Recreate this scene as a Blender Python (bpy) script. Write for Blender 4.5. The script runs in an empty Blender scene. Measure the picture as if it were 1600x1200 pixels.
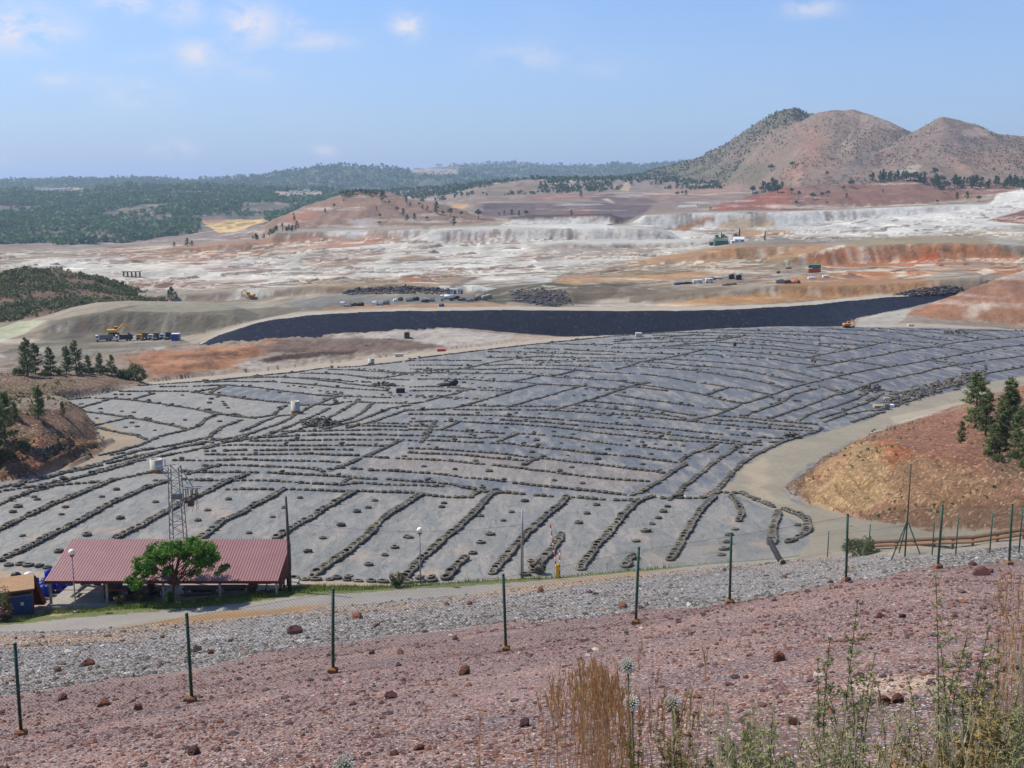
import bpy, bmesh, math, random
import numpy as np
from mathutils import Vector, Matrix, Euler
SC = bpy.context.scene
# ------------------------------------------------------------------ camera
F = 1715.0; PITCH = math.radians(10.25); CP, SP = math.cos(PITCH), math.sin(PITCH)
cd = bpy.data.cameras.new('camera'); cam = bpy.data.objects.new('camera', cd); SC.collection.objects.link(cam)
cd.sensor_width = 36.0; cd.lens = 36.0*F/1600.0; cd.clip_start = 0.1; cd.clip_end = 40000
cam.location = (0, 0, 0); cam.rotation_euler = (math.radians(90)-PITCH, 0, 0); SC.camera = cam
# ------------------------------------------------------------------ light
SUN_EL, SUN_AZ = math.radians(53), math.radians(-68)      # azimuth from +Y, clockwise seen from above (negative = left)
SUNDIR = Vector((math.sin(SUN_AZ)*math.cos(SUN_EL), math.cos(SUN_AZ)*math.cos(SUN_EL), math.sin(SUN_EL)))
ld = bpy.data.lights.new('sun', 'SUN'); ld.energy = 4.7; ld.angle = math.radians(0.53); ld.color = (1.0, 0.93, 0.82)
sun = bpy.data.objects.new('sun', ld); SC.collection.objects.link(sun)
sun.rotation_euler = SUNDIR.to_track_quat('Z', 'Y').to_euler()
SC.view_settings.view_transform = 'Standard'; SC.view_settings.look = 'None'
SC.view_settings.exposure = 0.32; SC.view_settings.gamma = 1.0
W = bpy.data.worlds.new('World'); SC.world = W; W.use_nodes = True

class NT:
    """tiny node helper"""
    def __init__(s, tree):
        s.t = tree; s.n = tree.nodes; s.l = tree.links
    def node(s, typ, **kw):
        nd = s.n.new(typ)
        ins = kw.pop('ins', {})
        for k, v in kw.items(): setattr(nd, k, v)
        for k, v in ins.items(): s.set(nd.inputs[k], v)
        return nd
    def set(s, sock, v):
        if isinstance(v, bpy.types.NodeSocket): s.l.new(v, sock)
        elif isinstance(v, bpy.types.Node): s.l.new(v.outputs[0], sock)
        else: sock.default_value = v
    def math(s, op, a, b=None, clamp=False):
        nd = s.n.new('ShaderNodeMath'); nd.operation = op; nd.use_clamp = clamp
        s.set(nd.inputs[0], a)
        if b is not None: s.set(nd.inputs[1], b)
        return nd.outputs[0]
    def noise(s, vec, scale, detail=4, rough=0.55, dist=0.0):
        nd = s.node('ShaderNodeTexNoise', ins={'Scale': scale, 'Detail': detail, 'Roughness': rough, 'Distortion': dist})
        if vec is not None: s.set(nd.inputs['Vector'], vec)
        return nd.outputs['Fac']
    def ramp(s, fac, stops):
        nd = s.n.new('ShaderNodeValToRGB'); s.set(nd.inputs[0], fac)
        el = nd.color_ramp.elements
        while len(el) < len(stops): el.new(0.5)
        for e, (p, c) in zip(el, stops):
            e.position = p; e.color = (c, c, c, 1) if isinstance(c, (int, float)) else (*c, 1)
        return nd.outputs[0]
    def mix(s, fac, a, b, mode='MIX'):
        nd = s.node('ShaderNodeMix', data_type='RGBA', blend_type=mode)
        s.set(nd.inputs[0], fac)
        for k, v in ((6, a), (7, b)):
            if isinstance(v, (tuple, list)) and len(v) == 3: v = (*v, 1)
            s.set(nd.inputs[k], v)
        return nd.outputs[2]
    def mapping(s, vec, scale):
        nd = s.node('ShaderNodeMapping', ins={'Scale': scale}); s.set(nd.inputs[0], vec); return nd.outputs[0]

# ------------------------------------------------------------------ sky with thin clouds (by direction)
def sray(u, v):            # pixel of a 1600x1200 frame -> (X/Y, Z/Y)
    x = (u-800.0)/F; y = -(v-600.0)/F
    d = CP + y*SP
    return x/d, (-SP + y*CP)/d
nt = NT(W.node_tree); nt.n.clear()
sky = nt.node('ShaderNodeTexSky', sky_type='NISHITA', sun_disc=False, sun_elevation=SUN_EL,
              sun_rotation=SUN_AZ, altitude=300.0, air_density=1.0, dust_density=1.3, ozone_density=1.6)
tc = nt.node('ShaderNodeTexCoord')
sep = nt.node('ShaderNodeSeparateXYZ'); nt.l.new(tc.outputs['Generated'], sep.inputs[0])
ay = nt.math('MAXIMUM', sep.outputs[1], 0.05)
dx = nt.math('DIVIDE', sep.outputs[0], ay); dz = nt.math('DIVIDE', sep.outputs[2], ay)
cl = None
CLOUDS = [(25,45,60,22,1.0),(85,50,40,10,.55),(195,6,38,10,.8),(285,15,28,16,.6),(392,38,34,22,.95),(462,40,14,14,.7),(490,63,45,10,.6),
          (308,84,26,13,.9),(636,40,18,13,.95),(828,88,60,14,.38),(1268,12,34,10,.6),(95,122,30,9,.55),(210,146,42,16,.4),(360,105,60,14,.3),
          (270,234,26,9,.8),(507,236,14,6,.75),(5,250,20,6,.5),(240,90,40,8,.25),(950,108,50,10,.2),(150,130,50,10,.3)]
for (u, v, su, sv, a) in CLOUDS:
    cx, cz = sray(u, v)
    ex = nt.math('DIVIDE', nt.math('SUBTRACT', dx, cx), su/F*1.25); ez = nt.math('DIVIDE', nt.math('SUBTRACT', dz, cz), sv/F*1.4)
    d2 = nt.math('ADD', nt.math('MULTIPLY', ex, ex), nt.math('MULTIPLY', ez, ez))
    g = nt.math('MULTIPLY', nt.math('POWER', 2.718, nt.math('MULTIPLY', d2, -1.0)), a)
    cl = g if cl is None else nt.math('MAXIMUM', cl, g)
comb = nt.node('ShaderNodeCombineXYZ'); nt.l.new(dx, comb.inputs[0]); nt.l.new(nt.math('MULTIPLY', dz, 1.8), comb.inputs[1])
nz = nt.noise(comb.outputs[0], 30.0, 7, 0.62, 0.3); nz2 = nt.noise(comb.outputs[0], 5.0, 5, 0.6, 0.2)
cf = nt.math('MULTIPLY', cl, nt.ramp(nz, [(0.36, 0.0), (0.56, 1.0)]))
wisp = nt.math('MULTIPLY', nt.ramp(nz2, [(0.5, 0.0), (0.85, 1.0)]), 0.10)
cf = nt.math('ADD', nt.math('MULTIPLY', cf, 1.0), wisp, clamp=True)
# low, dusty horizon: paler and a little more violet towards the ground
hz = nt.ramp(nt.math('ABSOLUTE', sep.outputs[2]), [(0.0, 1.0), (0.22, 0.0)])
skyc = nt.mix(1.0, sky.outputs[0], SKY_TINT if 'SKY_TINT' in globals() else (0.84, 1.06, 1.42), 'MULTIPLY')
skyc = nt.mix(nt.math('MULTIPLY', hz, 0.60), skyc, (3.5, 4.6, 7.0))
skyc = nt.mix(cf, skyc, (7.0, 6.9, 7.6))
bg = nt.node('ShaderNodeBackground', ins={'Strength': 0.095}); nt.l.new(skyc, bg.inputs[0])
wo = nt.node('ShaderNodeOutputWorld'); nt.l.new(bg.outputs[0], wo.inputs[0])

# ------------------------------------------------------------------ numpy noise
def _hash(ix, iy, iz, seed):
    h = (ix.astype(np.uint32)*np.uint32(374761393) + iy.astype(np.uint32)*np.uint32(668265263) +
         iz.astype(np.uint32)*np.uint32(2147483647) + np.uint32(seed*974711+17))
    h = (h ^ (h >> np.uint32(13)))*np.uint32(1274126177)
    h ^= h >> np.uint32(16)
    return (h & np.uint32(0xffff)).astype(np.float32)/65535.0
def vnoise(x, y, z=None, seed=0):
    x = np.asarray(x, np.float64); y = np.asarray(y, np.float64)
    z = np.zeros_like(x) if z is None else np.asarray(z, np.float64)
    fx, fy, fz = np.floor(x), np.floor(y), np.floor(z)
    tx, ty, tz = x-fx, y-fy, z-fz
    ix, iy, iz = fx.astype(np.int64), fy.astype(np.int64), fz.astype(np.int64)
    tx = tx*tx*(3-2*tx); ty = ty*ty*(3-2*ty); tz = tz*tz*(3-2*tz)
    r = 0
    for a in (0, 1):
        for b in (0, 1):
            for c in (0, 1):
                w = (tx if a else 1-tx)*(ty if b else 1-ty)*(tz if c else 1-tz)
                r = r + w*_hash(ix+a, iy+b, iz+c, seed)
    return r*2-1
def fbm(x, y, z=None, oct=4, seed=0, gain=0.5):
    a, f, s, n = 1.0, 1.0, 0.0, 0.0
    for i in range(oct):
        s = s + a*vnoise(np.asarray(x)*f, np.asarray(y)*f, None if z is None else np.asarray(z)*f, seed+i)
        n += a; a *= gain; f *= 2.03
    return s/n

# ------------------------------------------------------------------ terrain height, z(s = X/Y, Y)
def conv(c):
    a = np.array([(sray(u, v)[0], Y, sray(u, v)[1]*Y) for (u, v, Y) in c]); return a[np.argsort(a[:, 0])]
class Field:
    def __init__(self, curves, front=None, back=None, lat=None):
        self.c = [conv(c) for c in curves]; self.front, self.back, self.lat = front, back, lat
        self.s0 = min(c[0, 0] for c in self.c); self.s1 = max(c[-1, 0] for c in self.c)
    def band(self, s, Y):
        YS = np.array([np.interp(s, c[:, 0], c[:, 1]) for c in self.c])
        ZS = np.array([np.interp(s, c[:, 0], c[:, 2]) for c in self.c])
        YS = np.maximum.accumulate(YS + np.arange(len(YS))[:, None]*1e-3, axis=0)
        return YS, ZS
    def eval(self, s, Y):
        s = np.asarray(s, float); Y = np.asarray(Y, float); sh = s.shape
        s = s.ravel(); Y = Y.ravel()
        YS, ZS = self.band(s, Y); M = len(YS)
        k = np.clip((YS <= Y[None]).sum(0)-1, 0, M-2); idx = np.arange(len(s))
        y0, y1, z0, z1 = YS[k, idx], YS[k+1, idx], ZS[k, idx], ZS[k+1, idx]
        t = np.clip((Y-y0)/(y1-y0), 0, 1); z = z0+(z1-z0)*t
        if self.front is not None: z = z - np.maximum(YS[0]-Y, 0)*self.front
        if self.back is not None: z = z - np.maximum(Y-YS[-1], 0)*self.back
        if self.lat is not None: z = z - (np.maximum(self.s0-s, 0)+np.maximum(s-self.s1, 0))*Y*self.lat
        band = k + np.where(Y < YS[0], -1, 0) + np.where(Y > YS[-1], 1, 0)
        return z.reshape(sh), band.reshape(sh)

FP = np.array([(80,-32.1),(88,-32.5),(126,-35.5),(156,-37.7),(197,-40.4),(250,-43.4),(300,-44.5),(345,-44.9),(420,-48)])
def onf(u, v):             # depth at which a pixel's ray meets the liner plane
    t = sray(u, v)[1]; Ys = np.linspace(80, 420, 3000); z = np.interp(Ys, FP[:, 0], FP[:, 1])
    k = np.argmax(z >= Ys*t) if (z >= Ys*t).any() else -1
    return float(Ys[k])
def fcurve(pts): return [(u, v, onf(u, v)) for (u, v) in pts]
def flat(Y, z, us=(-3000, 4600)):            # curve of constant depth and height
    p = []
    for u in np.linspace(us[0], us[1], 9):
        t = z/Y; y = (t*CP+SP)/(CP-t*SP); p.append((u, 600-y*F, Y))
    return p
def plane_at(Y):
    return flat(Y, float(np.interp(Y, FP[:, 0], FP[:, 1])))
EDGE = [(-700,660),(-200,640),(0,635),(95,624),(200,606),(320,596),(400,588),(464,582),(512,575),(560,571),(640,562),(700,553),(760,546),(820,539),(890,531),
        (960,524),(1040,519),(1110,514.5),(1200,511),(1300,510.5),(1400,511.5),(1500,513),(1600,516),(1900,522),(2400,535)]
K = []
K.append(flat(0.3, -1.72)); NAMES = ['pink']
K.append([(-900,1290,15),(-300,1200,17),(33,1150,18.8),(300,1097,19.8),(520,1053,21.5),(791,1013,23.2),(993,980,23.7),(1140,948,25.5),(1322,913,27.6),(1465,893,29),(1577,883,31),(1900,860,35),(2500,850,38)]); NAMES.append('pink')
K.append([(-900,1150,24),(-300,1120,26),(0,1090,28),(330,1040,31),(520,1004,36),(800,971,38),(1000,954,38),(1200,934,34),(1300,917,31),(1400,899,30.5),(1500,886,31.5),(1600,876,33.5),(1900,852,38),(2500,845,42)]); NAMES.append('grey')
K.append([(-900,1140,26),(-300,1110,28),(0,1083,30),(330,1034,33),(520,998,39),(800,966,41),(1000,950,42),(1200,936,42),(1300,926,42),(1400,908,42),(1500,896,42),(1600,886,42),(1900,860,44),(2500,852,50)]); NAMES.append('grey')
K.append([(-900,1030,66),(-300,1000,70),(0,988,72),(100,985,72.5),(250,975,73),(400,964,74),(500,950,76),(600,940,77.5),(700,930,79),(780,922,80.5),(850,911,83),(1000,897,83),(1100,888,82),(1220,878,78),(1330,869,70),(1400,869,62),(1500,864,55),(1600,852,49),(1900,825,42+5),(2500,800,52)]); NAMES.append('road')
K.append([(-900,1010,70),(-300,985,73),(0,977,74.5),(100,966,76),(250,954,77),(400,940,78.5),(500,931,80),(600,922,81.5),(700,916,82.5),(780,911,83.5),(850,906,84.5),(1000,893,84.5),(1100,884,83.5),(1220,874,80),(1330,862,73),(1400,858,66),(1500,850,59),(1600,842,53),(1900,815,52),(2500,790,56)]); NAMES.append('verge')
K.append([(-900,990,74),(-300,975,76),(0,970,76.5),(45,967,77.5),(80,953,79.7),(200,945,79.3),(300,934,79.7),(400,924,81),(470,917,83),(600,914,83.8),(700,909,84.8),(850,903,85.8),(1000,890,86),(1220,872,82),(1330,858,76),(1400,851,70),(1500,843,63),(1600,836,57),(1900,810,56),(2500,780,60)]); NAMES.append('dirt')
K.append([(-900,920,88),(-300,900,90),(0,892,91),(80,893,90.5),(300,903,88.2),(450,908,87.3),(640,912,86.6),(800,904,87.6),(900,900,88.3),(1060,886,90),(1220,876,88),(1330,855,86),(1450,848,80),(1600,838,63),(1900,810,62),(2500,770,66)]); NAMES.append('liner')
K.append(flat(126, -35.5, (-900, 1080))+[(1140,768.5,124),(1330,796,116),(1460,815,105),(1600,812,95),(2000,810,92),(2600,810,92)]); NAMES.append('liner')
for Yp in (156, 197): K.append(plane_at(Yp)); NAMES.append('liner')
K.append([(u, v, max(onf(u, v)*0.93, 200)) for (u, v) in [(u, v+3 if v > 560 else v+4) for (u, v) in EDGE]]); K[-1] = [(u, 600-F*((np.interp(Y, FP[:,0], FP[:,1])/Y*CP+SP)/(CP-np.interp(Y, FP[:,0], FP[:,1])/Y*SP)), Y) for (u, v, Y) in K[-1]]; NAMES.append('liner')
K.append(fcurve(EDGE)); NAMES.append('track')
def off(c, dv, dY): return [(u, v+dv, Y+dY) for (u, v, Y) in c]
K.append([(-700,640,222),(-200,630,230),(0,625,236),(95,614,244),(230,598,252),(400,581,288),(560,563,300),(700,547,318),(820,534,336),(890,527,345),(1000,523,352),(1110,515.5,360),(1200,511.5,368),(1300,510.5,374),(1350,508,378),(1440,506,380),(1600,516,380),(1900,522,380),(2400,540,380)]); NAMES.append('pit')
K.append([(-700,600,300),(-200,590,310),(0,580,320),(100,566,325),(250,556,335),(320,541,350),(400,534,365),(500,527,380),(560,522,388),(640,517,396),(700,514,402),(800,522,402),(890,529,402),(1000,540,396),(1200,538,396),(1300,520,400),(1340,498,408),(1380,489,415),(1430,479,430),(1480,466,446),(1600,470,446),(1900,475,446),(2400,480,446)]); NAMES.append('wall')
K.append([(-700,580,330),(-200,568,340),(0,562,345),(100,555,346),(250,547,352),(310,540,357),(340,525,368),(380,511,378),(420,501,388),(480,493,398),(560,488,406),(640,486,412),(800,485,415),(1000,486,415),(1150,484,418),(1250,478,425),(1330,470,436),(1400,464,447),(1480,461,458),(1600,462,462),(1900,462,462),(2400,465,462)]); NAMES.append('rim')
K.append([(-700,570,345),(-200,560,356),(0,553,360),(100,548,362),(250,541,366),(310,534,370),(340,520,381),(380,506,391),(420,496,401),(480,487,411),(560,482.5,419),(640,480,426),(800,479,429),(1000,480,429),(1150,478,433),(1250,472,440),(1330,465,450),(1400,460,460),(1480,456,470),(1600,458,474),(1900,458,474),(2400,460,474)]); NAMES.append('mine')
K.append([(-700,560,360),(-200,550,368),(0,545,372),(150,533,388),(300,529,392),(400,498,424),(500,480,436),(640,476,442),(800,474,444),(1000,476,444),(1200,466,450),(1330,460,460),(1480,452,475),(1600,455,480),(2400,455,480)]); NAMES.append('mine')
K.append([(-700,525,420),(-200,515,430),(0,510,430),(75,501,436),(150,489,445),(200,488,447),(400,488,450),(500,474,456),(640,469,462),(780,467,468),(900,474,455),(1000,473,456),(1100,462,462),(1200,457,468),(1330,452,475),(1480,446,490),(1600,445,495),(2400,445,495)]); NAMES.append('mine')
K.append([(-700,510,470),(-200,500,480),(0,490,480),(150,480,484),(200,478,486),(400,473,500),(500,461,505),(640,457,514),(780,458,515),(850,443,500),(900,439,505),(960,446,505),(1000,450,510),(1100,443,520),(1200,438,530),(1330,440,520),(1480,425,540),(1600,420,550),(2400,420,550)]); NAMES.append('mine')
K.append([(-700,490,560),(-200,480,560),(0,470,560),(250,466,560),(400,459,565),(520,450,570),(640,446,575),(780,442,580),(900,436,585),(1000,430,590),(1100,426,590),(1200,420,600),(1330,415,610),(1480,405,620),(1600,400,640),(2400,400,640)]); NAMES.append('mine')
K.append([(-700,440,720),(0,430,720),(200,430,720),(400,428,720),(600,422,720),(800,418,720),(880,420,700),(1000,405,740),(1150,385,800),(1300,385,800),(1450,376,830),(1600,372,840),(2400,372,840)]); NAMES.append('mine')
K.append([(-700,405,900),(0,400,900),(200,398,900),(400,392,920),(500,388,900),(600,384,920),(800,379,900),(950,377,930),(1100,374,960),(1300,365,980),(1450,352,1000),(1600,341,1020),(2400,341,1020)]); NAMES.append('mine')
K.append([(-700,398,1100),(0,393,1100),(200,390,1100),(350,381,1100),(430,364,1090),(500,360,1090),(600,355,1090),(750,352,1100),(800,350,1110),(950,353,1110),(1000,353,1110),(1200,355,1090),(1400,338,1100),(1600,322,1100),(2400,322,1100)]); NAMES.append('mine')
K.append([(-700,395,1200),(0,389,1250),(200,386,1250),(350,377,1250),(500,353,1200),(700,350,1200),(790,343,1185),(830,339,1180),(950,336,1180),(966,349,1180),(992,349,1180),(1008,335,1180),(1100,332,1185),(1250,330,1190),(1300,328,1190),(1500,320,1190),(1560,303,1210),(1600,297,1210),(2400,290,1210)]); NAMES.append('mine')
K.append([(-700,392,1350),(200,384,1350),(350,373,1350),(500,351,1350),(700,346,1350),(850,339,1350),(1000,338,1350),(1300,326,1350),(1600,294,1350),(2400,290,1350)]); NAMES.append('terrace')
K.append([(-700,388,1600),(200,378,1600),(400,352,1600),(600,340,1600),(750,338,1480),(900,334,1480),(1000,332,1480),(1200,318,1500),(1400,305,1500),(1600,285,1500),(2400,285,1500)]); NAMES.append('terrace')
K.append([(-700,375,2000),(200,372,2000),(400,350,2000),(600,330,2000),(740,320,1560),(900,319,1560),(1000,320,1560),(1130,316,1560),(1250,300,1700),(1600,280,1700),(2400,280,1700)]); NAMES.append('terrace')
K.append([(-700,372,2200),(200,368,2200),(400,345,2200),(600,322,2100),(740,310,1800),(860,306,1800),(1000,306,1800),(1100,304,1800),(1200,292,1850),(1600,278,1900),(2400,278,1900)]); NAMES.append('terrace')
K.append([(-700,366,2400),(200,362,2400),(400,338,2400),(600,315,2300),(740,300,2000),(860,297,2000),(1000,297,2000),(1100,293,2000),(1200,287,2000),(1600,276,2050),(2400,276,2050)]); NAMES.append('terrace')
K.append([(-700,330,2900),(200,330,2900),(400,322,2900),(600,300,2600),(740,290,2300),(840,280,2150),(1000,280,2150),(1130,281,2150),(1200,284,2150),(1600,276,2200),(2400,276,2200)]); NAMES.append('plain')
K.append(flat(3400, -30)); NAMES.append('plain')
K.append(flat(9500, 10)); NAMES.append('plain')
K.append(flat(12500, 10)); NAMES.append('plain')
BASE = Field(K, front=0)

HILLS = {}
HILLS['left_bank'] = Field([
  [(-900,800,115),(-300,760,128),(0,748,131),(60,738,134),(110,722,141),(150,702,150),(175,688,160)],
  [(-900,700,128),(-300,690,136),(0,690,139),(60,690,142),(110,690,149),(150,690,160),(175,686,163)],
  [(-900,610,140),(-300,612,148),(0,622,152),(60,631,155),(95,638,160),(130,656,163),(155,680,165),(175,686,167)],
  [(-900,600,200),(-300,604,200),(0,612,200),(95,620,204),(130,640,200),(155,668,180),(175,685,172)]], 0.9, 0.5, 1.0)
HILLS['tree_mound'] = Field([
  [(-900,640,196),(-300,625,198),(0,617,203),(80,613,208),(160,606,220),(215,602,232),(236,600,242)],
  [(-900,590,206),(-300,590,208),(0,600,210),(80,600,214),(160,596,225),(215,597,236),(236,599,244)],
  [(-900,570,225),(-300,575,225),(0,583,224),(100,581,230),(180,585,238),(222,594,246),(236,599,250)]], 0.9, 0.35, 1.2)
HILLS['right_cut'] = Field([
  [(1225,772,123),(1245,776,121),(1260,782,118),(1290,796,114),(1340,819,106),(1400,838,97),(1460,846,88),(1600,838,72),(1900,815,70),(2600,790,74)],
  [(1225,768,125),(1250,752,127),(1290,728,128),(1340,702,128),(1400,695,126),(1450,704,122),(1500,714,118),(1600,735,110),(1900,760,98),(2600,760,98)],
  [(1225,762,128),(1255,738,131),(1290,710,140),(1330,690,148),(1400,662,166),(1470,640,186),(1530,621,200),(1600,600,216),(1900,560,240),(2600,560,240)]], 1.0, 0.45, 1.0)
HILLS['scrub_hill'] = Field([
  [(-900,540,420),(-200,520,430),(0,507,438),(80,498,452),(180,482,478),(262,469,520)],
  [(-900,430,500),(-200,445,520),(-60,430,520),(0,428,530),(40,419,540),(90,418,550),(130,426,552),(160,434,552),(200,447,550),(240,461,548),(262,468,546)]], 0.9, 0.45, 0.8)
HILLS['orange_hill'] = Field([
  [(1378,512,384),(1450,512.5,384),(1600,517,384),(1900,522,384),(2600,530,384)],
  [(1378,511,388),(1400,495,400),(1440,479,412),(1480,463,420),(1520,449,425),(1560,433,430),(1600,420,436),(1900,380,450),(2600,360,450)]], 1.0, 0.4, 1.0)
HILLS['cone_hill'] = Field([
  [(320,388,1080),(400,378,1095),(470,362,1110),(600,358,1120),(700,355,1130),(800,350,1150)],
  [(320,386,1240),(390,365,1270),(430,342,1285),(480,320,1300),(520,305,1310),(560,299,1310),(600,299,1310),(640,309,1300),(700,321,1280),(750,337,1260),(800,347,1250)]], 0.9, 0.45, 0.6)
HILLS['tree_hill'] = Field([
  [(1090,333,1225),(1300,331,1225),(1500,322,1225),(1560,307,1235),(1700,290,1240),(2400,290,1240)],
  [(1090,331,1300),(1130,318,1330),(1180,302,1360),(1230,290,1370),(1300,289,1380),(1350,287,1380),(1430,278,1390),(1480,280,1390),(1530,288,1390),(1600,290,1390),(1800,285,1390),(2400,285,1390)]], 0.9, 0.4, 0.6)
HILLS['mountain_west'] = Field([
  [(930,283,2170),(1060,283,2160),(1130,284,2000),(1200,285,1700),(1300,285,1500),(1550,280,1480)],
  [(930,281,2500),(1000,272,2500),(1060,255,2500),(1100,240,2450),(1130,224,2350),(1160,204,2250),(1190,185,2150),(1215,171,2100),(1245,164,2100),(1275,173,2100),(1330,200,2100),(1420,245,2100),(1550,278,2100)]], 0.8, 0.6, 0.6)
HILLS['mountain_middle'] = Field([
  [(1120,286,1990),(1190,286,1700),(1250,286,1480),(1500,282,1460),(1650,280,1460)],
  [(1120,284,2100),(1150,262,2050),(1190,225,1930),(1240,193,1950),(1275,177,1950),(1305,169.5,1950),(1335,170,1950),(1365,179,1950),(1400,191,1950),(1440,206,1950),(1520,240,1950),(1650,275,1950)]], 0.8, 0.6, 0.6)
HILLS['mountain_east'] = Field([
  [(1200,287,1600),(1400,284,1430),(1600,280,1430),(2000,280,1430),(2500,280,1430)],
  [(1200,286,1650),(1290,262,1680),(1350,235,1740),(1400,210,1780),(1440,190,1800),(1475,180,1800),(1500,184,1800),(1540,198,1800),(1570,206,1800),(1600,210,1800),(1750,235,1800),(2000,262,1800),(2500,280,1800)]], 0.8, 0.6, 0.6)
HILLS['forest_hill'] = Field([
  [(-1200,420,1350),(-300,405,1400),(0,394,1430),(150,385,1450),(330,376,1500),(450,362,1600),(520,345,1700),(640,330,1900)],
  [(-1200,350,2000),(-300,345,2000),(0,342,2000),(150,335,2000),(330,330,2050),(450,325,2100),(520,318,2100),(640,318,2150)],
  [(-1200,300,3000),(-300,298,3000),(0,298,2900),(100,295,2900),(250,292,2900),(400,294,2900),(500,298,2800),(570,306,2700),(640,312,2600)]], 0.5, 0.3, 0.4)
HILLS['ridge_left'] = Field([
  [(-2000,310,3800),(0,300,3800),(400,300,3800),(800,290,4000),(900,290,4000)],
  [(-2000,284,5000),(-300,285,5000),(0,283,5000),(100,280,5000),(200,278,5000),(300,279,5000),(340,281,5000),(380,277,4900),(430,270,4800),(490,262,4700),(540,258,4700),(590,260,4700),(650,265,4700),(720,272,4700),(800,280,4700),(900,288,4700)]], 0.5, 0.3, 0.3)
HILLS['ridge_middle'] = Field([
  [(500,292,5000),(800,290,4600),(1100,288,4600),(1400,288,4600)],
  [(500,282,6500),(600,268,6500),(650,263,6500),(700,258,6500),(760,254,6500),(810,253,6500),(850,256,6400),(900,258,6400),(930,260,6400),(965,254,6200),(1000,257,6200),(1060,252,6200),(1120,250,6200),(1400,250,6200)]], 0.5, 0.3, 0.3)

def embank(Y, us, tops, foots, dY=60, back=.5):
    run = 1.25
    ft = [(u, v, Y) for u, v in zip(us, foots)]; tp = []; bk = []
    for u, v, vf in zip(us, tops, foots):
        zf = sray(u, vf)[1]*Y; Yt = Y+4
        for _ in range(4): Yt = Y+max(2, (sray(u, v)[1]*Yt-zf)*run)
        z = sray(u, v)[1]*Yt; tp.append((u, v, Yt)); t = (z+.3)/(Yt+dY); bk.append((u, 600-F*(t*CP+SP)/(CP-t*SP), Yt+dY))
    return Field([ft, tp, bk], .9, back, .35)
EMB = [
 embank(985, [425,430,500,560,640,660], [372,364,363,362,358.5,358], [384,387,387,385,375,369], 90),
 embank(880, [452,462,500,560,590,606], [398,393,390,386,386,392], [408,414,420,418,411,402], 40),
 embank(950, [650,680,720,800,900,960,1020], [374,362,358.5,357.5,357,357,359], [381,381,382,380,372,366,362], 100),
 embank(850, [815,850,880,940,1000,1060,1110], [398,384,381,380,381,379,377], [405,409,409,406,399,390,381], 60),
 embank(960, [262,330,380,430,458], [394,383,379,380,388], [399,397,399,403,404], 60),
 embank(800, [606,650,690,714], [406,400,401,406], [411,414,413,409], 25),
 embank(850, [50,120,180,226], [411,405,404,407], [416,418,418,414], 40),
 embank(1120, [780,800,830,900,950,962], [350,342,339,337.5,336,340], [353,356,358,358,356,352], 60),
 embank(1080, [996,1008,1060,1130,1250,1300,1400,1500,1600,1700,2200], [346,338,334,332,331,329,325,321,318,316,314], [353,356,358,362,366,370,373,371,356,353,350], 60),
 embank(620, [1222,1270,1320,1400,1480,1560,1600,1700,2200], [408,393,385,381,378,381,384,386,388], [412,421,428,432,430,433,437,440,440], 70),
 embank(670, [872,950,1000,1060,1110,1160,1250,1304], [436,425,416,404,394,386,385,390], [440,438,435,431,425,420,415,405], 60),
 embank(452, [990,1060,1120,1200,1300,1400,1480,1530], [472,461,456,447,447,443,437,434], [479,477,475,472,468,460,453,450], 18),
 embank(520, [210,300,420,480,560,640,740], [463,459,452,449,447,446,447], [468,468,463,459,456,454,453], 14),
 embank(720, [196,300,400,470,560,640,745], [436,434,430,430,428,426,427], [441,443,442,441,438,435,433], 60),
 embank(402, [70,110,150,200,300,365], [512,497,489,487,488,494], [528,525,521,517,512,503], 36, .3),
 embank(1000, [1150,1200,1300,1400,1500,1600,1700], [378,371,366,368,366,360,356], [383,381,380,382,380,377,374], 30)]
def relief(X, Y, name=None):
    """small-scale roughness of the ground, grows with depth"""
    a = np.interp(Y, [0, 20, 60, 90, 110, 240, 330, 450, 600, 1000, 2000, 5000, 9000], [.10, .16, .35, .12, .06, .06, .25, .5, 1.3, 2.2, 5, 12, 18])
    a = a*np.interp(Y, [440, 520, 1250, 1500], [1, .5, .4, 1])
    L = np.interp(Y, [0, 20, 60, 90, 240, 450, 1000, 2000, 5000], [2.5, 3, 6, 9, 12, 14, 45, 110, 300])
    # layered: use fixed wavelengths, weights by depth, so nothing depends on the viewer's line
    n = np.zeros_like(X)
    for wl in (3., 8., 22., 60., 160., 420.):
        w = np.exp(-((np.log(wl)-np.log(L))/0.75)**2)
        m = w > 0.02
        if m.any(): n[m] += w[m]*fbm(X[m]/wl, Y[m]/wl, oct=4, seed=int(wl))
    return n*a
def benches(X, Y):
    """cut benches: flat floors and short steep faces; returns height and how much of a face each point is"""
    w = np.interp(Y, [440, 520, 700, 960, 1080, 1400], [0, 2.2, 7.5, 10, 3, 0])
    n = fbm(X/150, Y/80, oct=3, seed=5)*2.2 + fbm(X/34, Y/30, oct=3, seed=6)*.18
    k = n*2.2; f = k-np.floor(k); e = np.clip((f-.84)/.16, 0, 1); e = e*e*(3-2*e)
    return (np.floor(k)+e-n*2.2)*w*.28, np.where((f > .84) & (w > .5), np.clip(w/4, 0, 1), 0), np.where((f > .74) & (f <= .84) & (w > .5), np.clip(w/6, 0, 1), 0)+np.where((f < .08) & (w > .5), np.clip(w/6, 0, 1), 0)
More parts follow.
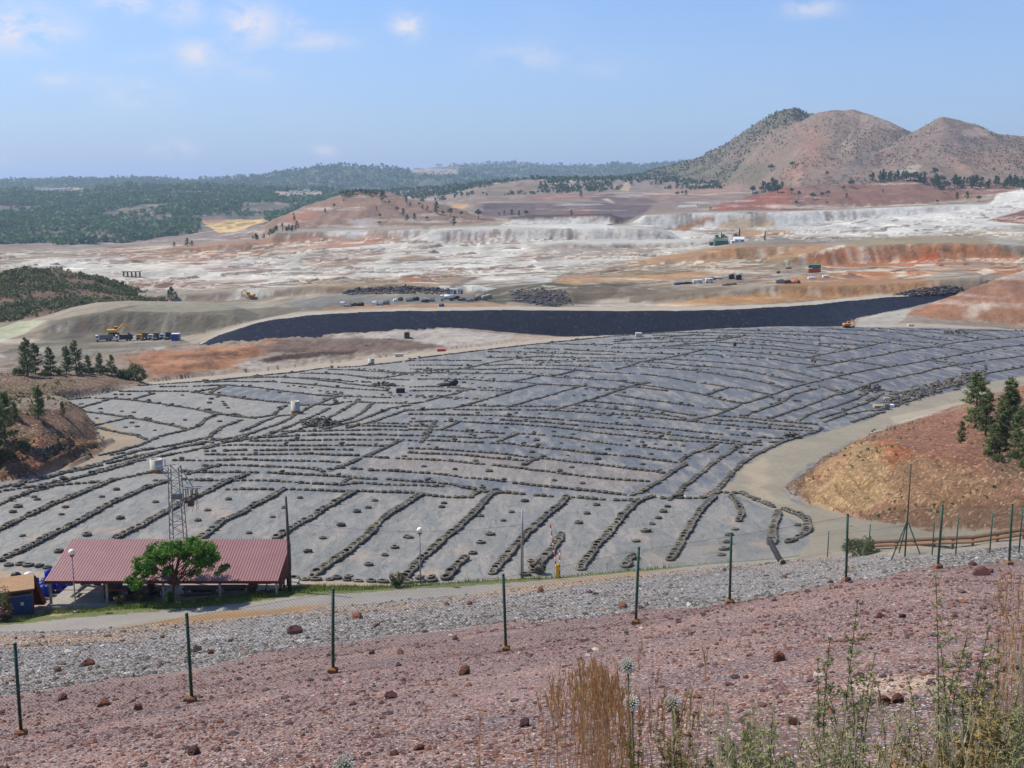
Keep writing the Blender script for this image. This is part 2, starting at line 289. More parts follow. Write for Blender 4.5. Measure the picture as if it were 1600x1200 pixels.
def height(s, Y, detail=True, info=False):
    s = np.atleast_1d(np.asarray(s, float)); Y = np.atleast_1d(np.asarray(Y, float))
    z, band = BASE.eval(s, Y); X = s*Y
    zone = np.take(np.array([ZI[n] for n in NAMES]), np.clip(band, 0, len(NAMES)-1))
    zone = np.where((zone == ZI['wall']) & (s < sray(313, 540)[0]), ZI['pit'], zone)
    if detail:
        z = z + relief(X, Y); m = (Y > 440) & (Y < 1400)
        if m.any(): z[m] += benches(X[m], Y[m])[0]
        m = zone == ZI['pit']
        if m.any():
            b_ = fbm(X[m]/16, Y[m]/9, oct=4, seed=15, gain=.6); z[m] += (1.5-np.abs(b_)*5.0)*np.clip((s[m]*-1+.12)*4, .25, 1.0)*.8
    for i, (nm, f) in enumerate(HILLS.items()):
        hz_, _ = f.eval(s, Y)
        near = hz_ > z-25
        if not near.any(): continue
        if detail:
            h0 = hz_.copy(); sc = {'left_bank': .5, 'tree_mound': .35, 'right_cut': .45, 'scrub_hill': 2.0, 'orange_hill': 1.2, 'cone_hill': 3., 'tree_hill': 4.,
                  'mountain_west': 13., 'mountain_middle': 13., 'mountain_east': 13., 'forest_hill': 12., 'ridge_left': 10., 'ridge_middle': 14.}[nm]
            wl = sc*9 if sc > 1 else sc*14
            g = fbm(X[near]/wl, Y[near]/wl*.6, oct=5, seed=50+i, gain=.55)
            g2 = 1-np.abs(fbm(X[near]/(wl*.8), Y[near]/(wl*2.2), oct=3, seed=90+i))*2.2
            kk = .55 if nm.startswith('mountain') else .35; hz_[near] = h0[near] + sc*(g*(.5 if kk > .5 else .9)+(g2-1)*kk)
        if detail and nm in ('right_cut', 'left_bank'):
            q = (s[near]*Y[near]); gy = 1-np.abs(fbm(q/1.6, Y[near]/14, oct=3, seed=77))*2.6; bd_ = f.eval(s[near], Y[near])[1]; hz_[near] += np.where(bd_ <= 0, gy*.75-.35, fbm(q/2.2, Y[near]/2.2, oct=3, seed=78)*.25)
        m = hz_ > z
        z = np.where(m, hz_, z); zone = np.where(m, ZI[nm], zone)
    for i, f in enumerate(EMB):
        he, bd = f.eval(s, Y); m = he > z-6
        if not m.any(): continue
        if detail:
            am = .5 if i in (11, 12, 14) else 1.0; g = 1-np.abs(fbm(X[m]/(9*am+2), Y[m]/60, oct=3, seed=120+i))*2.5; face = bd[m] <= 0
            he[m] += np.where(face, g*1.3*am-.6, 0)+fbm(X[m]/30, Y[m]/24, oct=4, seed=140+i)*.8*am
        m = he > z; z = np.where(m, he, z); zone = np.where(m, ZI['face' if 0 else 'top'], zone); zone = np.where(m & (bd <= 0), ZI['face'], zone)
    return (z, zone) if info else z
ZN = ['pink','grey','road','verge','dirt','liner','track','pit','wall','rim','mine','terrace','plain','top','face'] + list(HILLS.keys())
ZI = {n: i for i, n in enumerate(ZN)}
_YR = np.concatenate([np.linspace(2, 40, 400), np.geomspace(40.05, 9000, 3000)])
_cache = {}
def hit(u, v, ymin=2.0, ymax=9000):
    s, t = sray(u, v); ys = _YR[(_YR >= ymin) & (_YR <= ymax)]
    h = height(np.full(len(ys), s), ys)
    m = h >= ys*t
    k = int(np.argmax(m)) if m.any() else int(np.argmax(h-ys*t))
    if k > 0 and m.any():
        a0 = h[k-1]-ys[k-1]*t; a1 = h[k]-ys[k]*t; f = -a0/(a1-a0) if a1 != a0 else 1
        Yh = ys[k-1]+(ys[k]-ys[k-1])*f
    else: Yh = ys[k]
    return Vector((s*Yh, Yh, float(height(s, Yh)[0])))
def ground(X, Y): return float(height(X/Y, Y)[0])
def at(u, v, Y):
    s, t = sray(u, v); return Vector((s*Y, Y, t*Y))
# ------------------------------------------------------------------ materials
def lin(c, g=1.0):
    r = []
    for x in c:
        x = x/255.0; r.append((x/12.92 if x <= 0.04045 else ((x+0.055)/1.055)**2.4)*g)
    return tuple(r)
MATS = {}
def newmat(name):
    m = bpy.data.materials.new(name); m.use_nodes = True; nt = NT(m.node_tree); nt.n.clear()
    out = nt.node('ShaderNodeOutputMaterial'); b = nt.node('ShaderNodeBsdfPrincipled')
    nt.l.new(b.outputs[0], out.inputs[0]); MATS[name] = m
    return m, nt, b
def simple(name, col, rough=0.7, metal=0.0, var=0.25, scale=3.0, bump=0.0, spec=0.3, objvar=0.0):
    m, nt, b = newmat(name); co = nt.node('ShaderNodeTexCoord').outputs['Object']
    n = nt.noise(co, scale, 5, 0.6); f = nt.ramp(n, [(0.25, 1-var), (0.75, 1+var*0.6)])
    c = nt.mix(1.0, (*col, 1), f, 'MULTIPLY')
    if objvar:
        oi = nt.node('ShaderNodeObjectInfo'); f2 = nt.ramp(oi.outputs['Random'], [(0, 1-objvar), (1, 1+objvar)])
        c = nt.mix(1.0, c, f2, 'MULTIPLY')
    nt.set(b.inputs['Base Color'], c); b.inputs['Roughness'].default_value = rough; b.inputs['Metallic'].default_value = metal
    b.inputs['Specular IOR Level'].default_value = spec
    if bump:
        bp = nt.node('ShaderNodeBump', ins={'Strength': 1.0, 'Distance': bump, 'Height': n}); nt.set(b.inputs['Normal'], bp)
    return m
def earth(name, scales=(0.4, 3.0), contrast=(.35, .3), bump=0.3, bscale=1.0, speck=None, rough=0.95, hue=None):
    """ground whose own colour comes from the vertex attribute, broken up by world-space noise"""
    m, nt, b = newmat(name)
    at_ = nt.node('ShaderNodeAttribute', attribute_name='Col'); geo = nt.node('ShaderNodeNewGeometry'); P = geo.outputs['Position']
    n1 = nt.noise(P, scales[0], 6, 0.62); n2 = nt.noise(P, scales[1], 6, 0.65)
    f1 = nt.ramp(n1, [(0.28, 1-contrast[0]), (0.72, 1+contrast[0])]); f2 = nt.ramp(n2, [(0.28, 1-contrast[1]), (0.72, 1+contrast[1])])
    c = nt.mix(1.0, at_.outputs['Color'], f1, 'MULTIPLY'); c = nt.mix(1.0, c, f2, 'MULTIPLY')
    if hue:
        n3 = nt.noise(P, hue[0], 5, 0.6, 0.5); c = nt.mix(nt.ramp(n3, [(hue[3], 0.0), (hue[3]+.15, hue[2])]), c, lin(hue[1]))
    if speck:
        for (sc, lo, col, amt) in speck:
            v = nt.node('ShaderNodeTexVoronoi', ins={'Scale': sc, 'Randomness': 1.0}); nt.set(v.inputs['Vector'], P)
            sp = nt.node('ShaderNodeSeparateColor'); nt.l.new(v.outputs['Color'], sp.inputs[0])
            mask = nt.math('MULTIPLY', nt.math('GREATER_THAN', sp.outputs[0], lo), amt)
            c = nt.mix(mask, c, lin(col))
    nt.set(b.inputs['Base Color'], c); b.inputs['Roughness'].default_value = rough; b.inputs['Specular IOR Level'].default_value = 0.15
    bn = nt.noise(P, bscale, 8, 0.7)
    bp = nt.node('ShaderNodeBump', ins={'Strength': 1.0, 'Distance': bump, 'Height': bn}); nt.set(b.inputs['Normal'], bp)
    return m
G = 0.62     # target display colour -> base colour factor
earth('pink_gravel', (0.5, 14.0), (.14, .28), 0.05, 9.0, [(34, .80, (205, 172, 160), .5), (46, .74, (104, 76, 76), .5), (22, .94, (164, 104, 74), .7), (60, .94, (222, 212, 202), .7), (26, .86, (124, 114, 124), .45)])
earth('grey_gravel', (0.25, 8.0), (.22, .35), 0.10, 4.0, [(12, .82, (190, 190, 194), .45), (16, .78, (108, 104, 106), .5), (6, .96, (160, 118, 94), .6), (18, .94, (228, 228, 228), .7)])
earth('asphalt_path', (0.3, 6.0), (.10, .15), 0.01, 8.0)
earth('grass_soil', (0.5, 5.0), (.25, .5), 0.08, 5.0, hue=(1.2, (80, 110, 40), .7, .5))
earth('dirt', (0.15, 2.0), (.14, .16), 0.05, 3.0)
earth('cut_earth', (0.35, 2.8), (.30, .50), 0.8, 1.4, [(3.6, .90, (216, 190, 155), .4), (4.4, .86, (104, 74, 58), .4)])
earth('far_earth', (0.03, 0.25), (.16, .22), 1.2, 0.2)
earth('far_hill', (0.012, 0.12), (.20, .35), 4.0, 0.05, [(0.14, .84, (96, 104, 78), .5), (0.22, .88, (88, 96, 72), .5)])
earth('forest_soil', (0.01, 0.05), (.25, .35), 6.0, 0.03, [(0.08, .60, (72, 92, 62), .6), (0.05, .84, (156, 130, 108), .55)])
def liner():
    m, nt, b = newmat('dusty_liner')
    at_ = nt.node('ShaderNodeAttribute', attribute_name='Col'); geo = nt.node('ShaderNodeNewGeometry'); P = geo.outputs['Position']
    mp = nt.node('ShaderNodeMapping', ins={'Rotation': (0, 0, math.radians(32)), 'Scale': (0.55, 0.13, 0.3)}); nt.set(mp.inputs[0], P)
    n1 = nt.noise(mp.outputs[0], 1.0, 5, 0.6, 0.6)                        # dust blown in streaks
    n2 = nt.noise(nt.mapping(P, (0.05, 0.05, 0.05)), 1.0, 4, 0.6); n3 = nt.noise(nt.mapping(P, (1.6, 0.6, 1)), 1.0, 5, 0.65, 0.3)
    c = nt.mix(1.0, at_.outputs['Color'], nt.ramp(n2, [(.3, .88), (.7, 1.1)]), 'MULTIPLY')
    c = nt.mix(1.0, c, nt.ramp(n3, [(.3, .88), (.7, 1.10)]), 'MULTIPLY')
    c = nt.mix(nt.ramp(n1, [(.46, 0.0), (.64, .68)]), c, lin((172, 162, 148), G))
    n4 = nt.noise(nt.mapping(P, (.25, .9, 1)), 1.0, 5, 0.6, 0.4)
    c = nt.mix(nt.ramp(n4, [(.60, 0.0), (.74, .55)]), c, lin((186, 158, 140), G))
    n5 = nt.noise(nt.mapping(P, (.5, .5, 1)), 1.0, 6, 0.7, 1.0)
    c = nt.mix(nt.ramp(n5, [(.53, 0.0), (.68, .5)]), c, lin((92, 94, 100), G))
    nt.set(b.inputs['Base Color'], c); b.inputs['Roughness'].default_value = 0.62; b.inputs['Specular IOR Level'].default_value = 0.35
    wr = nt.noise(nt.mapping(P, (0.8, 0.35, 1)), 1.0, 6, 0.6, 0.8)
    bp = nt.node('ShaderNodeBump', ins={'Strength': 1.0, 'Distance': 0.35, 'Height': wr}); nt.set(b.inputs['Normal'], bp)
liner()
def wallm():
    m, nt, b = newmat('black_liner'); geo = nt.node('ShaderNodeNewGeometry'); P = geo.outputs['Position']
    n = nt.noise(nt.mapping(P, (0.35, 0.35, 0.02)), 1.0, 5, 0.7); n2 = nt.noise(nt.mapping(P, (0.02, 0.02, 0.05)), 1.0, 4, 0.6)
    sm = nt.noise(nt.mapping(P, (.9, .9, .01)), 1.0, 2, .4)
    c = nt.mix(nt.ramp(n, [(.36, 0.0), (.70, .75)]), lin((20, 28, 46), G), lin((42, 48, 62), G)); c = nt.mix(nt.ramp(sm, [(.62, 0.0), (.70, .3)]), c, lin((110, 108, 108), G))
    c = nt.mix(nt.ramp(n2, [(.4, 0.0), (.7, .25)]), c, lin((46, 52, 64), G))
    nt.set(b.inputs['Base Color'], c); b.inputs['Roughness'].default_value = 0.85; b.inputs['Specular IOR Level'].default_value = 0.12
    bp = nt.node('ShaderNodeBump', ins={'Strength': 1.0, 'Distance': 0.4, 'Height': n}); nt.set(b.inputs['Normal'], bp)
wallm()
simple('tyre_rubber', lin((128, 122, 108), .62), 0.9, 0, .5, 2.2, 0.01, objvar=.35)
def tyre_far():
    m, nt, b = newmat('tyre_rubber_far'); a = nt.node('ShaderNodeAttribute', attribute_name='Col')
    nt.set(b.inputs['Base Color'], a.outputs['Color']); b.inputs['Roughness'].default_value = .9
tyre_far()
simple('hole_dark', lin((48, 46, 44), .6), .95)
simple('green_post', lin((52, 92, 76), .8), .5, .2, .3, 6.0)
simple('wire', lin((84, 98, 90), .6), .7, .1, .1)
simple('concrete_tan', lin((176, 128, 88), .6), .95, 0, .35, 9.0, .01)
simple('concrete', lin((176, 170, 158), .65), .9, 0, .25, 2.0, .01)
simple('pale_plaster', lin((206, 198, 184), .7), .9, 0, .2, 1.5, .01)
simple('white_paint', lin((232, 232, 228), .85), .5, 0, .12, 2.0)
simple('old_wood', lin((104, 94, 86), .6), .9, 0, .4, 3.0, .01)
simple('grey_steel', lin((150, 150, 148), .7), .55, .4, .25, 4.0)
simple('galvanised', lin((176, 176, 172), .75), .5, .4, .3, 3.0)
simple('rusty_steel', lin((150, 112, 88), .6), .85, .2, .4, 4.0)
simple('dark_red_paint', lin((122, 40, 36), .6), .7, 0, .2, 3.0)
simple('blue_paint', lin((52, 78, 132), .8), .6, 0, .15, 3.0)
simple('blue_plastic', lin((34, 66, 190), .9), .4, 0, .15, 3.0, objvar=.25)
simple('white_plastic', lin((225, 228, 232), .85), .45, 0, .1, 3.0)
simple('black_plastic', lin((36, 38, 42), .8), .5, 0, .2, 3.0)
simple('brown_roof', lin((186, 150, 112), .65), .9, 0, .25, 4.0, .02)
simple('brown_brick', lin((138, 104, 80), .65), .95, 0, .3, 6.0, .01)
simple('yellow_paint', lin((244, 190, 30), .9), .5, 0, .15, 4.0)
simple('machine_yellow', lin((238, 176, 48), .85), .5, 0, .2, 2.0)
simple('machine_orange', lin((226, 138, 60), .85), .5, 0, .2, 2.0)
simple('red_paint', lin((190, 52, 44), .85), .5, 0, .15, 4.0)
simple('glass_dark', lin((30, 36, 44), .8), .1, 0, .1, spec=.8)
simple('pipe_white', lin((214, 208, 192), .75), .7, 0, .25, 2.5, .01)
simple('rust_stain', lin((176, 128, 82), .7), .9, 0, .3, 3.0)
simple('asphalt_dark', lin((60, 60, 64), .7), .9)
simple('turquoise_paint', lin((44, 140, 120), .8), .6)
simple('orange_paint', lin((214, 96, 52), .85), .6)
simple('green_cladding', lin((82, 116, 100), .7), .6, 0, .15, 1.0)
simple('skin', (0.45, 0.27, 0.19), .6, 0, .05); simple('dark_cloth', lin((70, 26, 26), .6), .9); simple('trousers_cloth', lin((40, 42, 50), .6), .9)
simple('hair_dark', (0.02, 0.015, 0.012), .8)
simple('bark', lin((104, 84, 68), .6), .95, 0, .4, 6.0, .02)
simple('rock_rust', lin((150, 98, 76), .62), .95, 0, .4, 6.0, .05, objvar=.3)
simple('rock_maroon', lin((126, 86, 82), .62), .95, 0, .35, 6.0, .05, objvar=.3)
simple('rock_pale', lin((206, 184, 160), .65), .95, 0, .3, 6.0, .05, objvar=.2)
simple('rock_grey', lin((124, 124, 130), .6), .95, 0, .4, 1.5, .1, objvar=.3)
def globe():
    m, nt, b = newmat('globe_glass'); b.inputs['Base Color'].default_value = (.84, .80, .66, 1); b.inputs['Roughness'].default_value = .3
    b.inputs['Subsurface Weight'].default_value = .15
globe()
def roofm():
    m, nt, b = newmat('red_sheet'); co = nt.node('ShaderNodeTexCoord').outputs['Object']
    n = nt.noise(co, .7, 5, .6); n2 = nt.noise(nt.mapping(co, (3, .3, 1)), 1.0, 4, .6)
    c = nt.mix(nt.ramp(n, [(.35, 0.), (.7, .6)]), lin((142, 84, 84), .60), lin((150, 108, 104), .60))
    c = nt.mix(nt.ramp(n2, [(.5, 0.), (.8, .35)]), c, lin((150, 96, 96), .7))
    nt.set(b.inputs['Base Color'], c); b.inputs['Roughness'].default_value = .5
roofm()
def foliage(name, c1, c2, sc=1.5, trans=.25, objvar=.2):
    m, nt, b = newmat(name); P = nt.node('ShaderNodeNewGeometry').outputs['Position']
    n = nt.noise(P, sc, 4, .6); c = nt.mix(nt.ramp(n, [(.3, 0.), (.7, 1.)]), lin(c1, .7), lin(c2, .7))
    oi = nt.node('ShaderNodeObjectInfo'); c = nt.mix(1.0, c, nt.ramp(oi.outputs['Random'], [(0, 1-objvar), (1, 1+objvar)]), 'MULTIPLY')
    nt.set(b.inputs['Base Color'], c); b.inputs['Roughness'].default_value = .7; b.inputs['Specular IOR Level'].default_value = .2
    out = [x for x in nt.n if x.type == 'OUTPUT_MATERIAL'][0]
    t = nt.node('ShaderNodeBsdfTranslucent'); nt.set(t.inputs[0], c)
    mx = nt.node('ShaderNodeMixShader', ins={0: trans}); nt.l.new(b.outputs[0], mx.inputs[1]); nt.l.new(t.outputs[0], mx.inputs[2]); nt.l.new(mx.outputs[0], out.inputs[0])
foliage('pine_needles', (100, 120, 76), (146, 154, 98), 1.2)
foliage('oleander_leaf', (86, 106, 62), (126, 138, 84), 2)
foliage('bright_leaf', (60, 112, 38), (118, 158, 62), 1.0)
foliage('dark_leaf', (58, 88, 46), (92, 116, 58), .5)
foliage('forest_leaf', (66, 104, 58), (100, 132, 70), .02)
foliage('scrub_leaf', (84, 104, 58), (132, 132, 84), .08)
foliage('dry_straw', (206, 146, 92), (232, 190, 132), 6)
foliage('pale_straw', (206, 190, 140), (228, 214, 170), 6)
foliage('weed_green', (140, 148, 96), (196, 192, 140), 5)
foliage('weed_olive', (146, 140, 86), (196, 166, 106), 5)
foliage('lawn', (92, 122, 50), (150, 160, 80), .8)
foliage('pink_petal', (216, 120, 150), (236, 160, 184), 5)
foliage('allium_bud', (232, 228, 206), (250, 248, 240), 60)
foliage('stem_green', (110, 130, 90), (150, 150, 110), 10)

# ------------------------------------------------------------------ scene helpers
def tag(o, label=None, cat=None, group=None, kind=None):
    if label: o['label'] = label
    if cat: o['category'] = cat
    if group: o['group'] = group
    if kind: o['kind'] = kind
    return o
def empty(name, loc, label=None, cat=None, group=None, rz=0.0):
    o = bpy.data.objects.new(name, None); SC.collection.objects.link(o); o.location = loc; o.rotation_euler = (0, 0, rz); o.empty_display_size = .3
    return tag(o, label, cat, group)
def mesh_np(name, V, Fq, mat, col=None, smooth=True):
    me = bpy.data.meshes.new(name); V = np.asarray(V, np.float32); Fq = np.asarray(Fq, np.int32); n = Fq.shape[1]
    me.vertices.add(len(V)); me.vertices.foreach_set('co', V.ravel())
    me.loops.add(Fq.size); me.loops.foreach_set('vertex_index', Fq.ravel())
    me.polygons.add(len(Fq)); me.polygons.foreach_set('loop_start', np.arange(0, Fq.size, n, dtype=np.int32))
    me.update(calc_edges=True)
    me.polygons.foreach_set('use_smooth', np.full(len(Fq), smooth))
    if col is not None:
        a = me.color_attributes.new('Col', 'FLOAT_COLOR', 'POINT'); c = np.ones((len(V), 4), np.float32); c[:, :3] = col; a.data.foreach_set('color', c.ravel())
    me.materials.append(MATS[mat]); return me
def link(name, me, parent=None, loc=None):
    o = bpy.data.objects.new(name, me); SC.collection.objects.link(o)
    if parent is not None: o.parent = parent
    if loc is not None: o.location = loc
    return o
class MB:
    def __init__(s): s.v = []; s.f = []; s.m = []; s.mi = 0
    def add(s, vs, fs):
        b = len(s.v); s.v += [tuple(v) for v in vs]; s.f += [tuple(b+i for i in f) for f in fs]; s.m += [s.mi]*len(fs); return s
    def box(s, c, d, rot=None, bev=0.0):
        x, y, z = d[0]/2, d[1]/2, d[2]/2; c = Vector(c)
        if bev <= 0:
            P = [Vector((a*x, b*y, e*z)) for e in (-1, 1) for (a, b) in ((-1,-1),(1,-1),(1,1),(-1,1))]
            fs = [(3,2,1,0),(4,5,6,7),(0,1,5,4),(1,2,6,5),(2,3,7,6),(3,0,4,7)]
        else:
            q = bev; P = []
            for (e, k) in ((-1, 1), (-1, 0), (1, 0), (1, 1)):
                zz = e*z if k else e*(z-q); ins = q if k else 0
                for (a, b) in ((-1,-1),(1,-1),(1,1),(-1,1)): P.append(Vector((a*(x-ins), b*(y-ins), zz)))
            fs = [(3,2,1,0),(12,13,14,15)]
            for L in range(3):
                for i in range(4): j = (i+1) % 4; fs.append((L*4+i, L*4+j, L*4+4+j, L*4+4+i))
        if rot is not None: P = [rot @ p for p in P]
        return s.add([p+c for p in P], fs)
    def tube(s, pts, r, n=8, caps=True):
        pts = [Vector(p) for p in pts]; rr = r if isinstance(r, (list, tuple)) else [r]*len(pts)
        vs = []; fs = []; prev = None
        for i, p in enumerate(pts):
            d = (pts[min(i+1, len(pts)-1)]-pts[max(i-1, 0)]).normalized()
            if prev is None: prev = d.orthogonal().normalized()
            u = (prev - d*prev.dot(d)); u = u.normalized() if u.length > 1e-6 else d.orthogonal().normalized(); prev = u; w = d.cross(u)
            for k in range(n):
                a = 2*math.pi*k/n; vs.append(p + (u*math.cos(a)+w*math.sin(a))*rr[i])
        for i in range(len(pts)-1):
            for k in range(n): j = (k+1) % n; fs.append((i*n+k, i*n+j, (i+1)*n+j, (i+1)*n+k))
        if caps: fs.append(tuple(range(n-1, -1, -1))); fs.append(tuple((len(pts)-1)*n+k for k in range(n)))
        return s.add(vs, fs)
    def lathe(s, prof, n=16, c=(0,0,0), closed=False):
        vs = []; fs = []; c = Vector(c); m = len(prof)
        for k in range(n):
            a = 2*math.pi*k/n
            for (r, z) in prof: vs.append(c+Vector((r*math.cos(a), r*math.sin(a), z)))
        for k in range(n):
            j = (k+1) % n
            for i in range(m if closed else m-1):
                i2 = (i+1) % m; fs.append((k*m+i, j*m+i, j*m+i2, k*m+i2))
        return s.add(vs, fs)
    def sphere(s, c, r, n=12, m=8, sq=(1,1,1)):
        vs = [Vector((c[0], c[1], c[2]-r*sq[2]))]; fs = []
        for i in range(1, m):
            t = math.pi*i/m-math.pi/2
            for k in range(n): a = 2*math.pi*k/n; vs.append(Vector((c[0]+r*sq[0]*math.cos(t)*math.cos(a), c[1]+r*sq[1]*math.cos(t)*math.sin(a), c[2]+r*sq[2]*math.sin(t))))
        vs.append(Vector((c[0], c[1], c[2]+r*sq[2]))); L = len(vs)-1
        for k in range(n): j = (k+1) % n; fs.append((0, 1+j, 1+k)); fs.append((L, 1+(m-2)*n+k, 1+(m-2)*n+j))
        for i in range(m-2):
            for k in range(n): j = (k+1) % n; fs.append((1+i*n+k, 1+i*n+j, 1+(i+1)*n+j, 1+(i+1)*n+k))
        return s.add(vs, fs)
    def build(s, name, mats, parent=None, smooth=False, loc=None):
        me = bpy.data.meshes.new(name); me.from_pydata(s.v, [], s.f)
        for k in (mats if isinstance(mats, (list, tuple)) else [mats]): me.materials.append(MATS[k])
        me.polygons.foreach_set('material_index', s.m)
        me.polygons.foreach_set('use_smooth', [smooth]*len(s.f)); me.update()
        return link(name, me, parent, loc)
def copy_tree(o, parent=None):
    c = o.copy(); SC.collection.objects.link(c); c.parent = parent
    for ch in [x for x in bpy.data.objects if x.parent == o]: copy_tree(ch, c)
    return c
def kids(o): return [x for x in SC.objects if x.parent == o]
def copy_of(root, children):
    c = root.copy(); SC.collection.objects.link(c)
    for ch in children:
        d = ch.copy(); SC.collection.objects.link(d); d.parent = c
    return c

# ------------------------------------------------------------------ what colour the ground has, band by band and patch by patch
WARM = np.array((1.04, .985, .90))
def soft(c, k=.80): m = sum(c)/3.0; return tuple(m+(x-m)*k for x in c)
def C(*c): return np.array(lin(soft(c), G))*WARM
BASECOL = {'pink': C(132,108,104), 'grey': C(144,142,141), 'road': C(160,157,152), 'verge': C(120,126,78), 'dirt': C(176,160,140), 'liner': C(130,132,136), 'track': C(178,168,152),
 'pit': C(160,146,132), 'wall': C(60,66,82), 'rim': C(186,178,164), 'mine': C(160,150,136), 'top': C(170,162,152), 'face': C(156,146,134), 'terrace': C(150,132,118), 'plain': C(120,122,108),
 'left_bank': C(150,118,96), 'tree_mound': C(150,126,104), 'right_cut': C(168,124,98), 'scrub_hill': C(134,108,88), 'orange_hill': C(176,126,94), 'cone_hill': C(154,124,102),
 'tree_hill': C(148,106,86), 'mountain_west': C(150,126,110), 'mountain_middle': C(158,130,114), 'mountain_east': C(154,130,118), 'forest_hill': C(118,106,94), 'ridge_left': C(86,104,80), 'ridge_middle': C(100,112,94)}
# (zones it may touch, edge roughness px, strength, colour, polygon)
FARZ = ('top','face','mine','terrace','rim','pit','track','plain'); PAINT = []
def paint(col, poly, zones=FARZ, rough=6, a=1.0): PAINT.append((zones, rough, a, C(*col)*(.90 if 'mine' in zones else 1), np.array(poly, float)))
# liner tone: light and dusty on the left, bluish sky sheen painted in on the right
L_ = ('liner',)
paint((156,153,148), [(-200,600),(330,590),(470,582),(640,562),(700,600),(560,660),(330,720),(0,900),(-200,900)], L_, 30, .8)
paint((104,111,124), [(640,700),(840,600),(1000,540),(1200,505),(1700,505),(1700,640),(1250,690),(1110,770),(1040,790),(900,770),(700,690)], L_, 40, .85)  # bluish reflection of the sky put into the liner colour
paint((98,103,118), [(1250,505),(1700,505),(1700,600),(1480,615),(1250,660),(1180,640)], L_, 30, .7)  # same painted sky sheen, stronger over the far right
paint((106,110,122), [(344,604),(372,604),(460,614),(528,620),(500,630),(472,634),(390,624),(342,617)], L_, 2, .9)
paint((166,146,134), [(645,702),(790,710),(840,716),(1040,738),(1028,756),(1000,772),(640,738),(560,733),(580,714)], L_, 4, .55)
paint((108,114,130), [(640,740),(780,752),(960,773),(1030,745),(1080,715),(1110,700),(1060,790),(960,782),(850,775),(780,771),(640,755)], L_, 6, .8)
paint((146,144,141), [(-200,760),(440,768),(640,770),(1100,780),(1270,800),(1270,920),(-200,960)], L_, 30, .65)
for (x, y, w, h) in [(340,800,26,10),(300,830,20,8),(670,895,24,6),(860,866,40,5),(1010,842,20,5),(1040,876,26,8),(1110,855,30,5),(1190,850,26,7),(180,830,60,5),(560,872,20,7),(720,860,18,6),(1150,818,14,5),(60,840,40,6)]:
    paint((190,160,140), [(x-w,y),(x-w*.4,y-h),(x+w*.6,y-h*.8),(x+w,y),(x+w*.3,y+h),(x-w*.6,y+h*.7)], L_, 10, .6)
paint((184,158,136), [(310,614),(350,606),(345,612),(325,617)], L_, 2, .9)
# dirt road round the liner, left apron
DIRT = [(1900,540),(1600,588),(1520,602),(1450,620),(1396,638),(1356,655),(1300,672),(1246,687),(1210,700),(1176,718),(1148,742),(1122,772),(1160,776),(1184,788),(1213,800),(1236,808),(1264,826),(1264,850),(1246,870),(1238,880),
        (1300,875),(1420,865),(1420,845),(1350,828),(1290,804),(1240,782),(1225,765),(1240,740),(1270,722),(1330,690),(1400,664),(1480,640),(1530,622),(1620,598),(1950,560)]
paint((162,152,138), DIRT, ('liner','track','dirt','verge','road','right_cut','grey'), 3, 1)
paint((190,170,148), [(1160,740),(1180,720),(1210,710),(1195,740),(1200,765),(1240,790),(1180,775)], ('liner','right_cut'), 8, .7)
paint((196,182,166), [(1390,652),(1500,628),(1590,612),(1600,618),(1500,640),(1400,662)], ('liner','right_cut','track'), 3, .6)
LAP = [(100,742),(60,744),(60,730),(150,700),(150,668),(150,650),(180,672),(216,682),(222,693),(175,712),(120,732)]
paint((172,152,134), LAP, ('liner','left_bank'), 3, 1)
paint((178,160,140), [(-900,640),(40,620),(95,618),(200,600),(236,600),(216,607),(140,620),(100,628),(95,640),(40,640),(-900,700)], ('liner','left_bank','tree_mound','track'), 2, 1)
DIRT2 = [(1266,852),(1262,790),(1250,755),(1350,760),(1420,780),(1500,780),(1700,760),(1900,800),(1900,900),(1300,900),(1262,880)]
paint((158,148,134), DIRT2, ('liner','dirt','verge'), 3, 1)
# cut bank on the right
RC = ('right_cut',)
paint((206,168,116), [(1235,760),(1290,715),(1340,692),(1370,690),(1400,720),(1395,770),(1350,800),(1290,795)], RC, 10, .95)
paint((196,118,72), [(1365,690),(1385,685),(1420,700),(1440,720),(1405,740),(1380,720)], RC, 8, .8)
paint((176,136,98), [(1400,720),(1480,715),(1550,740),(1540,780),(1500,830),(1400,835),(1385,790)], RC, 10, .9)
paint((200,150,110), [(1260,740),(1330,695),(1345,700),(1300,740),(1270,765)], RC, 8, .6)
paint((150,112,84), [(1330,820),(1400,790),(1520,780),(1700,770),(1700,850),(1460,850),(1380,835)], RC, 8, .85)
paint((134,108,92), [(1225,750),(1260,715),(1320,690),(1330,695),(1275,730),(1250,765),(1265,785),(1235,775)], RC, 6, .85)
paint((184,122,94), [(1385,680),(1470,640),(1600,600),(1700,590),(1700,690),(1560,690),(1530,740),(1460,715)], RC, 12, .7)
paint((140,110,86), [(1535,640),(1700,600),(1700,800),(1560,745),(1530,700)], RC, 8, .8)
paint((170,150,120), [(1540,590),(1610,570),(1610,600),(1500,640),(1470,640)], RC, 8, .6)
# left bank: dark ochre cut
paint((150,104,72), [(55,700),(90,670),(130,680),(160,700),(110,730),(60,745),(-50,760),(-50,700)], ('left_bank',), 10, .8)
paint((190,120,92), [(50,690),(66,675),(72,700),(60,745),(50,735)], ('left_bank',), 6, .8)
paint((124,112,74), [(-100,600),(60,600),(90,595),(120,600),(60,612),(-100,625)], ('tree_mound','left_bank'), 8, .6)
